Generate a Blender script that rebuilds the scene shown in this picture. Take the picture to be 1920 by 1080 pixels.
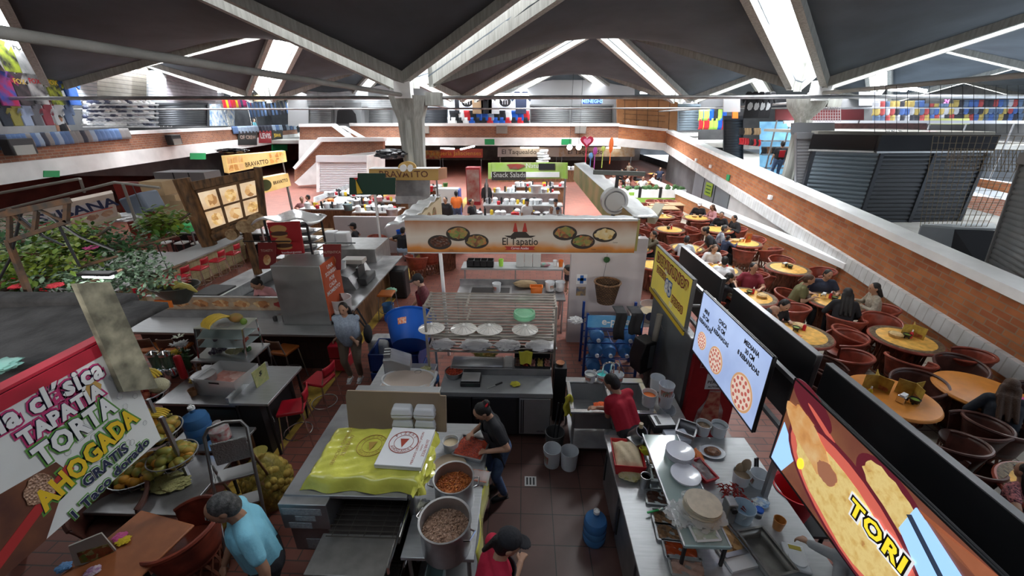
import bpy, math, random
from math import cos, sin
from mathutils import Vector as V3, Matrix
for _o in list(bpy.data.objects): bpy.data.objects.remove(_o)
SC = bpy.context.scene
COL = SC.collection
R = math.radians
PI = math.pi
rnd = random.Random(7); rU = rnd.uniform
# ---------------------------------------------------------------- camera
F, PITCH, YAW, H = 755.0, R(22.65), R(1.75), 4.6
CAM = bpy.data.objects.new('camera', bpy.data.cameras.new('camera'))
COL.objects.link(CAM)
CAM.location = (0, 0, H)
CAM.rotation_euler = (PI/2 - PITCH, 0, YAW)
CAM.data.sensor_width = 36.0
CAM.data.lens = 36.0 * F / 1920
CAM.data.clip_start = 0.05
SC.camera = CAM
# ---------------------------------------------------------------- light and exposure
SC.view_settings.view_transform = 'Standard'
SC.view_settings.look = 'None'
SC.view_settings.gamma = 1.0
SC.view_settings.exposure = 1.5
W_ = bpy.data.worlds.new('sky')
SC.world = W_
W_.use_nodes = True
W_.node_tree.nodes['Background'].inputs[0].default_value = (0.75, 0.87, 1.0, 1)
W_.node_tree.nodes['Background'].inputs[1].default_value = 1.0
SKYLIGHT = 17.0          # daylight behind the roof panes
TUBE = 14.0             # fluorescent tubes
def lamp(name, loc, e, size=0.5, sy=None, col=(1, .97, .92), rot=(0, 0, 0)):
    d = bpy.data.lights.new(name, 'AREA')
    d.energy = e; d.color = col; d.size = size
    if sy: d.shape = 'RECTANGLE'; d.size_y = sy
    o = bpy.data.objects.new(name, d)
    COL.objects.link(o); o.location = loc; o.rotation_euler = rot
    return o
for _x in (-10, -7, -4, -1, 2, 5): lamp('frontal_fill_light', (_x, -3.2, 5.5), 40, 1.5, .15, rot=(PI/2 - .08, 0, 0))   # added fill lights behind the camera, brightening faces turned towards it
# ---------------------------------------------------------------- picture geometry -> places
_cp, _sp, _cy, _sy = cos(PITCH), sin(PITCH), cos(YAW), sin(YAW)
def ray(px, py):
    a, b = (px - 960) / F, -(py - 540) / F
    x, y, z = a, _cp + b*_sp, -_sp + b*_cp
    return V3((x*_cy - y*_sy, x*_sy + y*_cy, z))
def at(px, py, z=None, Y=None, X=None):
    d = ray(px, py)
    t = (z - H)/d.z if z is not None else (Y/d.y if Y is not None else X/d.x)
    return V3((d.x*t, d.y*t, H + d.z*t))
class Plane:                      # a vertical wall plane through two plan points
    def __init__(s, p, q):
        s.p = V3((p[0], p[1], 0)); s.t = (V3((q[0], q[1], 0)) - s.p).normalized()
        s.n = V3((-s.t.y, s.t.x, 0))
    def at(s, px, py, off=0):
        d = ray(px, py); o = V3((0, 0, H)); p = s.p + s.n*off
        return o + d * ((p - o).dot(s.n) / d.dot(s.n))
# ---------------------------------------------------------------- materials
MATS = {}
def mat(name, c=(.5, .5, .5), rough=.5, metal=0.0, var=0.0, vs=6.0, bump=0.0, bs=40.0, emit=0.0, ecol=None, trans=0.0, alpha=1.0, c2=None, coat=0.0, detail=4.0, stretch=None, ior=1.45):
    if name in MATS: return MATS[name]
    m = bpy.data.materials.new(name); m.use_nodes = True
    nt = m.node_tree; b = nt.nodes['Principled BSDF']
    b.inputs['Base Color'].default_value = (*c, 1)
    b.inputs['Roughness'].default_value = rough
    b.inputs['Metallic'].default_value = metal
    b.inputs['IOR'].default_value = ior
    if coat: b.inputs['Coat Weight'].default_value = coat
    if trans: b.inputs['Transmission Weight'].default_value = trans
    if alpha < 1: b.inputs['Alpha'].default_value = alpha
    if emit:
        b.inputs['Emission Color'].default_value = (*(ecol or c), 1)
        b.inputs['Emission Strength'].default_value = emit
    tc = None
    def coord():
        tcn = nt.nodes.new('ShaderNodeTexCoord'); out = tcn.outputs['Object']
        if stretch:
            mp = nt.nodes.new('ShaderNodeMapping'); mp.inputs['Scale'].default_value = stretch
            nt.links.new(out, mp.inputs['Vector']); out = mp.outputs['Vector']
        return out
    if var or c2 or bump: tc = coord()
    if var or c2:
        n = nt.nodes.new('ShaderNodeTexNoise'); n.inputs['Scale'].default_value = vs; n.inputs['Detail'].default_value = detail
        nt.links.new(tc, n.inputs['Vector'])
        r = nt.nodes.new('ShaderNodeValToRGB')
        r.color_ramp.elements[0].position = .35; r.color_ramp.elements[1].position = .65
        lo = c2 or tuple(max(0, x*(1 - var)) for x in c)
        hi = c if c2 else tuple(min(1, x*(1 + var)) for x in c)
        r.color_ramp.elements[0].color = (*lo, 1); r.color_ramp.elements[1].color = (*hi, 1)
        nt.links.new(n.outputs['Fac'], r.inputs['Fac'])
        nt.links.new(r.outputs['Color'], b.inputs['Base Color'])
        if emit: nt.links.new(r.outputs['Color'], b.inputs['Emission Color'])
    if bump:
        n2 = nt.nodes.new('ShaderNodeTexNoise'); n2.inputs['Scale'].default_value = bs; n2.inputs['Detail'].default_value = 3
        nt.links.new(tc, n2.inputs['Vector'])
        bp = nt.nodes.new('ShaderNodeBump'); bp.inputs['Strength'].default_value = bump; bp.inputs['Distance'].default_value = .02
        nt.links.new(n2.outputs['Fac'], bp.inputs['Height']); nt.links.new(bp.outputs['Normal'], b.inputs['Normal'])
    MATS[name] = m
    return m
def brickmat(name, c1, c2, mortar, bw, bh, ms=.012, axes='xz', rough=.75, off=.5, bump=.4, gloss_var=0):
    if name in MATS: return MATS[name]
    m = bpy.data.materials.new(name); m.use_nodes = True
    nt = m.node_tree; b = nt.nodes['Principled BSDF']; b.inputs['Roughness'].default_value = rough
    tc = nt.nodes.new('ShaderNodeTexCoord'); sp = nt.nodes.new('ShaderNodeSeparateXYZ'); cb = nt.nodes.new('ShaderNodeCombineXYZ')
    nt.links.new(tc.outputs['Object'], sp.inputs[0])
    nt.links.new(sp.outputs['XYZ'.index(axes[0].upper())], cb.inputs[0]); nt.links.new(sp.outputs['XYZ'.index(axes[1].upper())], cb.inputs[1])
    t = nt.nodes.new('ShaderNodeTexBrick'); t.offset = off
    t.inputs['Color1'].default_value = (*c1, 1); t.inputs['Color2'].default_value = (*c2, 1); t.inputs['Mortar'].default_value = (*mortar, 1)
    t.inputs['Scale'].default_value = 1; t.inputs['Brick Width'].default_value = bw; t.inputs['Row Height'].default_value = bh
    t.inputs['Mortar Size'].default_value = ms; t.inputs['Bias'].default_value = -.1
    nt.links.new(cb.outputs[0], t.inputs['Vector'])
    n = nt.nodes.new('ShaderNodeTexNoise'); n.inputs['Scale'].default_value = 2.5; n.inputs['Detail'].default_value = 5
    nt.links.new(tc.outputs['Object'], n.inputs['Vector'])
    mx = nt.nodes.new('ShaderNodeMix'); mx.data_type = 'RGBA'; mx.blend_type = 'MULTIPLY'; mx.inputs['Factor'].default_value = .55
    rp = nt.nodes.new('ShaderNodeValToRGB'); rp.color_ramp.elements[0].position = .3; rp.color_ramp.elements[1].position = .62
    rp.color_ramp.elements[0].color = (.6, .58, .56, 1); rp.color_ramp.elements[1].color = (1, 1, 1, 1)
    nt.links.new(n.outputs['Fac'], rp.inputs['Fac'])
    nt.links.new(t.outputs['Color'], mx.inputs['A']); nt.links.new(rp.outputs['Color'], mx.inputs['B'])
    nt.links.new(mx.outputs['Result'], b.inputs['Base Color'])
    bp = nt.nodes.new('ShaderNodeBump'); bp.inputs['Strength'].default_value = bump; bp.inputs['Distance'].default_value = .01; bp.invert = True
    nt.links.new(t.outputs['Fac'], bp.inputs['Height']); nt.links.new(bp.outputs['Normal'], b.inputs['Normal'])
    MATS[name] = m
    return m
def foodmat(name, cols, scale=25, rough=.45, emit=0.0, bump=.6, stretch=None, vw=.55):
    """lumpy food: a voronoi / noise mixture through several colours"""
    if name in MATS: return MATS[name]
    m = bpy.data.materials.new(name); m.use_nodes = True
    nt = m.node_tree; b = nt.nodes['Principled BSDF']; b.inputs['Roughness'].default_value = rough
    tc = nt.nodes.new('ShaderNodeTexCoord'); src = tc.outputs['Object']
    if stretch:
        mp = nt.nodes.new('ShaderNodeMapping'); mp.inputs['Scale'].default_value = stretch
        nt.links.new(src, mp.inputs['Vector']); src = mp.outputs['Vector']
    v = nt.nodes.new('ShaderNodeTexVoronoi'); v.inputs['Scale'].default_value = scale
    n = nt.nodes.new('ShaderNodeTexNoise'); n.inputs['Scale'].default_value = scale*.5; n.inputs['Detail'].default_value = 5
    for q in (v, n): nt.links.new(src, q.inputs['Vector'])
    sep = nt.nodes.new('ShaderNodeSeparateColor'); nt.links.new(v.outputs['Color'], sep.inputs[0])
    ad = nt.nodes.new('ShaderNodeMath'); ad.operation = 'MULTIPLY_ADD'
    nt.links.new(sep.outputs[0], ad.inputs[0]); ad.inputs[1].default_value = vw
    sc = nt.nodes.new('ShaderNodeMath'); sc.operation = 'MULTIPLY'; sc.inputs[1].default_value = 1.05 - vw
    nt.links.new(n.outputs['Fac'], sc.inputs[0]); nt.links.new(sc.outputs[0], ad.inputs[2])
    r = nt.nodes.new('ShaderNodeValToRGB'); k = len(cols)
    while len(r.color_ramp.elements) < k: r.color_ramp.elements.new(.5)
    for i, c in enumerate(cols):
        r.color_ramp.elements[i].position = .15 + .65*i/(k - 1); r.color_ramp.elements[i].color = (*c, 1)
    nt.links.new(ad.outputs[0], r.inputs['Fac']); nt.links.new(r.outputs['Color'], b.inputs['Base Color'])
    if emit:
        nt.links.new(r.outputs['Color'], b.inputs['Emission Color']); b.inputs['Emission Strength'].default_value = emit
    if bump:
        bp = nt.nodes.new('ShaderNodeBump'); bp.inputs['Strength'].default_value = bump; bp.inputs['Distance'].default_value = .02
        nt.links.new(v.outputs['Distance'], bp.inputs['Height']); nt.links.new(bp.outputs['Normal'], b.inputs['Normal'])
    MATS[name] = m
    return m
def flat(name, c, rough=.6): return mat(name, c, rough)
STEEL = mat('brushed_steel', (.46, .47, .48), .5, .85, var=.06, vs=4, bump=.05, bs=80, stretch=(1, 12, 1))
STEELD = mat('dull_steel', (.36, .36, .37), .42, .85, var=.2, vs=3)
CHROME = mat('chrome', (.75, .75, .76), .15, 1.0)
BLACKM = mat('black_metal', (.025, .025, .028), .45, .3)
BLACKP = mat('black_plastic', (.02, .02, .022), .4)
RUSTY = mat('rusty_metal', (.05, .045, .04), .7, .3, c2=(.14, .07, .035), vs=9)
WHITEP = mat('white_plastic', (.8, .81, .82), .4)
WHITEW = mat('white_paint', (.86, .87, .88), .6, var=.07, vs=1.5)
CONC = mat('concrete', (.3, .295, .28), .85, var=.22, vs=1.2, bump=.25, bs=18, detail=8)
CONCL = mat('pale_concrete', (.27, .27, .25), .85, var=.18, vs=2.5, bump=.3, bs=14, stretch=(6, 6, .6), detail=8)
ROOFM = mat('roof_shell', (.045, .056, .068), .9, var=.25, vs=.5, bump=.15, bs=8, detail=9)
PANE = mat('skylight_pane', (.9, .95, 1), .4, emit=SKYLIGHT, ecol=(.93, .97, 1))
PANEM = mat('dimmed_skylight_pane', (.7, .72, .72), .5, emit=SKYLIGHT*.22, ecol=(.95, .97, 1))  # same glass with its glow turned down to darken the near kitchen
PANED = mat('faint_skylight_pane', (.5, .5, .48), .6, emit=SKYLIGHT*.05, ecol=(.95, .95, .92))  # same glass, glow turned down furthest, for the bays behind the camera
TUBEM = mat('tube_light', (1, 1, 1), .4, emit=TUBE, ecol=(.9, .95, 1))
TUBES = mat('shop_tube_light', (1, 1, 1), .4, emit=11, ecol=(.9, .95, 1))
TUBEW = mat('warm_tube_light', (1, 1, 1), .4, emit=TUBE, ecol=(1, .85, .6))
# ---------------------------------------------------------------- mesh builder
class MB:
    def __init__(s): s.v = []; s.f = []; s.m = []; s.mi = 0; s.M = None
    def add(s, vs, fs):
        n = len(s.v)
        for p in vs:
            p = V3(p); s.v.append(s.M @ p if s.M is not None else p)
        for f in fs: s.f.append(tuple(i + n for i in f)); s.m.append(s.mi)
        return s
    def bx(s, x0, x1, y0, y1, z0, z1):
        return s.add([(x0,y0,z0),(x1,y0,z0),(x1,y1,z0),(x0,y1,z0),(x0,y0,z1),(x1,y0,z1),(x1,y1,z1),(x0,y1,z1)],
                     [(0,3,2,1),(4,5,6,7),(0,1,5,4),(1,2,6,5),(2,3,7,6),(3,0,4,7)])
    def box(s, c, d, rz=0, rx=0, ry=0):
        M = Matrix.Translation(c) @ Matrix.Rotation(rz, 4, 'Z') @ Matrix.Rotation(rx, 4, 'X') @ Matrix.Rotation(ry, 4, 'Y')
        x, y, z = d[0]/2, d[1]/2, d[2]/2
        return s.add([M @ V3(p) for p in ((-x,-y,-z),(x,-y,-z),(x,y,-z),(-x,y,-z),(-x,-y,z),(x,-y,z),(x,y,z),(-x,y,z))],
                     [(0,3,2,1),(4,5,6,7),(0,1,5,4),(1,2,6,5),(2,3,7,6),(3,0,4,7)])
    def cyl(s, p, q, r, r2=None, n=12, cap=True):
        p, q = V3(p), V3(q); r2 = r if r2 is None else r2
        d = (q - p).normalized(); a = d.orthogonal().normalized(); b = d.cross(a)
        vs = []
        for c, rr in ((p, r), (q, r2)):
            for i in range(n):
                t = 2*PI*i/n; vs.append(c + (a*cos(t) + b*sin(t))*rr)
        fs = [(i, (i+1) % n, n + (i+1) % n, n + i) for i in range(n)]
        if cap: fs += [tuple(range(n-1, -1, -1)), tuple(range(n, 2*n))]
        return s.add(vs, fs)
    def bar(s, p, q, w, h=None):            # square bar between two points
        p, q = V3(p), V3(q); h = h or w
        d = (q - p).normalized(); up = V3((0,0,1)) if abs(d.z) < .95 else V3((0,1,0))
        a = d.cross(up).normalized()*w/2; b = a.cross(d).normalized()*h/2
        vs = [c + x*a + y*b for c in (p, q) for x, y in ((-1,-1),(1,-1),(1,1),(-1,1))]
        return s.add(vs, [(0,3,2,1),(4,5,6,7),(0,1,5,4),(1,2,6,5),(2,3,7,6),(3,0,4,7)])
    def tube(s, pts, r, n=6, closed=False):
        pts = [V3(p) for p in pts]; N = len(pts); vs = []; fs = []; a = None
        for i, p in enumerate(pts):
            if closed: d = pts[(i+1) % N] - pts[i-1]
            else: d = pts[min(i+1, N-1)] - pts[max(i-1, 0)]
            d.normalize()
            a = d.orthogonal().normalized() if a is None else (a - d*a.dot(d)).normalized()
            b = d.cross(a); rr = r[i] if isinstance(r, (list, tuple)) else r
            for k in range(n):
                t = 2*PI*k/n; vs.append(p + (a*cos(t) + b*sin(t))*rr)
        for i in range(N if closed else N-1):
            j = (i+1) % N
            fs += [(i*n+k, i*n+(k+1) % n, j*n+(k+1) % n, j*n+k) for k in range(n)]
        if not closed: fs += [tuple(range(n-1, -1, -1)), tuple(range((N-1)*n, N*n))]
        return s.add(vs, fs)
    def lathe(s, prof, c=(0,0,0), n=20, a0=0, a1=2*PI, sx=1, sy=1):
        c = V3(c); full = abs(a1 - a0 - 2*PI) < 1e-6; k = n if full else n + 1
        vs = []; fs = []
        for r, z in prof:
            for i in range(k):
                t = a0 + (a1-a0)*i/n; vs.append(c + V3((r*cos(t)*sx, r*sin(t)*sy, z)))
        for j in range(len(prof)-1):
            for i in range(n):
                i2 = (i+1) % k
                fs.append((j*k+i, j*k+i2, (j+1)*k+i2, (j+1)*k+i))
        if full:
            if prof[0][0] > 1e-4: fs.append(tuple(range(k-1, -1, -1)))
            if prof[-1][0] > 1e-4: fs.append(tuple(range((len(prof)-1)*k, len(prof)*k)))
        return s.add(vs, fs)
    def sph(s, c, r, n=10, m=7, M=None):
        if not isinstance(r, (tuple, list)): r = (r, r, r)
        c = V3(c); vs = [V3((0,0,r[2]))]; fs = []
        for j in range(1, m):
            ph = PI*j/m
            for i in range(n):
                t = 2*PI*i/n; vs.append(V3((r[0]*sin(ph)*cos(t), r[1]*sin(ph)*sin(t), r[2]*cos(ph))))
        vs.append(V3((0,0,-r[2]))); L = len(vs)-1
        for i in range(n): fs.append((0, 1+i, 1+(i+1) % n)); fs.append((L, 1+(m-2)*n+(i+1) % n, 1+(m-2)*n+i))
        for j in range(m-2):
            for i in range(n): fs.append((1+j*n+i, 1+(j+1)*n+i, 1+(j+1)*n+(i+1) % n, 1+j*n+(i+1) % n))
        return s.add([c + (M @ p if M else p) for p in vs], fs)
    def prism(s, poly, d):                  # planar polygon pushed along d
        poly = [V3(p) for p in poly]; d = V3(d); n = len(poly)
        nv = V3((0,0,0))
        for i in range(n): nv += (poly[i]-poly[0]).cross(poly[(i+1) % n]-poly[0])
        if nv.dot(d) > 0: poly = poly[::-1]
        return s.add(poly + [p + d for p in poly], [tuple(range(n)), tuple(range(2*n-1, n-1, -1))] + [(i, n+i, n+(i+1) % n, (i+1) % n) for i in range(n)])
    def grid(s, fn, nu, nv, wrap=False):
        vs = [fn(i/nu, j/nv) for i in range(nu+1) for j in range(nv+1)]; k = nv+1
        return s.add(vs, [(i*k+j, (i+1)*k+j, (i+1)*k+j+1, i*k+j+1) for i in range(nu) for j in range(nv)])
    def torus(s, c, R_, r, n=24, k=6, M=None, sx=1, sy=1):
        c = V3(c)
        pts = [V3((R_*cos(2*PI*i/n)*sx, R_*sin(2*PI*i/n)*sy, 0)) for i in range(n)]
        return s.tube([c + (M @ p if M else p) for p in pts], r, k, True)
    def b(s, name, mats, parent=None, loc=(0,0,0), rz=0, k=1, ang=38, bev=0, solid=0, sub=0, frame=None, **tags):
        me = bpy.data.meshes.new(name)
        vs = s.v
        if frame is not None:
            inv = frame.inverted(); vs = [inv @ p for p in vs]
        me.from_pydata([tuple(p) for p in vs], [], s.f)
        if not isinstance(mats, (list, tuple)): mats = [mats]
        for m in mats: me.materials.append(m)
        if len(mats) > 1: me.polygons.foreach_set('material_index', s.m)
        if k:
            me.polygons.foreach_set('use_smooth', [True]*len(me.polygons))
            me.set_sharp_from_angle(angle=R(ang))
        me.update()
        o = bpy.data.objects.new(name, me); COL.objects.link(o)
        if frame is not None: o.matrix_world = frame
        else: o.location = loc; o.rotation_euler = (0, 0, rz)
        if parent is not None: o.parent = parent
        if solid:
            md = o.modifiers.new('s', 'SOLIDIFY'); md.thickness = solid; md.offset = 0
        if bev:
            md = o.modifiers.new('b', 'BEVEL'); md.width = bev; md.segments = 2; md.limit_method = 'ANGLE'
        if sub:
            md = o.modifiers.new('u', 'SUBSURF'); md.levels = sub; md.render_levels = sub
        tag(o, **tags)
        return o
def BX(*a): return MB().bx(*a)
def LA(*a, **k): return MB().lathe(*a, **k)
def CY(*a, **k): return MB().cyl(*a, **k)
def tag(o, label=None, cat=None, group=None, kind=None):
    if label: o['label'] = label
    if cat: o['category'] = cat
    if group: o['group'] = group
    if kind: o['kind'] = kind
    return o
def T(name, label, cat, loc=(0,0,0), rz=0, group=None):
    o = bpy.data.objects.new(name, None); COL.objects.link(o); o.empty_display_size = .1
    o.location = loc; o.rotation_euler = (0, 0, rz)
    return tag(o, label, cat, group)
def dup(root, loc=None, rz=None, label=None, group=None, scale=None):
    def cp(o, par):
        c = o.copy(); COL.objects.link(c)
        if par: c.parent = par
        for ch in o.children: cp(ch, c)
        return c
    r = cp(root, None)
    if loc is not None: r.location = loc
    if rz is not None: r.rotation_euler = (0, 0, rz)
    if scale is not None: r.scale = scale if isinstance(scale, (tuple, list)) else (scale,)*3
    if label: r['label'] = label
    if group: r['group'] = group
    return r
def struct(o): o['kind'] = 'structure'; return o
def frame_of(o, x, z):                     # matrix with local x, z axes given
    x = V3(x).normalized(); z = V3(z); z = (z - x*z.dot(x)).normalized(); y = z.cross(x)
    M = Matrix.Identity(4)
    for i in range(3): M[i][0] = x[i]; M[i][1] = y[i]; M[i][2] = z[i]; M[i][3] = o[i]
    return M
def text(s, parent, M, size, m, name='lettering', ext=.002, off=0.0, align='CENTER', shear=0.0, sp=1.0, sx=1.0):
    """lettering as a flat extruded mesh; M maps text plane (x right, y up) to the parent's space"""
    cu = bpy.data.curves.new('t', 'FONT'); cu.body = s; cu.size = size; cu.extrude = ext; cu.offset = off
    cu.align_x = align; cu.align_y = 'CENTER'; cu.shear = shear; cu.space_character = sp; cu.resolution_u = 2
    o = bpy.data.objects.new('t', cu); COL.objects.link(o)
    me = bpy.data.meshes.new_from_object(o)
    bpy.data.objects.remove(o); bpy.data.curves.remove(cu)
    me.name = name; me.transform(M @ Matrix.Diagonal((sx, 1, 1, 1))); me.materials.clear(); me.materials.append(m)
    ob = bpy.data.objects.new(name, me); COL.objects.link(ob)
    if parent is not None: ob.parent = parent
    return ob
def TX(o, right, up, lift=0.0):            # text frame at point o
    right = V3(right).normalized(); up = V3(up).normalized(); n = right.cross(up)
    M = Matrix.Identity(4)
    for i in range(3): M[i][0] = right[i]; M[i][1] = up[i]; M[i][2] = n[i]; M[i][3] = o[i] + n[i]*lift
    return M
# ================================================================ PEOPLE
SKINS = [mat('skin_tan', (.42, .235, .155), .55), mat('skin_brown', (.3, .155, .095), .55), mat('skin_light', (.52, .32, .23), .55)]
HAIRB = mat('black_hair', (.012, .01, .01), .5, bump=.4, bs=90)
HAIRG = mat('grey_hair', (.09, .088, .085), .6, bump=.4, bs=90, c2=(.025, .025, .025), vs=30)
HAIRBR = mat('brown_hair', (.07, .035, .02), .5, bump=.4, bs=90)
CLOTH = {}
def cloth(name, c, var=.0, c2=None, vs=12): return mat('cloth_' + name, c, .85, var=var, c2=c2, vs=vs, bump=.25, bs=25)
EYEM = mat('eye_dark', (.015, .01, .01), .3); LIPM = mat('lips', (.25, .09, .075), .5)
def remesh(mb, name, m, vox, parent, smooth=4, fac=.6):
    me = bpy.data.meshes.new('tmp'); me.from_pydata([tuple(p) for p in mb.v], [], mb.f); me.update()
    o = bpy.data.objects.new('tmp', me); COL.objects.link(o)
    md = o.modifiers.new('r', 'REMESH'); md.mode = 'VOXEL'; md.voxel_size = vox
    if smooth:
        ms = o.modifiers.new('s', 'SMOOTH'); ms.factor = fac; ms.iterations = smooth
    dg = bpy.context.evaluated_depsgraph_get(); dg.update()
    r = bpy.data.meshes.new_from_object(o.evaluated_get(dg))
    bpy.data.objects.remove(o); bpy.data.meshes.remove(me)
    r.name = name; r.materials.clear(); r.materials.append(m); r.polygons.foreach_set('use_smooth', [True]*len(r.polygons))
    ob = bpy.data.objects.new(name, r); COL.objects.link(ob)
    if parent is not None: ob.parent = parent
    return ob
def capsule(mb, p, q, r1, r2, n=10):
    mb.cyl(p, q, r1, r2, n=n); mb.sph(p, r1, n, 6); mb.sph(q, r2, n, 6)
def ik(s, t, l1, l2, pole):
    s, t = V3(s), V3(t); d = t - s; L = min(d.length, (l1 + l2)*.985); d.normalize(); t = s + d*L
    a = (l1*l1 - l2*l2 + L*L)/(2*L); hh = math.sqrt(max(l1*l1 - a*a, 1e-6))
    pl = V3(pole) - d*V3(pole).dot(d); pl.normalize()
    return s + d*a + pl*hh, t
def person(label, loc, rz=0, sit=False, lean=0.0, turn=0.0, nod=0.0, hands=None, feet=None, top=None, sleeve='short', bottom=None, hair='short', hm=None,
           cap=None, apron=None, skin=0, s=1.0, vox=.018, fat=1.0, group=None, shoes=None, side=0.0, hip=None, legs=True, seat=.46, band=None):
    root = T('person', label, 'person', loc, rz, group)
    root.scale = (s, s, s)
    SK = SKINS[skin]; hm = hm or HAIRB; shoes = shoes or BLACKP; top = top or CLOTHW; bottom = bottom or CLOTHK
    hz = (seat + .06) if sit else .9
    Mu = Matrix.Translation((0, 0, hz)) @ Matrix.Rotation(-R(lean), 4, 'X') @ Matrix.Rotation(R(side), 4, 'Y') @ Matrix.Translation((0, 0, -hz))
    U = lambda x, y, z: Mu @ V3((x, y, z + hz - .9))      # upper body given for a standing figure
    neck = U(0, .01, 1.44)
    Mh = Matrix.Translation(neck) @ Matrix.Rotation(R(turn), 4, 'Z') @ Matrix.Rotation(-R(nod + lean*.55), 4, 'X')
    Hd = lambda x, y, z: Mh @ V3((x, y, z))
    R3 = Mh.to_3x3()
    sh = {1: U(.175*fat**.5, 0, 1.37), -1: U(-.175*fat**.5, 0, 1.37)}
    hands = hands or ((.26, .1, .8), (-.26, .1, .8))
    arm = {}
    for k, sd in ((0, 1), (1, -1)):
        hd = V3(hands[k])
        arm[sd] = ik(sh[sd], hd, .29, .26, (sd*.6, -.5, -.6))
    hips = {1: V3((.09*fat, 0, hz)), -1: V3((-.09*fat, 0, hz))}
    leg = {}
    for k, sd in ((0, 1), (1, -1)):
        if feet: ft = V3(feet[k])
        else: ft = V3((sd*.13, .42, .09)) if sit else V3((sd*.1, 0, .09))
        leg[sd] = ik(hips[sd], ft, .43, .42, (sd*.15, 1, .35 if sit else .0))
    b = MB()
    # head
    b.sph(Hd(0, .015, .15), (.077, .098, .112), 14, 10, R3); b.sph(Hd(0, .045, .085), (.052, .058, .062), 10, 7, R3)
    b.sph(Hd(0, .108, .128), (.016, .02, .024), 8, 6, R3)
    for sd in (1, -1): b.sph(Hd(sd*.08, .0, .135), (.012, .022, .032), 8, 6, R3)
    capsule(b, U(0, -.005, 1.36), Hd(0, 0, .06), .062, .056)
    # trunk
    for x in (-.07, .07):
        capsule(b, U(x*fat, 0, .98), U(x*1.15*fat**.5, .0, 1.26), .105*fat, .105*fat)
    capsule(b, sh[1], sh[-1], .062, .062); capsule(b, U(0, .02*fat, 1.0), U(0, .02, 1.25), .12*fat, .115*fat)
    # arms and hands
    for sd in (1, -1):
        e, w = arm[sd]
        capsule(b, sh[sd], e, .052, .042); capsule(b, e, w, .042, .029)
        d = (w - e).normalized(); up = V3((0, 0, 1)); sidev = d.cross(up)
        sidev = sidev.normalized() if sidev.length > .1 else V3((1, 0, 0)); dn = sidev.cross(d)
        pc = w + d*.045
        for q in (-.024, -.008, .008, .024): capsule(b, w, w + d*.085 + sidev*q, .017, .013, 7)
        for i, (q, L) in enumerate(((-.027, .055), (-.009, .07), (.009, .075), (.027, .06))):
            k1 = w + d*.088 + sidev*q; k2 = k1 + (d*.8 - dn*.5*(1 if dn.z > 0 else -1)).normalized()*L*.5
            k3 = k2 + (d*.35 - dn*.9*(1 if dn.z > 0 else -1)).normalized()*L*.5
            capsule(b, k1, k2, .0095, .009, 6); capsule(b, k2, k3, .009, .008, 6)
        k1 = w + d*.03 - sidev*sd*.022; k2 = k1 - sidev*sd*.03 + d*.03; capsule(b, k1, k2, .013, .011, 6); capsule(b, k2, k2 + d*.03, .011, .009, 6)
        if legs:
            kn, an = leg[sd]; hp = hips[sd]
            capsule(b, hp, kn, .082*fat, .055); capsule(b, kn, an, .055, .036)
            capsule(b, an, an + V3((0, .12, -.055)), .038, .03)
    remesh(b, 'body', SK, vox*.62, root, 3, .5)
    # face
    fm = MB()
    for sd in (1, -1): fm.sph(Hd(sd*.032, .098, .158), (.014, .009, .007), 8, 5, R3); fm.box(Hd(sd*.032, .103, .178), (.034, .008, .007))
    fm.b('eyes', EYEM, root); MB().sph(Hd(0, .1, .078), (.024, .009, .007), 8, 5, R3).b('mouth', LIPM, root)
    # hair
    hb = MB()
    if hair != 'bald':
        hb.sph(Hd(0, -.012, .178), (.086, .1, .095), 14, 9, R3); hb.sph(Hd(0, -.035, .13), (.083, .078, .1), 14, 9, R3)
        if hair in ('long', 'bob'):
            for x in (-.065, 0, .065): capsule(hb, Hd(x, -.05, .12), Hd(x*1.25, -.085, -.03), .045, .04)
        if hair == 'long':
            for x in (-.06, 0, .06): capsule(hb, Hd(x*1.2, -.08, .0), U(x*1.4, -.13, 1.12), .045, .03)
        if hair == 'tail': capsule(hb, Hd(0, -.1, .17), Hd(0, -.16, .02), .035, .02)
        if hair == 'bun': hb.sph(Hd(0, -.11, .19), .05, 10, 7)
        remesh(hb, 'hair', hm, vox*.7, root, 2, .5)
    else:
        hb.sph(Hd(0, -.05, .12), (.08, .055, .075), 12, 8, R3); remesh(hb, 'hair', hm, vox*.7, root, 2, .5)
    if cap:
        cb = MB(); cb.sph(Hd(0, -.005, .2), (.092, .108, .082), 14, 9, R3)
        cb.M = Mh @ Matrix.Translation((0, .12, .185)); cb.sph((0, 0, 0), (.07, .075, .012), 12, 6); cb.M = None
        remesh(cb, 'cap', cap, vox*.6, root, 1)
    if band:
        MB().torus(Hd(0, -.09, .2), .045, .016, 14, 6, R3).b('hair_band', band, root)
    # shirt
    t = MB(); f = 1.0
    for x in (-.07, .07): capsule(t, U(x*fat, 0, .93), U(x*1.15*fat**.5, 0, 1.26), .118*fat, .119*fat)
    capsule(t, U(0, .02*fat, .93), U(0, .02, 1.25), .13*fat, .128*fat); capsule(t, U(.16*fat**.5, 0, 1.375), U(-.16*fat**.5, 0, 1.375), .07, .07)
    for sd in (1, -1):
        e, w = arm[sd]
        if sleeve == 'short': capsule(t, sh[sd], sh[sd].lerp(e, .62), .07, .064)
        elif sleeve == 'long': capsule(t, sh[sd], e, .068, .056); capsule(t, e, e.lerp(w, .93), .056, .042)
    remesh(t, 'shirt', top, vox, root, 4)
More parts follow.
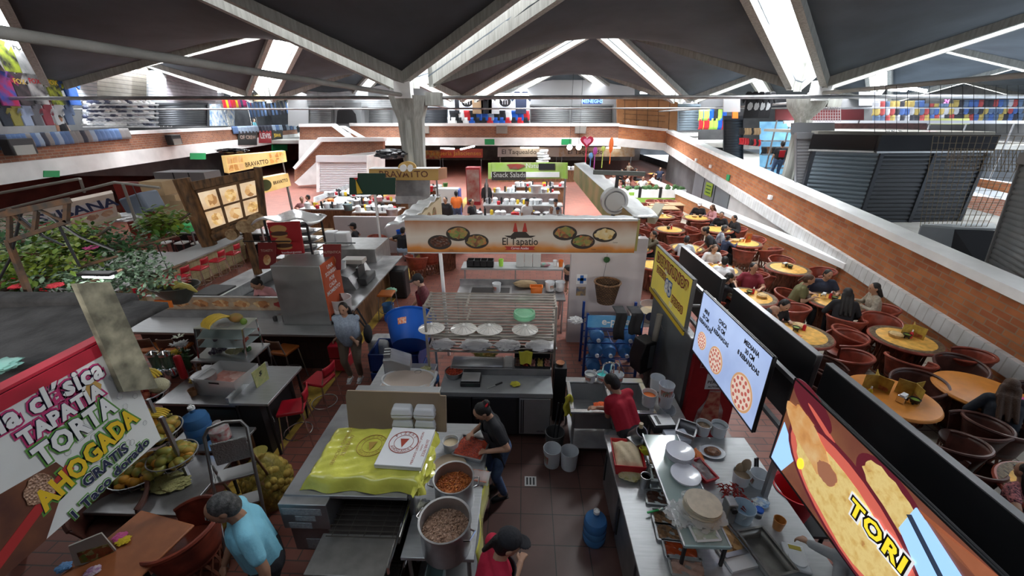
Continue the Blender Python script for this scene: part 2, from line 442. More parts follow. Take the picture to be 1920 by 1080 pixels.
    if legs:
        t = MB(); capsule(t, hips[1] + V3((0,0,.03)), hips[-1] + V3((0,0,.03)), .118*fat, .118*fat)
        for sd in (1, -1):
            kn, an = leg[sd]; capsule(t, hips[sd], kn, .1*fat, .072); capsule(t, kn, an.lerp(kn, .06), .072, .055)
        remesh(t, 'trousers', bottom, vox, root, 3)
        for sd in (1, -1):
            kn, an = leg[sd]; c = an + V3((0, .07, -.05))
            m = MB(); m.sph(c, (.048, .135, .042), 12, 7); m.box(c + V3((0, 0, -.035)), (.08, .25, .018)); m.b('shoe', shoes, root)
    if apron:
        t = MB(); n = 10
        def g(u, v):
            x = (u - .5)*2; z = 1.3 - v*.62; w_ = .11 + .08*min(1, v*2.2)
            y = .15*fat + .02 - .09*x*x*(1 if v > .2 else .6)
            p = U(x*w_*fat, y, z)
            return p
        t.grid(g, 8, 10); t.b('apron', apron, root, solid=.012)
    return root
CLOTHW = cloth('white', (.7, .7, .72)); CLOTHK = cloth('black', (.018, .018, .022)); CLOTHN = cloth('navy', (.03, .04, .08)); CLOTHJ = cloth('denim', (.06, .1, .2), c2=(.09, .15, .28))
CLOTHKH = cloth('khaki', (.2, .155, .115)); CLOTHG = cloth('grey', (.2, .2, .21)); CLOTHRED = cloth('red', (.42, .015, .035)); CLOTHMAR = cloth('maroon', (.2, .02, .035))
CLOTHOL = cloth('olive', (.13, .12, .05)); CLOTHPK = cloth('pink', (.5, .24, .26)); CLOTHLB = cloth('light_blue', (.16, .42, .55), c2=(.2, .48, .6), vs=3); CLOTHOR = cloth('orange', (.75, .17, .03))
CLOTHBS = cloth('blue_stripe', (.33, .4, .5), c2=(.25, .31, .4), vs=40); CLOTHBE = cloth('beige', (.42, .37, .3), c2=(.25, .22, .18), vs=25)
CLOTHFL = cloth('floral', (.02, .02, .035), c2=(.6, .2, .2), vs=40)
# ================================================================ COMMON THINGS
TUBW = mat('white_tub_plastic', (.72, .75, .78), .35)
LABELG = mat('label_green', (.15, .3, .2), .5, c2=(.6, .15, .12), vs=20)
BLUEW = mat('blue_bottle', (.12, .34, .72), .12, trans=.55, ior=1.2)
BLUEC = mat('blue_plastic', (.01, .1, .5), .35)
CLEARP = mat('clear_plastic', (.85, .87, .88), .12, trans=.8, ior=1.15)
FILM = mat('plastic_film', (.8, .82, .82), .15, alpha=.38)
GLASS = mat('clear_glass', (.9, .95, .95), .03, trans=.95, ior=1.1)
REDP = mat('red_plastic', (.55, .02, .03), .35)
ORP = mat('orange_plastic', (.8, .2, .03), .4)
YEL = mat('yellow_cloth', (.55, .5, .05), .8, bump=.4, bs=20)
CARD = mat('cardboard', (.3, .22, .15), .8, var=.08, vs=2)
CARDL = mat('light_cardboard', (.48, .34, .2), .8, var=.1, vs=2)
PAPER = mat('white_paper', (.75, .75, .76), .7)
def bucket(label, loc, r=.11, h=.22, cont=None, m=None, group=None, lab=LABELG, handle=True, tilt=None):
    t = T('bucket', label, 'bucket', loc, rU(0, 6), group)
    LA([(0.001, .004), (r*.86, .004), (r, h), (r*1.04, h), (r*1.04, h-.02), (r*.99, h-.02), (r*.82, .0), (0.001, 0)], n=22).b('shell', m or TUBW, t)
    if lab: LA([(r*.885, h*.22), (r*.965, h*.7)], n=8, a0=-.9, a1=.9).b('label', lab, t)
    if handle:
        MB().tube([(r*1.04*cos(a), r*1.04*sin(a)*.35 - r*.9*sin(a)*.0, h - .03 - abs(sin(a))*r*.9) for a in [PI*i/10 for i in range(11)]], .003, 5).b('handle', TUBW, t)
    if cont: LA([(0.001, h*.72), (r*.5, h*.74), (r*.93, h*.7)], n=16).b('contents', cont, t)
    if tilt: t.rotation_euler = tilt
    return t
def jug(label, loc, group=None, rot=None, full=.7):
    t = T('water_jug', label, 'water bottle', loc, 0, group)
    pr = [(0.001, 0), (.12, 0), (.135, .02), (.135, .1), (.128, .115), (.135, .13), (.135, .2), (.128, .215), (.135, .23), (.135, .3), (.12, .345), (.05, .39), (.032, .4), (.032, .445)]
    LA(pr, n=24).b('bottle', BLUEW, t)
    LA([(0.001, .44), (.036, .44), (.036, .475), (0.001, .475)], n=14).b('cap', WHITEP, t)
    MB().torus((0, 0, .48), .025, .006, 12, 5, Matrix.Rotation(PI/2, 3, 'X')).b('pull_ring', WHITEP, t)
    if rot: t.rotation_euler = rot
    return t
# equipal: leather tub chair on a drum of crossed cedar strips
LEATH = mat('red_brown_leather', (.26, .05, .028), .42, var=.3, vs=7)
LEATHD = mat('dark_brown_leather', (.085, .03, .022), .4, var=.3, vs=7)
CEDAR = mat('cedar_strips', (.2, .07, .04), .7, var=.35, vs=8)
def make_equipal(m):
    t = T('equipal_chair', 'x', 'chair')
    b = MB()
    for k in range(14):
        a = 2*PI*k/14
        for dlt in (.45, -.45):
            b.bar((.23*cos(a), .23*sin(a), .03), (.25*cos(a+dlt), .25*sin(a+dlt), .4), .028, .008)
    b.torus((0, 0, .02), .24, .018, 24, 5); b.torus((0, 0, .39), .255, .018, 24, 5)
    b.b('base', CEDAR, t)
    LA([(.265, .36), (.275, .42), (.22, .45), (0.001, .435)], n=24).b('seat', m, t)
    A0, A1 = R(-38), R(218)                  # open towards -Y... the front; back is +Y
    def hgt(u): return .66 + .12*sin(PI*u)**.8
    def shell_(u, v):
        a = A0 + (A1 - A0)*u; r = .265 + .075*v**1.3; z = .4 + (hgt(u) - .4)*v
        return V3((r*cos(a), r*sin(a), z))
    MB().grid(shell_, 26, 5).b('backrest', m, t, solid=.022)
    MB().tube([shell_(i/26, 1) for i in range(27)], .024, 7).b('rim', m, t)
    return t
EQ = make_equipal(LEATH); EQD = make_equipal(LEATHD); used = {}
def equipal(x, y, face, label, group=None, dark=False, z=0.0):
    """face: direction (deg, from +X) the sitter looks"""
    src = EQD if dark else EQ; k = 'd' if dark else 'l'
    rz_ = R(face + 90)
    if k not in used:
        used[k] = 1; src.location = (x, y, z); src.rotation_euler = (0, 0, rz_); src['label'] = label
        if group: src['group'] = group
        return src
    return dup(src, (x, y, z), rz_, label, group)
TABY = mat('yellow_leather_top', (.74, .4, .08), .45, var=.22, vs=9)
TABO = mat('orange_leather_top', (.6, .22, .035), .4, var=.1, vs=5)
TABB = brickmat('stitched_border', (.45, .36, .22), (.08, .07, .06), (.25, .12, .06), .06, .03, .004, 'xy', .5, bump=.1)
def make_table(m, border=True):
    t = T('equipal_table', 'x', 'table')
    b = MB()
    for k in range(18):
        a = 2*PI*k/18
        for dlt in (.4, -.4): b.bar((.33*cos(a), .33*sin(a), .02), (.36*cos(a+dlt), .36*sin(a+dlt), .7), .03, .008)
    b.torus((0, 0, .015), .34, .02, 24, 5); b.lathe([(.3, .05), (.3, .7)], n=20)
    b.b('base', CEDAR, t)
    LA([(.36, .7), (.56, .71), (.575, .735), (.56, .758), (.53, .762)], n=40).b('rim', LEATH if border else m, t)
    LA([(0.001, .765), (.44 if border else .55, .765), (.45 if border else .555, .76)], n=40).b('top', m, t)
    if border: LA([(.435, .7635), (.54, .7635)], n=40).b('border', TABB, t)
    return t
TB = make_table(TABY); TBO = make_table(TABO, False)
def eq_table(x, y, label, orange=False, s=1.0):
    src = TBO if orange else TB; k = 'to' if orange else 'ty'
    if k not in used:
        used[k] = 1; src.location = (x, y, 0); src['label'] = label; src.scale = (s, s, 1); return src
    o = dup(src, (x, y, 0), rU(0, 6), label); o.scale = (s, s, 1); return o
# bar stool / chair of bent tube with a coloured seat
def make_stool(seatm, backm, hgt=.72, frame=None, back=True):
    fr = frame or STEELD; t = T('bar_stool', 'x', 'stool')
    for sx in (-1, 1):
        MB().tube([(sx*.2, -.2, 0), (sx*.155, -.15, hgt)], .011, 6).b('leg', fr, t)
        MB().tube([(sx*.2, .22, 0), (sx*.165, .16, hgt)], .011, 6).b('leg', fr, t)
        if back: MB().tube([(sx*.165, .16, hgt), (sx*.15, .2, hgt+.18), (sx*.13, .215, hgt+.33)], .011, 6).b('back_post', fr, t)
    MB().torus((0, 0, hgt*.34), .2, .009, 20, 5).b('foot_ring', fr, t)
    MB().box((0, 0, hgt+.02), (.36, .36, .055)).b('seat', seatm, t, bev=.02)
    if back:
        MB().grid(lambda u, v: V3(((u-.5)*.29, .205 + .012*v - .03*(1-(2*u-1)**2)*-1, hgt+.16+.17*v)), 8, 3).b('backrest', backm, t, solid=.02)
    return t
# flat food picture: ellipse blobs lifted off a board
def blob(mb, c, rx, ry, right, up, lift=.002, n=18, jag=0.0):
    c, right, up = V3(c), V3(right).normalized(), V3(up).normalized(); nn = right.cross(up)
    P = []
    for i in range(n):
        a = 2*PI*i/n; k = 1 + rU(-jag, jag); P.append(c + right*cos(a)*rx*k + up*sin(a)*ry*k)
    return mb.prism(P, nn*lift)
def plate(label, loc, r=.12, m=None, group=None, n=1, food=None, cat='plate', name='plate', sy=1.0):
    t = T(name, label, cat, loc, 0, group); mb = MB()
    for k in range(n): mb.lathe([(0.001, .006+k*.012), (r*.62, .006+k*.012), (r*.72, .012+k*.012), (r, .022+k*.012), (r, .026+k*.012), (r*.7, .018+k*.012), (0.001, .012+k*.012)], n=26, sy=sy)
    mb.b('dish', m or WHITEP, t)
    if food: LA([(r*.66, .02+n*.012), (r*.5, .045+n*.012), (0.001, .055+n*.012)], n=18, sy=sy).b('food', food, t)
    return t
def cup(label, loc, r=.04, h=.11, m=None, group=None, cat='cup', name='cup', r0=.75):
    o = LA([(0.001, 0), (r*r0, 0), (r, h), (r*.92, h), (r*r0*.9, .01), (0.001, .01)], n=16).b(name, m or WHITEP, loc=loc)
    return tag(o, label, cat, group)
def crumple(label, name, cat, loc, r, m, seed=0, amp=.35, n=16, flat=.6, group=None, parent=None):
    q = random.Random(seed); mb = MB(); ph = [q.uniform(0, 6) for _ in range(12)]
    def f(u, v):
        th, p = 2*PI*u, PI*v
        k = 1 + amp*(sin(5*th+ph[0]+2*sin(3*p+ph[1]))*.4 + sin(9*th+ph[2]-7*p)*.25 + sin(11*p+ph[3]+4*th)*.25)*sin(p)
        return V3((r[0]*k*sin(p)*cos(th), r[1]*k*sin(p)*sin(th), r[2]*(cos(p)*k + 1)*flat*.8))
    o = mb.grid(f, n*2, n).b(name, m, parent, loc=loc, ang=28)
    return tag(o, label, cat, group) if parent is None else o
def pan(label, loc, sx, sy, d, rz=0, cont=None, m=None, group=None, fill=.7, cat='pan', name='food_pan'):
    t = T(name, label, cat, loc, rz, group); mb = MB(); th = .006
    x, y = sx/2, sy/2; k = .85
    mb.add([(-x*k,-y*k,0),(x*k,-y*k,0),(x*k,y*k,0),(-x*k,y*k,0),(-x,-y,d),(x,-y,d),(x,y,d),(-x,y,d)], [(0,1,2,3),(0,1,5,4),(1,2,6,5),(2,3,7,6),(3,0,4,7)])
    mb.b('tray', m or STEEL, t, solid=.005)
    rim = MB(); 
    for a, b in (((-x,-y),(x,-y)),((x,-y),(x,y)),((x,y),(-x,y)),((-x,y),(-x,-y))): rim.bar((*a, d), (*b, d), .02, .006)
    rim.b('rim', m or STEEL, t)
    if cont:
        q = k + (1-k)*fill
        MB().grid(lambda u, v: V3(((u-.5)*sx*q*.98, (v-.5)*sy*q*.98, d*fill + .018*sin(u*9+v*5)*sin(v*8))), 10, 10).b('contents', cont, t)
    return t
# ================================================================ SETTING
PAVER = brickmat('red_pavers', (.3, .1, .07), (.23, .075, .055), (.11, .06, .05), .42, .14, .008, 'xy', .5)
KTILE = brickmat('kitchen_tiles', (.105, .05, .042), (.12, .058, .048), (.03, .02, .018), .4, .4, .006, 'xy', .35, off=0.0, bump=.5)
CREAM = brickmat('cream_floor_tiles', (.55, .5, .42), (.48, .43, .35), (.2, .16, .13), .33, .33, .012, 'xy', .45, off=0.0)
BRICKO = brickmat('orange_brick', (.5, .175, .06), (.36, .105, .04), (.34, .21, .13), .36, .13, .012, 'xz', .8)
BRICKR = brickmat('brown_brick', (.33, .125, .065), (.22, .085, .05), (.3, .22, .17), .3, .1, .012, 'xz', .8)
RIBBED = brickmat('white_ribbed_edge', (.72, .72, .72), (.66, .66, .67), (.5, .49, .48), .22, 2.0, .012, 'xz', .7, off=0.0, bump=.8)
PLASTER = mat('white_plaster', (.7, .7, .7), .75, var=.1, vs=1.2, bump=.15, bs=6)
PINKW = mat('lilac_white_wall', (.56, .52, .53), .7, var=.06, vs=1.0)
YELLOWP = mat('yellow_floor_paint', (.5, .33, .06), .6, var=.3, vs=5)
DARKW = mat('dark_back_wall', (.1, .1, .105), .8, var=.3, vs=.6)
WOODB = mat('brown_wood', (.17, .085, .04), .6, var=.4, vs=3, stretch=(8, 8, 1))
def slab(name, poly, z0, z1, m):
    return struct(MB().prism([(x, y, z0) for x, y in poly], (0, 0, z1 - z0)).b(name, m))
slab('floor', [(-34, -4), (16, -4), (16, 62), (-34, 62)], -.2, 0, PAVER)
slab('floor_kitchen', [(-1.75, 1.2), (3.3, 1.2), (3.3, 5.6), (-1.75, 5.6)], 0, .006, KTILE)
slab('floor_dining', [(4.6, 2), (9.5, 2), (9.5, 24), (4.6, 24)], 0, .006, CREAM)
o = slab('trim_yellow_line', [(-4.0, 2.4), (-3.62, 2.4), (-3.42, 26), (-3.8, 26)], 0, .01, YELLOWP)
slab('trim_yellow_line_far', [(-9.6, 17), (-9.3, 17), (-9.0, 30), (-9.3, 30)], 0, .01, YELLOWP)
for y in (4.35, 5.6, 6.75, 8.6): text('GAS', o, TX((-3.8, y, .0105), (0.05, 1, 0), (-1, 0.05, 0)), .16, BLACKP, ext=.001)
# --- building envelope (dark, beyond the shops)
def wbox(name, x0, x1, y0, y1, z0, z1, m=DARKW): return struct(BX(x0, x1, y0, y1, z0, z1).b(name, m))
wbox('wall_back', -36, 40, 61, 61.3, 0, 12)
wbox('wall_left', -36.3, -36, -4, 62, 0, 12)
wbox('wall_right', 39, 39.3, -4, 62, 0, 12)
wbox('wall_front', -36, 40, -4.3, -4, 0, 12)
wbox('wall_gallery_parapet', -36, 7, .05, .25, 3, 3.9, BRICKR)
wbox('floor_viewing', -36, 7, -4, .35, 2.75, 3.0, CONC)
# --- upper slabs and parapets
LP = Plane((-16.86, 12.73), (-23.58, 43.97))          # line of the left parapet
RP = Plane((8.05, 0), (10.972, 30))                   # line of the ramp parapet
RP.n = -RP.n                                          # points to +X
def lp(y, off=0): return V3((-16.86 - (y - 12.73)*.2151 - off, y, 0))
def rp(y, off=0): return V3((8.05 + .0974*y + off, y, 0))
slab('floor_upper_left', [lp(2)[:2], lp(44)[:2], (-23.6, 61), (-36, 61), (-36, 2)], 2.72, 3.0, CONC)
slab('floor_upper_back', [(-23.6, 36), (11.5, 36), (12.2, 61), (-23.6, 61)], 2.72, 3.0, CONC)
slab('floor_upper_right', [(15.5, 30), (39, 30), (39, 61), (12, 61), (12, 36)], 2.72, 3.0, CONC)
def wall_run(name, p, q, z0p, z1p, z0q, z1q, th, m, parent=None):
    """a straight wall piece between plan points p and q (may slope), thickness to the left of p->q"""
    p, q = V3((p[0], p[1], 0)), V3((q[0], q[1], 0)); t = (q - p).normalized(); n = V3((-t.y, t.x, 0))
    mb = MB().prism([p + V3((0,0,z0p)), q + V3((0,0,z0q)), q + V3((0,0,z1q)), p + V3((0,0,z1p))], n*th)
    fr = frame_of(p + V3((0,0,z0p)), (q - p) + V3((0,0,z0q - z0p)), (0,0,1))
    return struct(mb.b(name, m, frame=fr))
# left parapet
a, b = lp(3), lp(44)
wall_run('wall_left_parapet', a, b, 3.3, 3.98, 3.3, 3.98, .3, BRICKR)
wall_run('trim_left_coping', lp(3, -.06), lp(44, -.06), 3.98, 4.13, 3.98, 4.13, .5, WHITEW)
wall_run('trim_left_band', lp(3, -.1), lp(44, -.1), 2.68, 3.3, 2.68, 3.3, .5, PLASTER)
# far parapet, then the bent piece towards the ramp
P0, P1, P2 = (-14.3, 35), (7.5, 35), (11.45, 35.2)
wall_run('wall_back_parapet', P0, P1, 3.26, 4.16, 3.26, 4.16, .3, BRICKR)
wall_run('trim_back_coping', (P0[0], 34.9), (P1[0], 34.9), 4.14, 4.36, 4.14, 4.36, .55, WHITEW)
wall_run('trim_back_band', (P0[0], 34.88), (P1[0], 34.88), 2.66, 3.28, 2.66, 3.28, .5, PLASTER)
wall_run('wall_back_parapet_bend', P1, P2, 3.2, 4.1, 2.85, 3.75, .3, BRICKO)
wall_run('trim_back_coping_bend', (7.5, 34.9), (11.45, 35.1), 4.1, 4.3, 3.75, 3.95, .55, WHITEW)
wall_run('trim_back_band_bend', (7.5, 34.88), (11.5, 35.08), 2.62, 3.24, 2.28, 2.86, .5, PLASTER)
# ramp parapet on the right
ra, rb = rp(35.3), rp(4.6)
def rz(y, zf, zn): return zn + (zf - zn)*(y - 6.3)/(35.2 - 6.3)
YN, YF = 4.4, 35.3
def ramp_run(name, off, z0, z1, th, m):
    wall_run(name, rp(YN, off), rp(YF, off), rz(YN, *z0), rz(YN, *z1), rz(YF, *z0), rz(YF, *z1), -th, m)
ramp_run('wall_ramp_parapet', 0, (2.8, .7), (3.68, 1.68), .32, BRICKO)
ramp_run('trim_ramp_coping', -.1, (3.66, 1.66), (3.86, 1.84), .55, WHITEW)
ramp_run('trim_ramp_edge', -.12, (2.28, .4), (2.82, .74), .5, RIBBED)
mb = MB(); p, q = rp(YN, .2), rp(YF, .2)
mb.prism([p + V3((0,0,rz(YN, 2.75, .7))), q + V3((0,0,rz(YF, 2.75, .7))), q + V3((4.5,0,rz(YF, 2.75, .7))), p + V3((9.5,0,rz(YN, 2.75, .7)))], (0,0,-.2))
struct(mb.b('floor_ramp', CONC))
# wall under the ramp and the low wall in front of its recess
wall_run('wall_right_low', rp(3.6, -.02), rp(11.2, -.02), 0, .36, 0, .8, -.3, BRICKO)
wall_run('wall_right_recess_front', (9.0, 11.2), (8.45, 28), 0, .74, 0, .74, -.22, BRICKO)
wall_run('trim_right_recess_coping', (8.95, 10.9), (8.38, 28.1), .74, .9, .74, .9, -.4, WHITEW)
wall_run('wall_right_recess', rp(10.5, .15), rp(20.5, .15), 0, .9, 0, 1.85, -.2, PLASTER)
GREYP = mat('grey_sheet_panel', (.23, .26, .29), .5, .2, var=.08, vs=1)
gp = wall_run('door_recess_panel', rp(20.5, .1), rp(26.5, .1), 0, 1.8, 0, 2.25, -.1, GREYP)
for y in (22.5, 24.5):
    w = rp(y, .08); BX(w.x-.02, w.x, y-.02, y+.02, .1, 1.8).b('panel_joint', BLACKM, gp).matrix_parent_inverse = gp.matrix_world.inverted()
wall_run('wall_right_recess_far', rp(26.5, .3), rp(35, .3), 0, 2.25, 0, 2.4, -.1, DARKW)
wbox('wall_right_outer', 14.5, 14.7, 3, 60, 0, .6)
# --- back hall beneath the upper floor
wbox('wall_hall_back', -24, 14, 52, 52.2, 0, 2.72, mat('hall_wall', (.4, .33, .3), .8, var=.3, vs=.8))
wbox('wall_left_hall', -29, -28.8, 2, 60, 0, 2.72, mat('red_hall_wall', (.2, .045, .035), .7, var=.3, vs=.8))
# --- columns and tie pipes
def column(x, y, nm, f=1.0):
    mb = MB(); prof = [(0, .34*f), (3.4, .36*f), (4.6, .42*f), (5.05, .55), (5.35, .62)]; n = len(prof); vs = []
    for z, r in prof:
        k = r*.5
        vs += [(x + dx, y + dy, z) for dx, dy in ((-r, -k), (-k, -r), (k, -r), (r, -k), (r, k), (k, r), (-k, r), (-r, k))]
    fs = [(j*8+i, j*8+(i+1) % 8, (j+1)*8+(i+1) % 8, (j+1)*8+i) for j in range(n-1) for i in range(8)] + [tuple(range((n-1)*8, n*8))]
    mb.add(vs, fs)
    o = struct(mb.b('column_' + nm, CONCL))
    BX(x-.09, x+.09, y-.5, y-.4, 0, 4.6).b('rib', CONCL, o)
    BX(x-.26, x+.26, y-.8, y-.4, 5.25, 5.9).b('head_block', PLASTER, o)
    BX(x+.6, x+1.1, y-.3, y+.3, 5.05, 5.45).b('side_block', CONCL, o)
    return o
GX, GY, GS = -3.95, 15.0, 13.0
column(GX, GY, 'left'); column(GX + GS + 1.65, GY + 2.2, 'right', .55)
tp = MB()
tp.cyl((GX, 15, 5.35), at(-40, 54, z=5.35), .06, n=10)
tp.cyl((GX+GS+1.65, 17.2, 5.5), (GX+GS+2, -3, 5.5), .065, n=10)
struct(tp.b('trim_tie_pipe', CONC))
tp = MB()
tp.cyl((-28, 15.2, 5.3), (24, 15.2, 5.32), .06, n=8); tp.cyl((-28, 20, 5.05), (24, 20, 5.1), .035, n=6)
tp.cyl((GX, 15, 5.2), (GX-.3, 28, 5.2), .05, n=6); tp.cyl((GX+GS+1.25, 17, 5.2), (GX+GS+1.2, 34, 5.2), .05, n=6)
struct(tp.b('trim_conduit', STEELD))
# --- roof: saddle shells spanning column to column, glazed gaps along the diagonals
ZL, ZH, GAP = 5.62, 9.12, .42
BEAMM = CONCL
def shell(L1, H1, L2, H2, beams=True):
    L1, H1, L2, H2 = [V3(p) for p in (L1, H1, L2, H2)]
    N = 12; t = GAP/(H1 - L1).xy.length; C = (L1 + L2)/2; C.z = 0
    def f(u, v):
        u, v = t + (1-2*t)*u, t + (1-2*t)*v
        return L1*(1-u)*(1-v) + H1*u*(1-v) + L2*u*v + H2*(1-u)*v
    o = struct(MB().grid(f, N, N).b('ceiling_shell', ROOFM, solid=.08))
    if beams:
        for p, q in ((f(0,0), f(1,0)), (f(1,0), f(1,1)), (f(1,1), f(0,1)), (f(0,1), f(0,0))):
            k = C - (p + q)/2; k.z = 0; k.normalize(); k *= .22
            dn, up = V3((0,0,-.3)), V3((0,0,1.0))
            mb = MB().add([p+dn, q+dn, q+dn+k, p+dn+k, p+up, q+up, q+up+k, p+up+k], [(0,3,2,1),(4,5,6,7),(0,1,5,4),(1,2,6,5),(2,3,7,6),(3,0,4,7)])
            mb.b('edge_beam', BEAMM, o)
def pane(L, Hh, dim_level=0):           # near bays get a weaker pane glow, set to keep the kitchen dark
    L, Hh = V3(L), V3(Hh); d = (Hh - L); d.z = 0; d.normalize(); n = V3((-d.y, d.x, 0))*(GAP*1.02)
    z = V3((0, 0, .98)); s = d*.5
    struct(MB().add([L+z+n+s, Hh+z+n, Hh+z-n, L+z-n+s], [(0,1,2,3)]).b('window_skylight', (PANE, PANEM, PANED)[dim_level]))
def _o(i): return (1.65*i, 2.2*i) if i > 0 else (0, 0)
Lw = lambda i, j: (GX + i*GS + _o(i)[0], GY + j*GS + _o(i)[1], ZL) if (i, j) != (-1, 0) else (-20.15, 17.8, ZL)
Hw = lambda i, j: (GX + (i+.5)*GS + (_o(i)[0] + _o(i+1)[0])/2, GY + (j+.5)*GS + (_o(i)[1] + _o(i+1)[1])/2, ZH)
for i in range(-2, 4):
    for j in range(-1, 4):
        shell(Lw(i, j), Hw(i, j-1), Lw(i+1, j), Hw(i, j), j < 3)
        shell(Lw(i, j), Hw(i-1, j), Lw(i, j+1), Hw(i, j), j < 3)
        for a_, b_ in ((0, 0), (1, 0), (0, 1), (1, 1)): pane(Lw(i+a_, j+b_), Hw(i, j), 2 if j + b_ < 0 else (1 if j < 0 and i < 1 and (i, a_) != (0, 1) else 0))
# ================================================================ PIZZA KITCHEN (near, centre)
def wl(loc, rz, s, p):
    v = V3(p) - V3(loc); c, s_ = cos(-rz), sin(-rz)
    return V3((v.x*c - v.y*s_, v.x*s_ + v.y*c, v.z))/s
def person_w(label, loc, face, hands=None, feet=None, s=1.0, **k):
    """face: compass direction in degrees from +X the body looks; hands / feet in world space"""
    rz = R(face - 90); loc = V3((*loc[:2], loc[2] if len(loc) > 2 else 0))
    if hands: hands = [wl(loc, rz, s, h) for h in hands]
    if feet: feet = [wl(loc, rz, s, h) for h in feet]
    return person(label, loc, rz, hands=hands, feet=feet, s=s, **k)
def chunks(mb, n, r, z, size, hgt=.03, rx=1.0, ry=1.0, L=1.6):
    for _ in range(n):
        a, q = rU(0, 2*PI), math.sqrt(rnd.random())*r
        mb.box((q*cos(a)*rx, q*sin(a)*ry, z + hgt*(1 - (q/r)**2) + rU(-.008, .008)), (size*rU(.8, L), size*rU(.6, 1), size*.6), rU(0, 6), rU(-.6, .6), rU(-.6, .6))
TINGA = foodmat('tomato_stew', [(.16, .03, .01), (.42, .1, .02), (.6, .2, .04), (.35, .06, .01)], 60)
MEAT = foodmat('shredded_meat', [(.13, .065, .035), (.33, .19, .12), (.45, .28, .19), (.25, .13, .08)], 70)
REDSAU = foodmat('red_chopped_sauce', [(.12, .01, .008), (.4, .04, .015), (.55, .07, .02)], 70)
DARKSAU = foodmat('dark_sauce', [(.02, .008, .005), (.06, .02, .01), (.1, .03, .012)], 20)
ORSAU = mat('orange_salsa', (.38, .055, .012), .25, var=.15, vs=6)
PINKSAU = foodmat('pink_beans', [(.3, .17, .13), (.45, .3, .24)], 15, bump=.3)
STEW = foodmat('brown_stew', [(.05, .025, .012), (.2, .1, .04), (.32, .16, .07)], 30)
DOUGH = mat('dough', (.62, .5, .33), .7, var=.12, vs=8, bump=.5, bs=12)
# conveyor oven -------------------------------------------------
OVD = mat('oven_steel', (.2, .195, .185), .45, .8, var=.25, vs=2.5)
ov = T('conveyor_oven', 'two-deck steel conveyor pizza oven under a yellow-bagged stack of boxes', 'oven', (-1.7, 3.3, 0))
L_ = lambda x, y, z: (x + 1.7, y - 3.3, z)
def obx(name, x0, x1, y0, y1, z0, z1, m, par=ov, bev=.006): return BX(x0+1.7, x1+1.7, y0-3.3, y1-3.3, z0, z1).b(name, m, par, bev=bev)
obx('base', -2.2, -1.08, 2.9, 4.0, .12, .5, BLACKM)
for x in (-2.15, -1.15):
    for y in (2.98, 3.9): CY(L_(x, y, 0), L_(x, y, .13), .025).b('leg', STEELD, ov)
obx('top_panel', -2.27, -1.08, 2.72, 4.05, 1.26, 1.3, STEELD)
obx('rear_flue', -2.24, -1.1, 4.05, 4.5, 1.2, 1.26, STEEL)
obx('back_panel', -2.2, -1.1, 3.98, 4.04, .5, 1.26, OVD)
obx('side_panel', -1.12, -1.06, 2.85, 4.0, .5, 1.27, STEELD)
CAV = mat('dark_oven_interior', (.03, .022, .018), .7)  # one even dark colour for the oven cavity and belt bed
for z, nm in ((.93, 'upper'), (.52, 'lower')):
    cb = obx('control_cabinet', -2.28, -1.82, 2.63 if z > .9 else 2.7, 4.0, z+.03, z+.35, STEELD)
    for (x0, x1, za, zb) in ((-2.25, -1.88, .22, .3), (-2.14, -1.95, .14, .2), (-2.22, -2.0, .04, .11)) if z > .9 else ((-2.15, -1.95, .06, .2),):
        q = obx('sticker', x0, x1, 2.625 if z > .9 else 2.695, 2.632 if z > .9 else 2.702, z+za, z+zb, mat('worn_label', (.36, .36, .37), .5, c2=(.22, .22, .23), vs=40), cb, 0)
    obx('cavity', -1.83, -1.12, 2.9, 3.98, z+.28, z+.33, CAV)
    mb = MB()
    for k in range(26): mb.cyl(L_(-1.8, 2.5 + k*.055, z+.12), L_(-1.13, 2.5 + k*.055, z+.12), .005, n=4, cap=False)
    for x in (-1.75, -1.6, -1.45, -1.3, -1.18): mb.cyl(L_(x, 2.5, z+.115), L_(x, 3.95, z+.115), .004, n=4, cap=False)
    mb.b('conveyor_belt', mat('belt_wire', (.09, .08, .07), .5, .8), ov)
    obx('belt_bed', -1.82, -1.12, 2.5, 3.98, z+.03, z+.05, CAV)
    obx('exit_shelf', -1.86, -1.16, 2.18 if z > .9 else 2.1, 2.56, z+.06, z+.075, mat('shelf_steel', (.23, .22, .21), .38, .8, var=.15))
    for x in (-1.12,): 
        m_ = MB().tube([L_(x, 2.2, z+.1), L_(x, 2.2, z+.16), L_(x, 3.0, z+.16)], .012, 6); m_.tube([L_(x+.03, 2.45, z+.2), L_(x+.03, 2.9, z+.2)], .01, 6); m_.b('guide_rail', CHROME, ov)
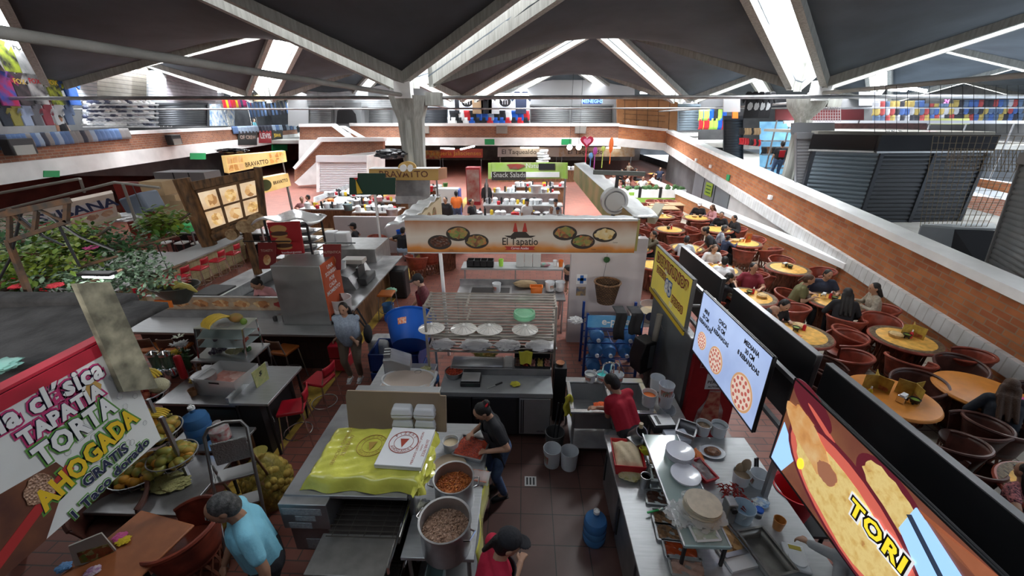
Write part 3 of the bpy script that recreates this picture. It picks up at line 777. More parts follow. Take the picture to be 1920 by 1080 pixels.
# yellow bag over the stack
YBAG = mat('yellow_bag', (.62, .6, .1), .22, var=.1, vs=5, bump=.25, bs=14, coat=.4)
yb = T('boxes_in_bag', 'stack of pizza boxes sealed in a shiny yellow plastic bag on the oven', 'bag', (-1.52, 3.15, 1.3))
def fy(u, v):
    x, y = (u-.5)*2, (v-.5)*2
    ex = max(0, abs(x)-.86)/.14; ey = max(0, abs(y)-.84)/.16; e = min(1, max(ex, ey))
    z = .135 - .13*e**1.6 + .006*sin(14*x+6*y) + .005*sin(23*y-9*x)
    return V3((x*.6*(1 + .03*sin(11*y)*e), y*.39*(1 + .05*sin(9*x)*e), max(.004, z)))
MB().grid(fy, 44, 34).b('bag', YBAG, yb, ang=60)
RINK = mat('red_print', (.35, .05, .03), .6); RINKY = mat('faded_red_print', (.38, .24, .05), .5)
def pizza_logo(par, c, right, up, r, ink, nm='printed_logo'):
    mb = MB(); Mr = TX((0,0,0), right, up).to_3x3()
    for q, w in ((r, .05), (r*.66, .03)): 
        pts = [c + Mr @ V3((q*cos(2*PI*i/28), q*sin(2*PI*i/28), 0)) for i in range(28)]
        mb.tube(pts, r*w*.6, 4, True)
    mb.prism([c + Mr @ V3(p) for p in ((-r*.32, r*.3, 0), (r*.3, r*.34, 0), (0, -r*.5, 0))], Mr @ V3((0,0,.0015)))
    mb.b(nm, ink, par)
    for w, base, sg in (('PIZZAS', PI/2, -1), ('AHOGADAS', -PI/2, 1)):
        n = len(w)
        for i, ch in enumerate(w):
            a = base + sg*(i-(n-1)/2)*(.36 if n < 7 else .28); p = c + Mr @ V3((cos(a)*r*.83, sin(a)*r*.83, 0))
            u_ = V3((cos(a), sin(a), 0))*(-sg); rr = V3((u_.y, -u_.x, 0))
            text(ch, par, TX(p, Mr @ rr, Mr @ u_, .0015), r*.3, ink, 'printed_letter', .0004)
pizza_logo(yb, V3((-.05, .07, .148)), (1, .05, 0), (0, 1, 0), .15, RINKY)
text('SERVICIO A DOMICILIO', yb, TX((-.36, .06, .152), (0, 1, 0), (-1, 0, 0)), .05, RINKY, 'printed_line', .0005)
text('3336184197', yb, TX((-.3, .06, .152), (0, 1, 0), (-1, 0, 0)), .06, RINKY, 'printed_line', .0005)
crumple('', 'bag_knot', '', (.52, -.12, 0), (.11, .26, .13), YBAG, 3, .5, 14, parent=yb)
pb = T('pizza_box', 'flat white pizza box printed in red, on the yellow bag', 'box', (-1.19, 3.17, 1.447), R(-3))
BX(-.235, .235, -.26, .26, 0, .05).b('box', PAPER, pb, bev=.004)
BX(-.237, .237, -.262, .262, .033, .037).b('lid_edge', mat('grey_seam', (.4, .4, .42), .6), pb)
pizza_logo(pb, V3((-.04, .05, .0515)), (1, 0, 0), (0, 1, 0), .15, RINK)
for i, (s_, z_) in enumerate((('MERCADO LIBERTAD JARDIN', .045), ('TAXISTA', .03), ('3336184197', .062))):
    text(s_, pb, TX((.125 + i*.042, -.01, .0505), (0, 1, 0), (-1, 0, 0)), z_*.75, RINK, 'printed_line', .0005)
cs = MB().prism([V3(p) for p in ((-.57, 0, 0), (.57, 0, 0), (.57, 0, .44), (.5, 0, .44), (.5, 0, .47), (-.57, 0, .47), (-.59, 0, .4))], (0, .03, 0)).b('cardboard_sheet', CARD, loc=(-1.43, 3.6, 1.3), bev=.008)
cs.rotation_euler = (R(-14), 0, R(-1)); tag(cs, 'tall brown cardboard sheet leaning upright behind the yellow bag', 'cardboard')
FOAM = mat('white_foam', (.78, .79, .82), .55)
def clam(loc, lab):
    t = T('foam_container', lab, 'container', loc, R(rU(-3, 3)), 'foam containers on the oven'); t.scale = (1.2, 1.2, 1.4)
    for nm, z0, z1, f in (('bottom', 0, .05, 1), ('lid', .055, .115, -1)):
        k0, k1 = (.82, 1) if f > 0 else (1, .8)
        mb = MB(); v = []
        for k, z in ((k0, z0), (k1, z1)): v += [(-.105*k, -.11*k, z), (.105*k, -.11*k, z), (.105*k, .11*k, z), (-.105*k, .11*k, z)]
        mb.add(v, [(0,3,2,1),(4,5,6,7),(0,1,5,4),(1,2,6,5),(2,3,7,6),(3,0,4,7)]).b(nm, FOAM, t, bev=.015)
    return t
c0 = at(770, 800, 1.3)
for i, (dx, dz, lb) in enumerate(((-.06, 0, 'white foam container under the left stack by the cardboard'), (.2, 0, 'white foam container under the right stack by the cardboard'), (-.06, .165, 'white foam container topping the left stack by the cardboard'), (.2, .165, 'white foam container topping the right stack by the cardboard'))):
    clam((c0.x + dx, c0.y + .02, 1.3 + dz), lb)
dt = T('dough_tray', 'wide pale dough tray wrapped in plastic behind the cardboard', 'tray', (-1.72, 5.05, .92))
MB().grid(lambda u, v: V3(((u-.5)*.72, (v-.5)*.42, .07 + .012*sin(8*u)*sin(7*v))), 12, 8).b('dough', mat('pale_dough', (.55, .45, .38), .6), dt)
BX(-.4, .4, -.25, .25, 0, .05).b('tray', WHITEP, dt, bev=.02)
MB().torus((0, 0, .06), .4, .022, 30, 5, sy=.62).b('plastic_wrap', mat('wrap', (.75, .76, .76), .25, bump=.4, bs=30), dt)
# pot table -------------------------------------------------
def table(name, label, cat, x0, x1, y0, y1, z, m=STEEL, th=.04, under=None, legs=True, legm=STEELD, lip=0):
    t = T(name, label, cat, ((x0+x1)/2, (y0+y1)/2, 0)); w, d = (x1-x0)/2, (y1-y0)/2
    BX(-w, w, -d, d, z-th, z).b('top', m, t, bev=.006)
    if legs:
        for sx in (-1, 1):
            for sy in (-1, 1): CY((sx*(w-.06), sy*(d-.06), 0), (sx*(w-.06), sy*(d-.06), z-th), .02, n=8).b('leg', legm, t)
    if under: BX(-w+.04, w-.04, -d+.04, d-.04, .2, .225).b('lower_shelf', under, t)
    if lip: BX(-w, w, d-.02, d, z, z+lip).b('upstand', m, t)
    return t
table('prep_table', 'long steel prep table holding the two big stew pots', 'table', -1.1, -.42, 2.42, 4.2, .9, under=STEELD)
def pot(label, x, y, r, h, cont, z=.9, chunk=.016, n=260):
    t = T('stock_pot', label, 'pot', (x, y, z), rU(-.4, .4)); 
    LA([(0.001, .0), (r*.96, 0), (r*.98, .02), (r*.98, h), (r*1.04, h+.004), (r*1.03, h+.014), (r*.95, h+.01), (r*.94, .02), (0.001, .015)], n=36).b('pot', mat('aluminium', (.5, .5, .51), .35, .85, var=.15, vs=5), t)
    for sg in (-1, 1):
        MB().tube([(sg*r*.98, -.06, h-.07), (sg*(r+.05), -.05, h-.05), (sg*(r+.05), .05, h-.05), (sg*r*.98, .06, h-.07)], .009, 6).b('handle', CHROME, t)
    mb = MB(); mb.lathe([(r*.94, h*.62), (r*.6, h*.68), (0.001, h*.7)], n=24); chunks(mb, n, r*.9, h*.64, chunk)
    mb.b('stew', cont, t)
    return t
pot('large aluminium pot of orange tomato stew beside the sausage pack', -.69, 3.03, .205, .33, TINGA)
pot('large aluminium pot of shredded brown meat, next to the woman in the cap', -.69, 2.55, .235, .34, MEAT, n=340)
p = at(842, 864, 1.05)
plate('shallow beige lid lying behind the tomato stew pot', (p.x, p.y, .93), .2, mat('beige_enamel', (.42, .32, .22), .4), cat='lid', name='pot_lid')
p = at(845, 828, 1.03)
bucket('white tub of pale dough under plastic, beside the red sauce tray', (p.x, p.y, .9), .095, .15, DOUGH, lab=None, handle=False)
pan('square steel tray of chopped red sauce at the woman in black', (-.6, 3.72, .9), .36, .34, .07, R(-14), REDSAU, STEELD, fill=.85)
sp = T('sausage_pack', 'clear pack of pink sausages beside the tomato stew pot', 'sausages', (-.48, 3.33, .9), R(-8))
for k in range(7): MB().tube([(-.11, -.07+k*.023, .03), (0, -.07+k*.023, .036), (.11, -.07+k*.023, .03)], .012, 7).b('sausage', mat('sausage_pink', (.45, .19, .14), .4), sp)
MB().grid(lambda u, v: V3(((u-.5)*.27, (v-.5)*.2, .052 - .04*abs(2*v-1)**4 + .004*sin(20*u))), 12, 10).b('film', FILM, sp)
gl = crumple('pair of dark and cream work gloves lying by the stew pots', 'work_gloves', 'gloves', (-1.01, 2.92, .9), (.07, .1, .04), mat('glove_cloth', (.05, .06, .09), .8, c2=(.5, .48, .38), vs=9), 5)
yf = MB().grid(lambda u, v: V3((.02*sin(9*u) + .03*v, (u-.5)*1.0, -.28*v)), 20, 4).b('yellow_bag_strip', YBAG, loc=(-.415, 3.0, .89), solid=.004); tag(yf, 'yellow plastic strip hanging over the prep table edge', 'bag')
bn = LA([(0.001, 0), (.1, 0), (.13, .3), (.115, .3), (.09, .02), (0.001, .02)], n=4).b('waste_bin', mat('pale_teal_plastic', (.3, .42, .42), .5), loc=(-.83, 2.55, .23), ang=20); bn.rotation_euler = (0, 0, PI/4); tag(bn, 'pale teal square bin on the shelf below the stew pots', 'bin')
RSH = cloth('crimson', (.42, .01, .04))
person_w('woman in black T-shirt with red hair tie, stirring the red sauce tray', (-.26, 3.92), 205, [(-.6, 3.85, 1.07), (-.4, 3.62, 1.0)], lean=16, nod=30, s=.93, top=CLOTHK, bottom=CLOTHJ, hair='bun', band=REDP, apron=CLOTHK, vox=.014)
person_w('woman in black cap and crimson shirt with a black apron by the pots', (-.28, 2.1), 20, [(.0, 2.3, 1.05), (-.05, 1.85, .95)], lean=14, nod=14, turn=-12, s=.98, top=RSH, hair='tail', cap=CLOTHK, apron=CLOTHK, vox=.013, sleeve='short')
# refrigerated back counter -------------------------------------------------
rc = T('refrigerated_counter', 'grey-topped refrigerated counter with steel doors facing the tiled floor', 'counter', (-.38, 5.15, 0))
BX(-.85, .83, -.3, .32, .82, .9).b('top', mat('grey_board', (.3, .31, .32), .45, .3, var=.08), rc, bev=.006)
BX(-.83, .81, -.26, .3, .1, .82).b('carcass', BLACKM, rc)
for i, (x0, x1, mm) in enumerate(((-.82, -.38, mat('dark_door', (.05, .05, .055), .4, .6)), (-.36, .3, mat('dark_door', (.05, .05, .055), .4, .6)), (.34, .8, STEEL))):
    d = BX(x0, x1, -.29, -.26, .14, .8).b('door', mm, rc, bev=.008)
    for q in (.03, .06): BX(x0+q-.008, x0+q+.008, -.297, -.29, .16, .78).b('handle_groove', BLACKP, d)
text('atosa', rc, TX((.66, -.291, .2), (1, 0, 0), (0, 0, 1)), .05, BLACKP, 'maker_badge', .001)
for sx in (-.75, .73):
    for sy in (-.2, .24): CY((sx, sy, 0), (sx, sy, .1), .025).b('foot', BLACKM, rc)
# raised ingredient rail
ir = T('ingredient_rail', 'steel raised ingredient rail with its lid closed at the left end', 'food rail', (-.38, 5.4, .9))
BX(-.75, .83, -.1, .24, 0, .12).b('body', STEELD, ir, bev=.005)
MB().grid(lambda u, v: V3((-.73 + .8*u, -.08 + .3*v, .13 + .05*sin(PI*v))), 2, 8).b('lid', STEEL, ir, solid=.01)
BX(.1, .22, -.09, .23, .12, .15).b('cover', STEEL, ir)
for x, c, lb in ((.31, DARKSAU, 'dark olives'), (.43, REDSAU, 'red sauce'), (.54, mat('ham_pink', (.55, .25, .24), .5), 'pink ham'), (.66, foodmat('sweetcorn', [(.4, .28, .05), (.6, .5, .15)], 60), 'sweetcorn'), (.77, foodmat('chorizo', [(.25, .04, .03), (.4, .2, .18)], 50), 'chorizo')):
    pan('small black tub of %s in the ingredient rail' % lb, (-.38 + x, 5.45, 1.0), .1, .24, .03 + .02, 0, c, BLACKP, 'ingredient tubs in the rail', .9, 'tub', 'ingredient_tub')
MB_lid = BX(.25, .83, .24, .27, .05, .3).b('raised_cover', BLACKM, ir)
pot_r = T('sauce_pan', 'dark round pan of red meat sauce on the grey counter', 'pan', (-1.06, 5.27, .9))
LA([(0.001, 0), (.12, 0), (.15, .1), (.14, .1), (.11, .01), (0.001, .01)], n=24).b('bowl', STEELD, pot_r)
mb = LA([(.138, .08), (0.001, .09)], n=16); chunks(mb, 70, .12, .085, .025, .02); mb.b('sauce', REDSAU, pot_r)
sc_ = T('digital_scale', 'steel kitchen scale with black front on the grey counter', 'scale', (-.78, 5.1, .9))
BX(-.15, .15, -.12, .12, 0, .07).b('body', BLACKP, sc_, bev=.01); BX(-.14, .14, -.1, .13, .08, .1).b('platform', STEEL, sc_, bev=.008)
BX(-.06, .06, -.122, -.12, .02, .055).b('display', mat('dark_display', (.05, .07, .06), .2), sc_)
kn = T('knife', 'black knife lying on the grey counter', 'knife', (-.42, 5.02, .905), R(35)); BX(-.13, .02, -.012, .012, 0, .003).b('blade', STEEL, kn); BX(.02, .14, -.012, .012, 0, .015).b('handle', BLACKP, kn, bev=.004)
p = at(966, 722, .9); crumple('crumpled yellow cloth on the grey counter', 'cleaning_cloth', 'cloth', (p.x, p.y, .9), (.07, .06, .045), YEL, 9)
bt = T('warmer_box', 'black warmer box with copper dish beside the ingredient rail', 'box', (.6, 5.45, .9)); BX(-.1, .1, -.12, .12, -.9, .12).b('body', BLACKM, bt, bev=.01); LA([(0.001, .12), (.05, .12), (.07, .16), (0.001, .15)], n=16).b('dish', mat('copper', (.5, .22, .12), .3, .9), bt)
# shelving rack -------------------------------------------------
rk = T('pan_rack', 'tall open steel rack of slatted shelves behind the grey counter', 'rack', (-.5, 5.72, 0))
RKM = mat('rack_steel', (.45, .43, .4), .4, .8, var=.15)
for sx in (-1, 1):
    for sy in (-1, 1): MB().bar((sx*1.0, sy*.25, 0), (sx*1.0, sy*.25, 2.02), .035).b('post', RKM, rk)
for z in (2.0, 1.76, 1.48, 1.22):
    mb = MB()
    for k in range(6): mb.bar((-1, -.25 + k*.1, z), (1, -.25 + k*.1, z), .028, .022)
    for x in (-1, -.36, 1): mb.bar((x, -.26, z-.008), (x, .26, z-.008), .03, .022)
    mb.b('shelf', RKM, rk)
PLB = mat('bagged_plates', (.68, .66, .64), .3, var=.08, vs=10, bump=.3, bs=20, coat=.3)
for i, px in enumerate((845, 898, 940, 998)):
    p = at(px, 622, 1.5, Y=None); x = (px - 943)/103.0 - .5
    t = T('bagged_plates', ['left end of the rack shelf', 'second from the left on the rack shelf', 'third from the left on the rack shelf', 'right end of the rack shelf'][i].join(('stack of plates tied in a clear bag, ', '')), 'plates', (x, 5.62, 1.495), 0, 'bagged plates on the rack')
    LA([(0.001, 0), (.14, 0), (.2, .035), (.21, .05), (.19, .065), (.08, .1), (0.001, .11)], n=24, sy=.95).b('plates', PLB, t)
    mb = MB()
    for k in range(16): a = 2*PI*k/16; mb.tube([(0, 0, .125), (.09*cos(a), .09*sin(a), .1), (.2*cos(a), .19*sin(a), .07)], .004, 4)
    mb.b('bag_pleats', FILM, t); MB().sph((0, 0, .125), (.025, .02, .025), 8, 6).b('knot', WHITEP, t)
GRB = mat('green_bag', (.2, .5, .3), .3, bump=.3, bs=25, coat=.3)
p = at(982, 603, 1.76)
t = T('green_bagged_plates', 'stack of plates in a green bag on the second rack shelf', 'plates', (.02, 5.55, 1.775)); LA([(0.001, 0), (.13, 0), (.17, .04), (.17, .09), (.13, .1), (0.001, .105)], n=22).b('bag', GRB, t); MB().torus((0, 0, .1), .15, .02, 20, 5).b('rolled_edge', GRB, t)
BAGW = mat('white_bag', (.6, .6, .62), .3, bump=.4, bs=22, coat=.2)
for i, (x, rx, nm) in enumerate(((-1.28, .17, 'knotted white plastic bag hanging over the lowest rack shelf'), (-.75, .24, 'flat white bag beside the hanging one on the lowest rack shelf'), (-.25, .2, 'white bag behind the yellow cloth on the lowest rack shelf'), (.3, .24, 'clear bag of plates at the right end of the lowest rack shelf'))):
    crumple(nm, 'plastic_bag', 'bag', (x, 5.6, 1.235), (rx, .17, .07), BAGW, 20 + i, .3)
yc = MB().grid(lambda u, v: V3(((u-.5)*.22*(1-.25*v), -.03 - .1*v*(v < .9) - .02*sin(8*u), .03 - .2*v)), 10, 8).b('yellow_cloth', YEL, loc=(.05, 5.47, 1.23), solid=.006); tag(yc, 'yellow cloth hanging from the lowest rack shelf', 'cloth')
pw = crumple('bunch of yellow-green food behind the ingredient rail', 'vegetable_bunch', 'vegetables', (-.62, 5.72, 1.0), (.2, .12, .1), foodmat('yellow_greens', [(.2, .25, .05), (.5, .45, .12), (.6, .3, .05)], 30), 31)
# slicer table, blue tubs -------------------------------------------------
table('slicer_table', 'small steel table with the meat slicer', 'table', -2.3, -1.4, 4.9, 5.6, .9)
sl = T('meat_slicer', 'boxy steel meat slicer with slotted top', 'slicer', (-1.98, 5.4, .9), R(12))
MB().prism([(-.2, -.17, 0), (.2, -.17, 0), (.2, -.17, .16), (-.08, -.17, .3), (-.2, -.17, .3)], (0, .36, 0)).b('housing', STEEL, sl, bev=.012)
for q in (-.08, 0, .08): BX(-.19, -.09, q-.02, q+.02, .3, .36).b('slot_rail', STEELD, sl)
cup('clear plastic cup beside the meat slicer', (-1.62, 5.22, .9), .055, .1, CLEARP)
crumple('handful of pale greens on the slicer table', 'greens', 'greens', (-1.55, 5.42, .9), (.08, .07, .04), mat('pale_green', (.35, .38, .15), .6, c2=(.6, .55, .3), vs=20), 33)
bl = T('blue_tub', 'big round blue tub tipped on its side above the blue crate', 'tub', at(770, 655, .9), R(8))
LA([(0.001, 0), (.3, 0), (.33, .1), (.42, .5), (.46, .52), (.45, .54), (.4, .52), (.3, .03), (0.001, .03)], n=36).b('shell', BLUEC, bl)
LA([(.368, .25), (.395, .36)], n=6, a0=-1.9, a1=-1.5).b('orange_sticker', mat('sticker_orange', (.7, .15, .05), .5, c2=(.8, .6, .5), vs=30), bl)
bl.rotation_euler = (R(-54), R(-6), R(5)); bl.location.z = .98
cr = T('blue_crate', 'dark blue plastic crate under the tipped blue tub', 'crate', (-2.3, 6.35, 0)); DB = mat('dark_blue_plastic', (.005, .03, .15), .45)
for z in (0, .4): 
    mb = MB(); mb.bx(-.45, .45, -.3, .3, z, z+.03)
    for x0, x1, y0, y1 in ((-.45, .45, -.3, -.27), (-.45, .45, .27, .3), (-.45, -.42, -.3, .3), (.42, .45, -.3, .3)): mb.bx(x0, x1, y0, y1, z, z+.36)
    mb.b('tier', DB, cr, bev=.01)
jug('empty blue water jug lying behind the meat slicer', (-1.66, 5.85, .5), rot=(R(70), 0, R(30)))
sk = MB().prism([(-.2, -.2, 0), (.2, -.2, 0), (.2, .2, 0), (-.2, .2, 0)], (0, 0, .75)).b('white_sack', mat('sack_white', (.4, .4, .4), .9, var=.2), loc=(-2.75, 6.7, 0), bev=.08); tag(sk, 'pale full sack standing by the blue tub', 'sack')
# sink -------------------------------------------------
sn = T('double_sink', 'two-bowl steel sink with tall curved taps', 'sink', (1.27, 4.87, 0))
for (x0, x1, y0, y1) in ((-.6, .58, -.4, -.33), (-.6, .58, .3, .42), (-.6, -.54, -.33, .3), (.5, .58, -.33, .3), (-.03, .03, -.33, .3)): 
    BX(x0, x1, y0, y1, .86, .9).b('rim', mat('bright_steel', (.72, .73, .74), .22, .8), sn, bev=.008)
for x0, x1 in ((-.54, -.03), (.03, .5)):
    m_ = MB(); m_.bx(x0, x1, -.33, .3, .56, .575)
    for a in ((x0, x1, -.34, -.33), (x0, x1, .3, .31), (x0-.01, x0, -.33, .3), (x1, x1+.01, -.33, .3)): m_.bx(*a, .56, .88)
    m_.b('bowl', STEEL, sn)
for sx in (-.55, .53):
    for sy in (-.35, .38): CY((sx, sy, 0), (sx, sy, .87), .02).b('leg', STEELD, sn)
BX(-.55, .53, -.35, .38, .2, .22).b('shelf', STEELD, sn)
for x, dx in ((-.04, .16), (.08, .12)):
    MB().tube([(x, .36, .9), (x, .36, 1.15)] + [(x + dx*(1-cos(a))*.5, .36 - .12*sin(a)*.3, 1.15 + .09*sin(a)) for a in [PI*i/8 for i in range(1, 9)]] + [(x+dx, .33, 1.05)], .013, 7).b('tap', CHROME, sn)
for px, lb, cm in ((1108, 'white bucket of soapy water at the left of the sink back edge', mat('grey_water', (.4, .42, .4), .2)), (1130, 'white bucket with a turquoise cloth behind the sink', mat('turquoise_cloth', (.05, .5, .48), .7)), (1160, 'white printed tub behind the tall sink tap', None)):
    p = at(px, 708, 1.0); bucket(lb, (p.x, 5.2, .9), .085, .14, cm, group='tubs on the sink')
yt = MB().grid(lambda u, v: V3(((u-.5)*.1 + .015*sin(9*v), -.02*sin(7*u), .05 - .34*v + .04*sin(3*u))), 8, 14).b('yellow_towel', YEL, loc=(.66, 4.7, .92), solid=.02); tag(yt, 'yellow towel hung over the left edge of the sink', 'towel')
person_w('cook in a red T-shirt bending over the sink, holding an orange cloth', (1.4, 4.12), 122, [(1.02, 4.42, 1.02), (1.22, 4.55, 1.0)], lean=34, nod=18, turn=20, s=.98, top=CLOTHRED, hair='short', vox=.014, sleeve='short')
oc = crumple('orange rag in the hands of the cook at the sink', 'orange_rag', 'cloth', (1.08, 4.5, .98), (.1, .06, .05), mat('orange_rag', (.7, .1, .02), .8, bump=.4), 41)
gb = T('mop_bucket', 'grey bin holding dark mop handles beside the sink', 'bin', (.5, 4.75, 0)); LA([(0.001, 0), (.12, 0), (.15, .3), (.14, .3), (.11, .02), (0.001, .02)], n=18).b('bin', mat('grey_bin', (.1, .1, .1), .6), gb)
for a, b_ in (((.02, 0), (.1, .08)), ((-.03, .02), (.04, .1))): CY((*a, .03), (*b_, .75), .012, n=6).b('mop_handle', BLACKM, gb)
bucket('white bucket on the kitchen floor, left of the pair', (.44, 4.42, 0), .125, .3, lab=LABELG, group='empty buckets on the kitchen floor')
bucket('white bucket on the kitchen floor, right of the pair', (.68, 4.38, 0), .125, .3, lab=LABELG, group='empty buckets on the kitchen floor')
jug('full blue water jug standing on the dark kitchen tiles', (.87, 3.3, 0))
dr = T('floor_drain', 'small square metal drain in the kitchen tiles', 'drain', (.13, 4.1, .006)); BX(-.08, .08, -.08, .08, 0, .004).b('plate', mat('drain_white', (.45, .45, .44), .5), dr)
mb = MB(); [mb.bx(-.06+i*.045, -.045+i*.045+.012, -.06, .06, .004, .006) for i in range(3)]; mb.b('slots', BLACKP, dr)
bucket('pale bucket under the sink', (1.35, 4.75, .225), .13, .25, handle=False, lab=None)
# buckets right of the sink
for i, (px, py, z, lb, cm) in enumerate(((1215, 750, .9, 'white bucket holding an orange sponge right of the sink', mat('orange_sponge', (.75, .18, .04), .8)), (1230, 720, .95, 'cloudy tub behind the stacked buckets right of the sink', None), (1247, 735, 1.12, 'white bucket on top of the stack right of the sink', None), (1246, 752, .92, 'white bucket under the top one of the stack right of the sink', None), (1243, 772, .7, 'white bucket tilted at the foot of the stack right of the sink', None))):
    p = at(px, py + 8, z); bucket(lb, p, .1, .2, cm, group='buckets right of the sink', tilt=(R(20), R(10), 0) if i == 4 else None)
table('drain_table', 'low dark steel stand for the buckets right of the sink', 'table', 1.86, 2.32, 4.15, 5.15, .7)
# ================================================================ SERVING COUNTER (near right)
ctr = T('serving_counter', 'long steel serving counter with food pans let into its top', 'counter', (1.95, 3.0, 0))
BX(-.9, .86, -1.3, 1.05, .86, .9).b('top', STEEL, ctr, bev=.006)
BX(-.84, .8, -1.25, 1.0, .1, .86).b('carcass', mat('dark_cabinet', (.035, .033, .032), .5, .4), ctr)
for i in range(3):
    d = BX(-.87, -.84, -1.2 + i*.74, -.52 + i*.74, .16, .82).b('door', STEELD, ctr, bev=.008); BX(-.885, -.87, -.6 + i*.74, -.56 + i*.74, .3, .7).b('handle', BLACKP, d)
def pt(px, py, z=.9): p = at(px, py, z); return (p.x, p.y, z)
GR = 'food pans in the serving counter'
for px, py, c, lb, sx in ((1233, 866, STEW, 'small pan of red-brown stew nearest the dough tub', .22), (1240, 892, DARKSAU, 'small pan of dark sauce behind the metal can', .22), (1262, 922, DARKSAU, 'long dark mole pan beneath the glass shelf', .3),
                          (1236, 936, DARKSAU, 'nearly black sauce pan beside the metal can', .28), (1250, 972, STEW, 'pan of chunky brown stew with a green spoon', .28), (1258, 1002, STEW, 'pan of brown stew between the green spoon and the orange salsa', .28),
                          (1276, 1034, ORSAU, 'pan of smooth orange-red salsa in the serving counter', .3), (1288, 1066, PINKSAU, 'pan of pinkish beans at the near end of the serving counter', .3)):
    p = pt(px, py); pan(lb, (p[0], p[1], .865), sx, .17, .06, R(-6), c, STEEL, GR, .75)
sp_ = T('serving_spoon', 'green-handled spoon lying in the stew pan', 'spoon', pt(1230, 958, .935), R(15)); BX(-.1, .03, -.01, .01, 0, .012).b('handle', mat('green_plastic', (.02, .4, .1), .4), sp_, bev=.004); MB().sph((.07, 0, .005), (.04, .025, .01)).b('bowl', CHROME, sp_)
rt = T('red_tub', 'red tub heaped with pale masa dough at the far end of the serving counter', 'tub', pt(1174, 868), R(-4))
mb = MB(); v = []
for k, z in ((.82, 0), (1, .17)): v += [(-.17*k, -.21*k, z), (.17*k, -.21*k, z), (.17*k, .21*k, z), (-.17*k, .21*k, z)]
mb.add(v, [(0,3,2,1),(0,1,5,4),(1,2,6,5),(2,3,7,6),(3,0,4,7)]).b('shell', REDP, rt, solid=.012, bev=.01)
MB().grid(lambda u, v: V3(((u-.5)*.3, (v-.5)*.38, .13 + .09*(sin(PI*u)*sin(PI*v))**.5 + .008*sin(17*u+9*v))), 16, 16).b('dough', DOUGH, rt)
bt_ = crumple('bag of yellowish cheese in clear film by the red tub', 'cheese_bag', 'bag', pt(1182, 893), (.13, .1, .07), mat('cheese', (.5, .45, .18), .35, c2=(.62, .58, .4), vs=14, bump=.4, coat=.4), 51, .25)
cn = T('metal_can', 'tall tin of brown sauce standing on the serving counter', 'can', pt(1208, 912)); LA([(0.001, 0), (.055, 0), (.055, .16), (.05, .16), (.05, .02)], n=20).b('tin', STEELD, cn); LA([(.05, .13), (0.001, .13)], n=16).b('sauce', DARKSAU, cn)
pan('empty perforated steel pan beside the metal can', (*pt(1228, 915)[:2], .9), .12, .1, .05)
gt = T('box_grater', 'steel hopper and grater leaning by the red tub', 'grater', (*pt(1195, 846)[:2], .9), R(30))
MB().prism([(-.08, -.07, .0), (.08, -.07, .0), (.1, -.07, .17), (-.12, -.07, .2)], (0, .16, 0)).b('hopper', STEEL, gt, bev=.006)
LA([(.07, 0), (.075, .22), (.065, .22), (.06, 0)], n=18).b('tube', STEELD, gt, (.02, .12, .12)).rotation_euler = (R(35), 0, 0)
LA([(0.001, .24), (.025, .24), (.025, .3), (0.001, .3)], n=12).b('pestle', mat('pale_wood', (.55, .45, .3), .6), gt, (.02, .02, .1))
yb2 = T('yellow_scoop', 'yellow plastic strainer bowl by the grater', 'bowl', (*pt(1213, 868)[:2], 1.02), R(40)); LA([(.02, 0), (.08, .02), (.12, .09), (.11, .09), (.07, .03)], n=20, sy=.7).b('bowl', mat('yellow_plastic', (.6, .6, .05), .35), yb2); yb2.rotation_euler = (R(-25), R(15), R(40))
lb_ = cup('white bottle under the yellow strainer bowl', (*pt(1208, 880)[:2], .9), .05, .12, CLEARP, cat='bottle', name='squeeze_bottle')
# glass shelf with plates
gs = T('serving_shelf', 'raised glass shelf on dark posts over the food pans', 'shelf', (1.62, 2.98, 0))
p1, p2 = at(1296, 1026, 1.18), at(1362, 1018, 1.18)
BX(-.19, .2, -.56, .78, 1.165, 1.18).b('glass', mat('shelf_glass', (.55, .68, .66), .08, trans=.5, alpha=.9), gs)
BX(-.2, -.185, -.57, .79, 1.16, 1.187).b('edge_strip', STEEL, gs); BX(.2, .215, -.57, .79, 1.16, 1.187).b('edge_strip', STEEL, gs); BX(-.19, .2, -.575, -.56, 1.16, 1.187).b('edge_strip', mat('edge_glass_blue', (.35, .5, .52), .2), gs)
for sx, y in ((-.17, -.54), (.18, -.54), (-.17, .74), (.18, .74)): MB().bar((sx, y, .9), (sx, y, 1.165), .025).b('post', BLACKM, gs)
PLW = mat('white_plates', (.74, .76, .82), .28, coat=.3)
p = at(1275, 846, 1.25); plate('taller stack of white plates on the glass shelf', (p.x, p.y, 1.18), .15, PLW, n=6)
p = at(1286, 888, 1.22); plate('short stack of white plates nearer the tortilla bag', (p.x, p.y, 1.18), .15, PLW, n=2)
tb = T('tortilla_bag', 'stack of white tortillas in a clear crinkled bag on the glass shelf', 'tortillas', (1.68, 2.72, 1.18))
mb = MB()
for k in range(16): mb.lathe([(0.001, k*.011), (.155 + .008*sin(k*2.1), k*.011 + .002), (.155 + .008*sin(k*2.1), k*.011 + .008), (0.001, k*.011 + .01)], c=(.012*sin(k*1.7), .012*cos(k*2.3), 0), n=22)
mb.b('tortillas', mat('tortilla', (.62, .54, .42), .6, var=.1, vs=14), tb)
crumple('', 'bag', '', (0, 0, .0), (.205, .205, .135), mat('crinkled_film', (.82, .82, .82), .12, alpha=.32, bump=.6, bs=25), 61, .22, 18, parent=tb)
crumple('', 'bag_tail', '', (-.2, -.02, .0), (.11, .13, .06), mat('crinkled_film', (.8, .8, .8), .1, alpha=.3), 62, .5, 14, parent=tb)
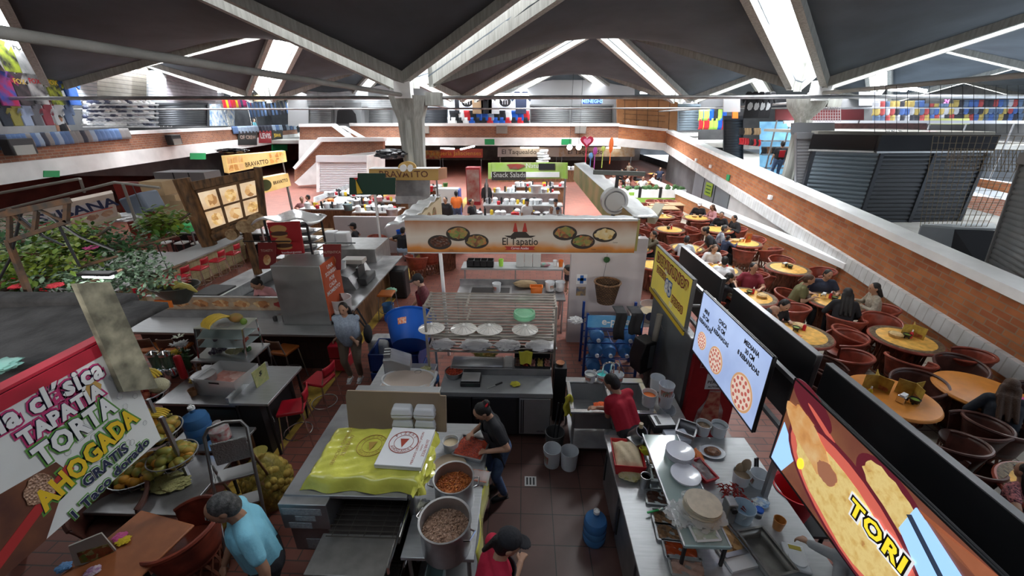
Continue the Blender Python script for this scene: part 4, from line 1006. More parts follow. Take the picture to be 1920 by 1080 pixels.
st = pan('white styrofoam tray of pale leaves under the tortilla bag', (*at(1320, 1000, 1.185)[:2], 1.182), .22, .16, .02, R(5), mat('leafy_pale', (.45, .52, .4), .6, c2=(.6, .6, .55), vs=20), WHITEP)
# behind the shelf
bk = 'buckets on the serving counter'
bucket('white bucket with a wooden pestle head on the serving counter', (*pt(1387, 905)[:2], .9), .09, .15, mat('pestle_wood', (.35, .25, .16), .6), group=bk)
pe = T('wooden_pestle', 'flat wooden pestles standing in the bucket by the dried chillies', 'pestle', (*pt(1392, 895)[:2], .98)); MB().sph((0, 0, .09), (.06, .03, .1)).b('paddle', mat('pestle_wood', (.35, .25, .16), .6), pe); MB().sph((-.06, 0, .05), (.045, .03, .08)).b('small_paddle', mat('pestle_wood', (.35, .25, .16), .6), pe)
bucket('white bucket with black tongs on the serving counter', (*pt(1419, 908)[:2], .9), .09, .16, group=bk)
tg = T('tongs', 'black-handled tongs standing in a white bucket', 'tongs', (*pt(1413, 895)[:2], .96)); MB().bar((0, 0, 0), (-.03, .02, .2), .02, .012).b('arm', BLACKP, tg); MB().bar((.03, 0, 0), (0, .03, .2), .02, .012).b('arm', BLACKP, tg)
bucket('empty pale blue bucket in front of the tortilla bag', (*pt(1389, 972)[:2], .9), .105, .17, group=bk, lab=None, m=mat('pale_blue_tub', (.5, .62, .72), .4))
bucket('white bucket of brown grain on the far end of the serving counter', (*pt(1316, 812)[:2], .9), .09, .16, foodmat('grain', [(.12, .08, .05), (.3, .2, .12)], 50), group=bk)
bucket('white printed bucket beside the grain bucket', (*pt(1345, 815)[:2], .9), .095, .17, group=bk, cont=mat('grey_rag', (.3, .32, .35), .8))
plate('oval plate of brown refried beans on the serving counter', (*pt(1335, 850)[:2], .9), .15, PLW, food=foodmat('bean_patty', [(.1, .04, .02), (.25, .1, .04)], 25), sy=.75)
ch = T('chilli_pile', 'pile of dried red chillies beside the white buckets', 'chillies', pt(1378, 935)); mb = MB()
for _ in range(70):
    x, y, a = rU(-.12, .12), rU(-.13, .13), rU(0, 6); z = .02 + .05*(1 - (x/.13)**2)*rnd.random()
    mb.tube([(x, y, z), (x+.03*cos(a), y+.03*sin(a), z+.015), (x+.065*cos(a+.4), y+.065*sin(a+.4), z)], [.009, .008, .002], 5)
o = mb.b('chillies', mat('dried_chilli', (.28, .015, .012), .3, var=.4, vs=20), ch); o['kind'] = 'stuff'
rtr = pan('red oblong basket of wrapped cutlery beside the white plates', (*pt(1316, 888)[:2], .9), .16, .3, .07, R(18), mat('cutlery_wrap', (.45, .42, .42), .4, c2=(.2, .1, .1), vs=14), REDP, cat='basket', name='basket')
ot = crumple('orange rubber gloves beside the taller stack of plates', 'rubber_gloves', 'gloves', pt(1308, 858), (.05, .11, .06), ORP, 65, .3)
sb = crumple('blue and white snack bag by the chillies', 'snack_bag', 'bag', pt(1425, 945), (.08, .06, .05), mat('snack_bag', (.2, .4, .7), .3, c2=(.75, .75, .7), vs=12), 66, .3)
bc = T('blue_lid_jar', 'small jar with a blue lid beside the pale blue bucket', 'jar', pt(1420, 968)); LA([(0.001, 0), (.038, 0), (.038, .08), (0.001, .08)], n=16).b('jar', CLEARP, bc); LA([(.04, .078), (.04, .1), (0.001, .1)], n=16).b('lid', BLUEC, bc)
cup('orange-brown plastic cup near the counter edge', (*pt(1457, 990)[:2], .9), .055, .12, mat('amber_plastic', (.5, .2, .05), .3))
pan('big empty dark steel roasting pan on the serving counter', (*pt(1432, 1045)[:2], .9), .27, .42, .1, R(12), None, mat('roasting_steel', (.3, .29, .27), .35, .85, var=.25))
sc2 = T('kitchen_scale', 'white kitchen scale with a round dish beside the roasting pan', 'scale', (*pt(1492, 1048)[:2], .9), R(-15)); BX(-.09, .09, -.13, .13, 0, .03).b('base', WHITEP, sc2, bev=.01); LA([(0.001, .03), (.075, .03), (.075, .05), (0.001, .05)], c=(0, -.03, 0), n=20).b('dish', WHITEP, sc2); BX(-.04, .06, .07, .11, .03, .034).b('label', mat('scale_label', (.5, .4, .05), .5), sc2)
pm = T('grill_press', 'long steel tray of golden grilled food with tongs across it', 'tray', (*pt(1362, 1020)[:2], .9), R(14)); BX(-.14, .14, -.25, .22, 0, .03).b('board', PAPER, pm); BX(-.12, .12, -.14, .22, .03, .05).b('tray', STEELD, pm)
MB().grid(lambda u, v: V3(((u-.5)*.2, -.1 + .3*v, .05 + .05*sin(PI*u)*sin(PI*v)**.5)), 10, 12).b('meat', foodmat('golden_meat', [(.14, .06, .02), (.5, .28, .1), (.65, .42, .18)], 22), pm)
for dx in (0, .03): MB().bar((.1+dx, -.24, .08), (.06+dx, .2, .1), .014, .006).b('tongs_arm', CHROME, pm)
hs = T('hot_sauce_dispenser', 'small steel mincer body beside the pale blue bucket', 'mincer', (*pt(1362, 972)[:2], .9)); BX(-.045, .045, -.06, .06, 0, .25).b('body', STEEL, hs, bev=.01); CY((0, -.06, .2), (0, -.09, .2), .03).b('dial', BLACKP, hs)
nb = T('paper_stack', 'stack of white paper sheets behind the plates', 'paper', pt(1268, 822), R(6)); BX(-.14, .14, -.1, .1, 0, .06).b('sheets', mat('bluish_paper', (.6, .64, .72), .7), nb)
sc3 = T('price_scale', 'steel-topped scale with a dark slot behind the plates', 'scale', pt(1240, 800), R(5)); BX(-.15, .15, -.12, .12, 0, .1).b('body', BLACKP, sc3, bev=.01); BX(-.13, .13, -.1, .1, .1, .115).b('plate', STEEL, sc3); BX(-.09, -.05, -.08, .08, .115, .118).b('slot', BLACKP, sc3)
pan('steep-sided steel hopper pan beside the grain bucket', pt(1285, 815), .22, .26, .12, R(-30), None, STEELD)
rb = T('red_bucket', 'large round red tub half hidden by the tuned-in screen', 'tub', at(1470, 905, .72), R(0)); LA([(0.001, 0), (.17, 0), (.22, .34), (.235, .36), (.21, .35), (.16, .02), (0.001, .02)], n=30).b('shell', REDP, rb)
tag(rb, 'large round red tub just behind the enchilada screen')
rb.location = (3.0, 3.3, .55); 
stn = table('side_stand', 'dark low stand under the round red tub', 'stand', 2.85, 3.3, 3.0, 3.6, .55, BLACKM, legm=BLACKM)
jk = person_w('person in a pale grey jacket, face hidden behind the enchilada screen', (2.95, 2.35), 175, [(2.62, 2.2, 1.0), (2.6, 2.65, .98)], lean=12, nod=10, s=.97, top=cloth('grey_jacket', (.4, .41, .42)), sleeve='long', bottom=CLOTHK, vox=.016)
# ================================================================ HANGING SCREENS AND SIGNS
def screen(label, TL, TR, BL, X, zt, h, name='menu_screen', cat='screen', frame=BLACKP, depth=.03, y0=None, y1=None):
    """upright panel facing -X in the plane X, from the far edge (left in the picture) to the near edge; local x runs towards the camera, z up"""
    t = T(name, label, cat, (X, y0, zt - h)); w = y0 - y1
    t.rotation_euler = (0, 0, -PI/2)            # local x -> -Y world, local y -> +X world
    BX(0, w, 0, depth, 0, h).b('case', frame, t, bev=.008)
    for x0, x1, z0, z1 in ((0, w, 0, .014), (0, w, h-.014, h), (0, .014, 0, h), (w-.014, w, 0, h)): BX(x0, x1, -.012, 0, z0, z1).b('bezel', frame, t)
    return t, w, h
def face(t, w, h, m, name='display', m0=.014): return BX(m0, w-m0, -.004, 0, m0, h-m0).b(name, m, t)
def ST(x, z, lift=.006): return TX((x, -lift, z), (1, 0, 0), (0, 0, 1))
SE = .36
def em(name, c, e=SE, **k): return mat('lit_' + name, c, .3, emit=e, **k)
XS = 2.36
# breakfast sign
sg, w, h = screen('yellow breakfast price sign, farthest of the three hanging signs', 0, 0, 0, XS, 2.56, .82, 'price_sign', 'sign', mat('sign_frame_dark', (.1, .1, .1), .5), .05, 6.98, 5.26)
yellow_ = mat('sign_yellow', (.5, .4, .06), .5, c2=(.42, .36, .07), vs=2, emit=.12, ecol=(.5, .4, .05))
face(sg, w, h, yellow_)
def outl(s, par, x, z, size, fill, edge, o1=.012, o2=None, edge2=None, name='lettering', rot=0.0, sx=1.0, al='CENTER', sp=1.0, lift=.006, o0=.004):
    c, s_ = cos(rot), sin(rot)
    MM = lambda l: TX((x, -l, z), (c, 0, s_), (-s_, 0, c))
    if edge2: text(s, par, MM(lift), size, edge2, name + '_outer_outline', .0006, o2, al, sx=sx, sp=sp)
    text(s, par, MM(lift+.002), size, edge, name + '_outline', .0006, o1, al, sx=sx, sp=sp)
    text(s, par, MM(lift+.004), size, fill, name, .0006, o0, al, sx=sx, sp=sp)
MARO = mat('sign_maroon', (.25, .02, .04), .5); GOLD = mat('sign_gold', (.6, .42, .08), .5); WHT = mat('sign_white', (.72, .76, .8), .5); BLU = mat('sign_blue', (.03, .12, .4), .5)
outl('DESAYUNOS', sg, w*.5, h*.78, .2, GOLD, MARO, .028, sx=1.25, o0=.008); outl('DESDE', sg, w*.26, h*.54, .13, GOLD, MARO, .02, sx=1.2); outl('85', sg, w*.5, h*.4, .3, WHT, BLU, .035, sx=1.0, o0=.012); outl('PESOS', sg, w*.76, h*.3, .14, GOLD, MARO, .02, sx=1.2)
for x, z in ((.4, .62), (.62, .12)):
    for k in (-1, 0, 1): MB().bar((w*x + k*.04, -.008, h*z), (w*x + k*.06, -.008, h*z + .07), .012, .003).b('sparkle', WHT, sg)
mbk = MB(); mbk.bx(.0, w, -.02, .06, -.06, 0); mbk.b('yellow_bracket', mat('yellow_paint', (.6, .42, .02), .5), sg)
# pizza screen
sg, w, h = screen('screen with three pepperoni pizzas on pale blue, middle one of the hanging signs', 0, 0, 0, XS, 2.55, .9, y0=4.92, y1=3.3)
face(sg, w, h, em('sky_blue', (.26, .34, .55), .42, c2=(.32, .41, .62), vs=2))
PEPB = em('pizza_base', (.62, .5, .42)); PEPR = em('pepperoni', (.4, .1, .08)); CRU = em('crust', (.5, .28, .14)); TXD = mat('sign_text_dark', (.02, .02, .03), .5)
for x, z, r, a, b_, c_ in ((.14, .3, .12, 'MINI', '20 CM', '4 REBANADAS'), (.4, .27, .17, 'CHICA', '25 CM', '6 REBANADAS'), (.79, .27, .215, 'MEDIANA', '30 CM', '8 REBANADAS')):
    cx, cz = w*x, h*z
    pz = blob(MB(), (cx, -.005, cz), r, r, (1, 0, 0), (0, 0, 1), .004, 40).b('pizza_crust', CRU, sg)
    blob(MB(), (cx, -.009, cz), r*.88, r*.88, (1, 0, 0), (0, 0, 1), .002, 40).b('pizza_cheese', PEPB, sg)
    mb = MB()
    for n_, q in ((12, .74), (8, .46), (2, .16)):
        for i in range(n_): aa = 2*PI*i/n_ + q; blob(mb, (cx + r*q*cos(aa), -.011, cz + r*q*sin(aa)), r*.11, r*.11, (1, 0, 0), (0, 0, 1), .002, 10)
    mb.b('pepperoni', PEPR, sg)
    zz = h*(.66 if x < .2 else (.72 if x < .5 else .78)); ss = .075
    for i, s_ in enumerate((a, b_, c_)): text(s_, sg, ST(cx - .02, zz + .08 - i*.085), ss, TXD, 'lettering', .0006, .003, sx=.9)
# enchilada screen
sg, w, h = screen('big screen showing an enchilada platter, nearest of the three hanging signs', 0, 0, 0, XS, 2.55, .9, y0=2.98, y1=1.2)
face(sg, w, h, em('platter_brown', (.14, .045, .03), .35, c2=(.2, .08, .04), vs=3))
def ebl(nm, m, x, z, rx, rz_, rot=0, lift=.004, jag=0.0, n=28): c, s_ = cos(rot), sin(rot); blob(MB(), (w*x, -.004, h*z), rx, rz_, (c, 0, s_), (-s_, 0, c), lift, n, jag).b(nm, m, sg)
def su(px, py): p = at(px, py, X=XS); return (2.98 - p.y)/w, (p.z - 1.65)/h
def epoly(nm, m, pts, lift=.004): MB().prism([(w*x, -.004, h*z) for x, z in pts], (0, -lift, 0)).b(nm, m, sg)
ME = em('maroon_dish', (.12, .015, .025), .3); CHEESE = foodmat('melted_cheese', [(.3, .06, .02), (.62, .4, .12), (.72, .55, .22), (.65, .45, .15)], 30, emit=.3, bump=0, vw=.12)
epoly('table_blue', em('tablecloth_blue', (.2, .35, .65), .7), [(.01, .02), (.1, .02), (.16, .3), (.02, .5)], .002); epoly('napkin_blue', em('tablecloth_blue', (.2, .35, .65), .7), [su(1690, 990), su(1722, 952), su(1815, 1095), su(1735, 1095)], .013)
epoly('table_wood', em('table_wood', (.3, .1, .05), .35, c2=(.22, .07, .03), vs=3), [su(1640, 900), su(1720, 950), su(1840, 1090), su(1880, 1085)], .003)
ebl('rear_bowl', ME, .14, .9, .26, .11, -.25); ebl('bowl_rim', em('bowl_rim', (.35, .07, .05), .6), .24, .82, .22, .02, -.3, .006)
ebl('second_dish', ME, .6, .78, .32, .17, -.3, .004); ebl('second_food', CHEESE, .6, .8, .26, .11, -.3, .006, .08)
ebl('platter', ME, .46, .4, .72, .33, -.2, .008); ebl('platter_rim', em('bowl_rim', (.35, .07, .05), .6), .46, .4, .68, .3, -.2, .01); ebl('enchiladas', CHEESE, .46, .37, .6, .24, -.2, .012, .05)
ebl('meat_roll', foodmat('meat_roll', [(.35, .1, .03), (.62, .3, .1), (.7, .5, .25)], 12, emit=.3, bump=0, vw=.1), .2, .6, .33, .13, -.35, .016, .12); ebl('bean_scoop', em('bean_brown', (.22, .09, .05), .5), .34, .5, .1, .08, 0, .018, .1)
ebl('olive_yellow', em('yellow', (.65, .5, .03), .6), .2, .32, .035, .05, 0, .02)
MB().bar(*[(w*a, -.02, h*b2) for a, b2 in (su(1714, 965), su(1776, 1085))], .05, .004).b('fork_handle', em('black_handle', (.02, .02, .025), .2), sg)
_p = at(1650, 1002, X=XS); outl('TORI', sg, 2.98 - _p.y, _p.z - 1.65, .165, em('tori_yellow', (.8, .62, .03), .4), mat('sign_black', (.012, .012, .015), .5), .018, .032, em('tori_white', (.7, .7, .72), .35), sx=1.1, o0=.005, lift=.024, sp=1.12)
# backs of the screens facing the dining side, hung 0.45 m behind
for y0, y1, zt, lb in ((7.1, 5.45, 2.5, 'black screen back beside the yellow breakfast sign'), (5.12, 3.42, 2.5, 'black screen back behind the pizza screen'), (3.3, 1.3, 2.5, 'black screen back behind the enchilada screen')):
    t = T('screen_back', lb, 'screen', (2.84, y0, zt - .88), -PI/2); w = y0 - y1
    BX(0, w, 0, .06, 0, .88).b('case', BLACKP, t, bev=.01); BX(.004, w-.004, -.003, .063, .874, .884).b('edge_strip', STEELD, t)
mt = T('sign_scaffold', 'dark steel frame the hanging signs are bolted to', 'frame', (2.6, 4.5, 0)); 
for y in (2.55, .6, -1.3): MB().bar((0, y, 0), (0, y, 2.35), .05).b('post', STEELD, mt)
for z in (1.75, 2.3): MB().bar((0, 2.6, z), (0, -2.6, z), .045).b('rail', STEELD, mt)
for y in (2.3, .9, -.2, -1.6): MB().bar((-.17, y, 2.1), (.2, y, 2.1), .03).b('arm', STEELD, mt)
# partition, pole, fridge
pp = struct(BX(2.36, 2.42, 4.98, 6.75, 0, 1.78).b('wall_partition', mat('grey_partition', (.13, .145, .155), .5, .3, var=.2, vs=1.5))); 
BX(2.34, 2.44, 4.96, 6.77, 1.78, 1.8).b('partition_cap', STEEL, pp)
pl_ = T('sign_pole', 'slanting grey pipe rising to the yellow breakfast sign', 'pole', (2.22, 6.15, 0)); CY((0, 0, 0), (.05, -.08, 1.62), .05, n=10).b('pipe', mat('pipe_grey', (.2, .19, .17), .6, .3), pl_); MB().tube([(.06, -.06, 1.5), (.2, -.2, 1.2), (.15, -.3, .9)], .008, 5).b('cable', BLACKP, pl_)
spk = T('loudspeaker', 'black loudspeaker strapped to the slanting pipe', 'speaker', at(1212, 700, Y=6.0), R(25)); MB().prism([(-.13, 0, 0), (.12, 0, .05), (.14, 0, .62), (-.1, 0, .6), (-.18, 0, .3)], (0, .3, 0)).b('case', BLACKP, spk, bev=.02); BX(.0, .1, -.005, 0, .1, .55).b('grille', mat('grille_grey', (.12, .13, .14), .6), spk)
fr = T('drinks_fridge', 'red drinks fridge with a handwritten staff-only notice', 'fridge', (2.78, 5.35, 0)); RF = mat('fridge_red', (.35, .012, .018), .35, var=.1)
BX(-.37, .35, -.42, .2, 0, 1.55).b('cabinet', RF, fr, bev=.02); BX(-.36, .34, -.44, -.42, .1, 1.5).b('door', RF, fr, bev=.01)
BX(-.14, .24, -.446, -.44, 1.0, 1.26).b('notice', PAPER, fr)
for i, s_ in enumerate(('SOLO', 'PERSONAL', 'AUTORIZADO')): text(s_, fr, TX((.05, -.447, 1.2 - i*.08), (1, 0, 0), (0, 0, 1)), .07 if i < 2 else .045, BLACKP, 'notice_lettering', .0006, .001)
text('LA', fr, TX((-.2, -.443, 1.4), (1, 0, 0), (0, 0, 1)), .13, mat('faded_white', (.6, .45, .45), .5), 'lettering', .0006)
gl_ = MB().prism([(-.2, -.444, .35), (.22, -.444, .35), (.2, -.444, .62), (.12, -.444, .8), (.1, -.444, .98), (-.06, -.444, .98), (-.08, -.444, .8), (-.17, -.444, .62)], (0, -.003, 0)).b('printed_glass', mat('glass_print', (.5, .46, .45), .4, c2=(.35, .1, .08), vs=6), fr)
MB().prism([(-.14, -.448, .42), (.16, -.448, .42), (.1, -.448, .95), (-.05, -.448, .95)], (0, -.003, 0)).b('printed_drink', mat('drink_print', (.4, .04, .03), .4, c2=(.6, .3, .2), vs=9), fr)
# ================================================================ EL TAPATIO STALL
es = T('stall_sign', 'long El Tapatio grill sign with plates of meat and a hat emblem', 'sign', (-2.12, 6.98, 2.36), R(1.0)); W = 4.12; Hh_ = .62
ESG = bpy.data.materials.new('sign_fade'); ESG.use_nodes = True
nt = ESG.node_tree; b_ = nt.nodes['Principled BSDF']; tc = nt.nodes.new('ShaderNodeTexCoord'); sx_ = nt.nodes.new('ShaderNodeSeparateXYZ'); r_ = nt.nodes.new('ShaderNodeValToRGB'); nz = nt.nodes.new('ShaderNodeTexNoise'); nz.inputs['Scale'].default_value = 3
ma = nt.nodes.new('ShaderNodeMath'); ma.operation = 'MULTIPLY_ADD'; ma.inputs[1].default_value = 1/Hh_; mc = nt.nodes.new('ShaderNodeMath'); mc.operation = 'MULTIPLY_ADD'; mc.inputs[1].default_value = .3; mc.inputs[2].default_value = -.15
nt.links.new(tc.outputs['Object'], sx_.inputs[0]); nt.links.new(tc.outputs['Object'], nz.inputs['Vector']); nt.links.new(nz.outputs['Fac'], mc.inputs[0]); nt.links.new(mc.outputs[0], ma.inputs[2]); nt.links.new(sx_.outputs[2], ma.inputs[0]); nt.links.new(ma.outputs[0], r_.inputs['Fac']); nt.links.new(r_.outputs['Color'], b_.inputs['Base Color'])
for i, (p_, c_) in enumerate(((0, (.3, .1, .02)), (.14, (.5, .19, .035)), (.34, (.52, .45, .38)), (.66, (.55, .5, .44)), (.85, (.45, .2, .05)), (1, (.3, .1, .02)))):
    if i > 1: r_.color_ramp.elements.new(.5)
    r_.color_ramp.elements[i].position = p_; r_.color_ramp.elements[i].color = (*c_, 1)
b_.inputs['Roughness'].default_value = .5
BX(0, W, 0, .1, 0, Hh_).b('board', ESG, es); FOIL = mat('silver_foil', (.75, .76, .77), .3, .6, bump=.6, bs=12)
MB().grid(lambda u, v: V3((-.03 + (W+.06)*u, -.02 + .18*v, Hh_ + .01 + .02*abs(sin(40*u+5*v))*v + .015*v)), 80, 4).b('foil_top', FOIL, es, solid=.01)
for z in (0, Hh_-.015): BX(0, W, -.015, 0, z-.005, z+.015).b('trim_strip', mat('strip_grey', (.5, .5, .5), .5), es)
SKT = mat('skillet_black', (.03, .022, .018), .5); GRILL = foodmat('grilled_meats', [(.05, .02, .01), (.18, .07, .03), (.35, .2, .06), (.12, .2, .05), (.4, .12, .04)], 16, bump=0)
for i, (x, z, fm) in enumerate(((.6, .2, DARKSAU), (.94, .36, GRILL), (1.27, .22, GRILL), (2.85, .38, GRILL), (3.18, .22, GRILL), (3.56, .35, foodmat('yellow_breaded', [(.35, .2, .05), (.55, .35, .1), (.6, .5, .3)], 14, bump=0)))):
    blob(MB(), (x, -.002, z), .215, .135, (1, 0, 0), (0, 0, 1), .004, 28).b('printed_skillet', SKT, es); blob(MB(), (x, -.006, z+.01), .175, .1, (1, 0, 0), (0, 0, 1), .003, 24, .12).b('printed_food', fm, es)
    text('Cortes', es, TX((x + .2, -.006, z - .14), (1, 0, 0), (0, 0, 1)), .03, SKT, 'caption', .0004)
cx = 2.05
MB().prism([(cx-.28, -.002, .33), (cx-.2, -.002, .29), (cx+.2, -.002, .29), (cx+.28, -.002, .33), (cx+.17, -.002, .33), (cx+.1, -.002, .4), (cx-.1, -.002, .4), (cx-.17, -.002, .33)], (0, -.006, 0)).b('emblem_hat', SKT, es)
for q in (-.085, .085): MB().prism([(cx+q-.045, -.002, .4), (cx+q+.045, -.002, .4), (cx+q+.012, -.002, .56), (cx+q-.012, -.002, .56)], (0, -.005, 0)).b('emblem_spire', mat('emblem_red', (.35, .03, .02), .5), es)
text('El Tapatio', es, TX((cx, -.004, .215), (1, 0, 0), (0, 0, 1)), .19, SKT, 'lettering', .002, .002, sx=.85)
MB().prism([(cx-.28, -.002, .06), (cx+.28, -.002, .06), (cx+.24, -.002, .09), (cx+.28, -.002, .13), (cx-.28, -.002, .13), (cx-.24, -.002, .09)], (0, -.004, 0)).b('emblem_ribbon', mat('emblem_red', (.35, .03, .02), .5), es)
text('Carnes Asadas', es, TX((cx, -.007, .095), (1, 0, 0), (0, 0, 1)), .06, PAPER, 'ribbon_lettering', .001, sx=.9)
# stall side signs, post, pillar
s2 = T('stall_side_sign', 'long side sign of the grill stall with foil-covered top running back', 'sign', (2.0, 7.08, 2.4)); 
BX(-.05, .05, 0, 9.5, 0, .6).b('board', mat('side_sign_print', (.45, .3, .12), .5, c2=(.18, .22, .06), vs=1.2), s2)
MB().grid(lambda u, v: V3((-.06 + .42*v, 9.5*u, .62 + .05*abs(sin(30*u))*v)), 60, 4).b('foil_top', FOIL, s2, solid=.01)
s3 = T('stall_short_sign', 'short foil-topped food sign at the left side of the grill stall', 'sign', (-2.05, 7.1, 2.4), 0); 
BX(-.05, .05, 0, 2.6, 0, .5).b('board', mat('cream_print', (.6, .5, .33), .5), s3); MB().grid(lambda u, v: V3((-.5 + .55*v, 2.6*u, .36 + .16*v + .05*abs(sin(14*u+6*v)))), 24, 8).b('foil_top', FOIL, s3, solid=.01)
for y in (1.2, 1.75): blob(MB(), (.052, y, .26), .2, .16, (0, 1, 0), (0, 0, 1), .004, 20).b('printed_food', GRILL, s3)
CY((.57, .3, -2.36), (.55, .22, .04), .035, n=10).b('post', WHITEW, es)
struct(BX(.98, 2.5, 7.9, 8.1, 0, 2.4).b('wall_stall_white', PINKW))
wpo = T('wall_poster', 'small blue and white emblem poster on the stall wall', 'poster', (1.22, 7.895, 1.52)); BX(-.11, .11, -.006, 0, -.11, .11).b('sheet', PAPER, wpo)
mb = MB(); [mb.bx(a, b2, -.01, -.006, c2_, d2) for a, b2, c2_, d2 in ((-.09, .09, -.03, .03), (-.035, .035, -.09, .09))]; mb.b('emblem', BLU, wpo)
wp2 = T('photo_poster', 'small colour photo sheet pinned below the emblem poster', 'poster', (1.22, 7.895, 1.25)); BX(-.1, .1, -.006, 0, -.1, .1).b('sheet', mat('photo_print', (.45, .3, .12), .5, c2=(.05, .1, .2), vs=9), wp2)
hb_ = T('hanging_plant', 'small green ball of greenery on a cord at the white wall', 'plant', (1.68, 7.8, 2.05)); crumple('', 'foliage', '', (0, 0, -.12), (.06, .06, .12), mat('dark_green_leaf', (.03, .1, .03), .6, bump=.6), 71, .4, parent=hb_); MB().tube([(0, 0, .4), (0, 0, -.1), (-.08, 0, -.9)], .004, 4).b('cord', BLACKP, hb_)
nl = tag(MB().sph((0, 0, 0), .035, 10, 7).b('wall_hook', BLACKP, loc=(1.95, 7.88, 2.3)), 'round dark knob high on the white stall wall', 'knob')
bs = T('wicker_basket', 'tall brown wicker basket standing on the water rack', 'basket', (1.62, 7.25, 1.3)); LA([(0.001, 0), (.17, 0), (.25, .42), (.235, .42), (.16, .02)], n=28).b('weave', brickmat('wicker', (.2, .11, .05), (.09, .045, .02), (.03, .015, .01), .05, .03, .006, 'xz', .8), bs); MB().torus((0, 0, .42), .245, .02, 28, 6).b('rim', WOODB, bs)
wr = T('water_rack', 'blue metal rack of water bottles with black cloths draped over it', 'rack', (1.68, 6.85, 0)); BR = mat('blue_rack_paint', (.01, .04, .2), .4)
for sx in (-.5, .5):
    for y in (-.22, .3): MB().bar((sx, y, 0), (sx, y, 1.35), .045).b('post', BR, wr)
for z in (.06, .4, .72, 1.02):
    mb = MB(); [mb.cyl((-.5, y, z), (.5, y, z), .012, n=6) for y in (-.2, .05, .28)]; [mb.cyl((x, -.22, z), (x, .3, z), .01, n=6) for x in (-.3, 0, .3)]; mb.b('shelf_rods', BR, wr)
BX(-.5, .5, -.25, -.235, 1.08, 1.32).b('sign_board', mat('rack_sign_blue', (.08, .3, .6), .4, c2=(.2, .45, .7), vs=3), wr); text('e-pura', wr, TX((.02, -.252, 1.2), (1, 0, 0), (0, 0, 1)), .2, PAPER, 'lettering', .001, .004)
for i, (x, z) in enumerate(((-.3, .75), (.28, .75), (-.3, .43), (.25, .43), (-.32, .09), (.0, .09), (-.05, .43))):
    j = jug(('blue water jug lying on the %s shelf of the water rack, %s' % (('upper', 'upper', 'middle', 'middle', 'bottom', 'bottom', 'middle')[i], ('left', 'right', 'left', 'right', 'left', 'centre', 'centre')[i])), (1.68 + x, 6.62, z + .14), rot=(R(-90), 0, 0)); j.location.y = 6.9
    j.rotation_euler = (R(90), 0, 0)
for i, (x, wd, ln) in enumerate(((.08, .2, .62), (.36, .22, .5))):
    c_ = MB().grid(lambda u, v: V3(((u-.5)*wd + .015*sin(7*v), -.02 - .015*sin(8*u) if v > .15 else .3 - 2.1*v, .02 - ln*max(0, v-.15) )), 8, 14).b('black_cloth', CLOTHK, loc=(1.68 + x, 6.57, 1.37), solid=.01); tag(c_, ['long black cloth draped over the middle of the water rack', 'shorter black cloth draped over the right of the water rack'][i], 'cloth')
crumple('clump of pale bags tied to the left side of the water rack', 'plastic_bags', 'bags', (1.02, 7.0, .95), (.13, .1, .14), BAGW, 75, .4)
ob = bucket('orange bucket on the floor beyond the loudspeaker', (2.75, 7.6, 0), .17, .3, m=ORP, lab=None)
tj = T('drink_tub', 'big clear tub of cloudy drink with a dark round sticker', 'tub', (2.55, 7.3, .9)); LA([(0.001, 0), (.2, 0), (.24, .34), (.23, .34), (.19, .01)], n=28).b('tub', CLEARP, tj); LA([(0.001, .01), (.19, .01), (.215, .2), (0.001, .2)], n=28).b('drink', mat('cloudy_drink', (.6, .45, .25), .3), tj); blob(MB(), (-.08, -.225, .18), .09, .09, (1, 0, 0), (0, 0, 1), .004, 20).b('sticker', CLOTHN, tj)
table('drink_table', 'small side table under the clear drink tub', 'table', 2.2, 2.9, 7.05, 7.75, .9, mat('pale_top', (.5, .45, .42), .6))
# cooking line inside the stall
table('grill_counter', 'steel back counter of the grill stall with a sunk sink', 'counter', -1.55, .95, 8.25, 9.1, .88, STEELD, lip=.15)
sk2 = T('stall_sink', 'deep dark sink let into the grill stall counter', 'sink', (-.72, 8.68, .885)); BX(-.55, .45, -.27, .27, 0, .012).b('rim', STEEL, sk2); BX(-.5, .4, -.22, .2, .012, .016).b('basin', mat('sink_dark', (.06, .06, .06), .3, .5), sk2)
bucket('white bucket with tied bag standing in the stall sink', (-.62, 8.62, .9), .1, .22, BAGW)
pan('orange plastic basin on the stall counter', (.3, 8.6, .9), .28, .2, .16, 0, None, ORP, cat='basin', name='basin')
for px, lb in ((.62, 'white tub left of the twin tubs at the stall wall'), (.86, 'white tub right of the twin tubs at the stall wall')): bucket(lb, (px, 8.75, .9), .11, .22, group='twin tubs at the stall wall')
crumple('folded beige cloth behind the orange basin', 'folded_cloth', 'cloth', (.05, 8.9, .9), (.28, .08, .2), cloth('beige_plain', (.4, .3, .18)), 77, .15)
sh_ = T('stall_shelf', 'raised steel shelf over the stall counter with caddies', 'shelf', (-.3, 9.3, 0)); BX(-1.2, 1.3, -.25, .25, 1.28, 1.32).b('top', STEEL, sh_); [MB().bar((x, 0, 0), (x, 0, 1.3), .03).b('post', STEELD, sh_) for x in (-1.15, .1, 1.25)]
cd = T('utensil_caddy', 'black four-slot caddy on the raised stall shelf', 'caddy', (-1.05, 9.25, 1.32)); mb = MB(); mb.bx(-.32, .32, -.12, .12, 0, .02)
for x in (-.32, -.16, 0, .16, .31): mb.bx(x, x+.015, -.12, .12, 0, .16)
mb.bx(-.32, .325, -.12, -.105, 0, .16); mb.bx(-.32, .325, .105, .12, 0, .16); mb.b('body', BLACKP, cd)
cb = T('container_stack', 'clear white container stack on the raised stall shelf', 'containers', (.12, 9.3, 1.32)); [BX(-.3 + i*.2, -.11 + i*.2, -.12, .12, 0, .34).b('container', mat('frosted_plastic', (.65, .68, .68), .3, alpha=.85), cb, bev=.01) for i in range(3)]
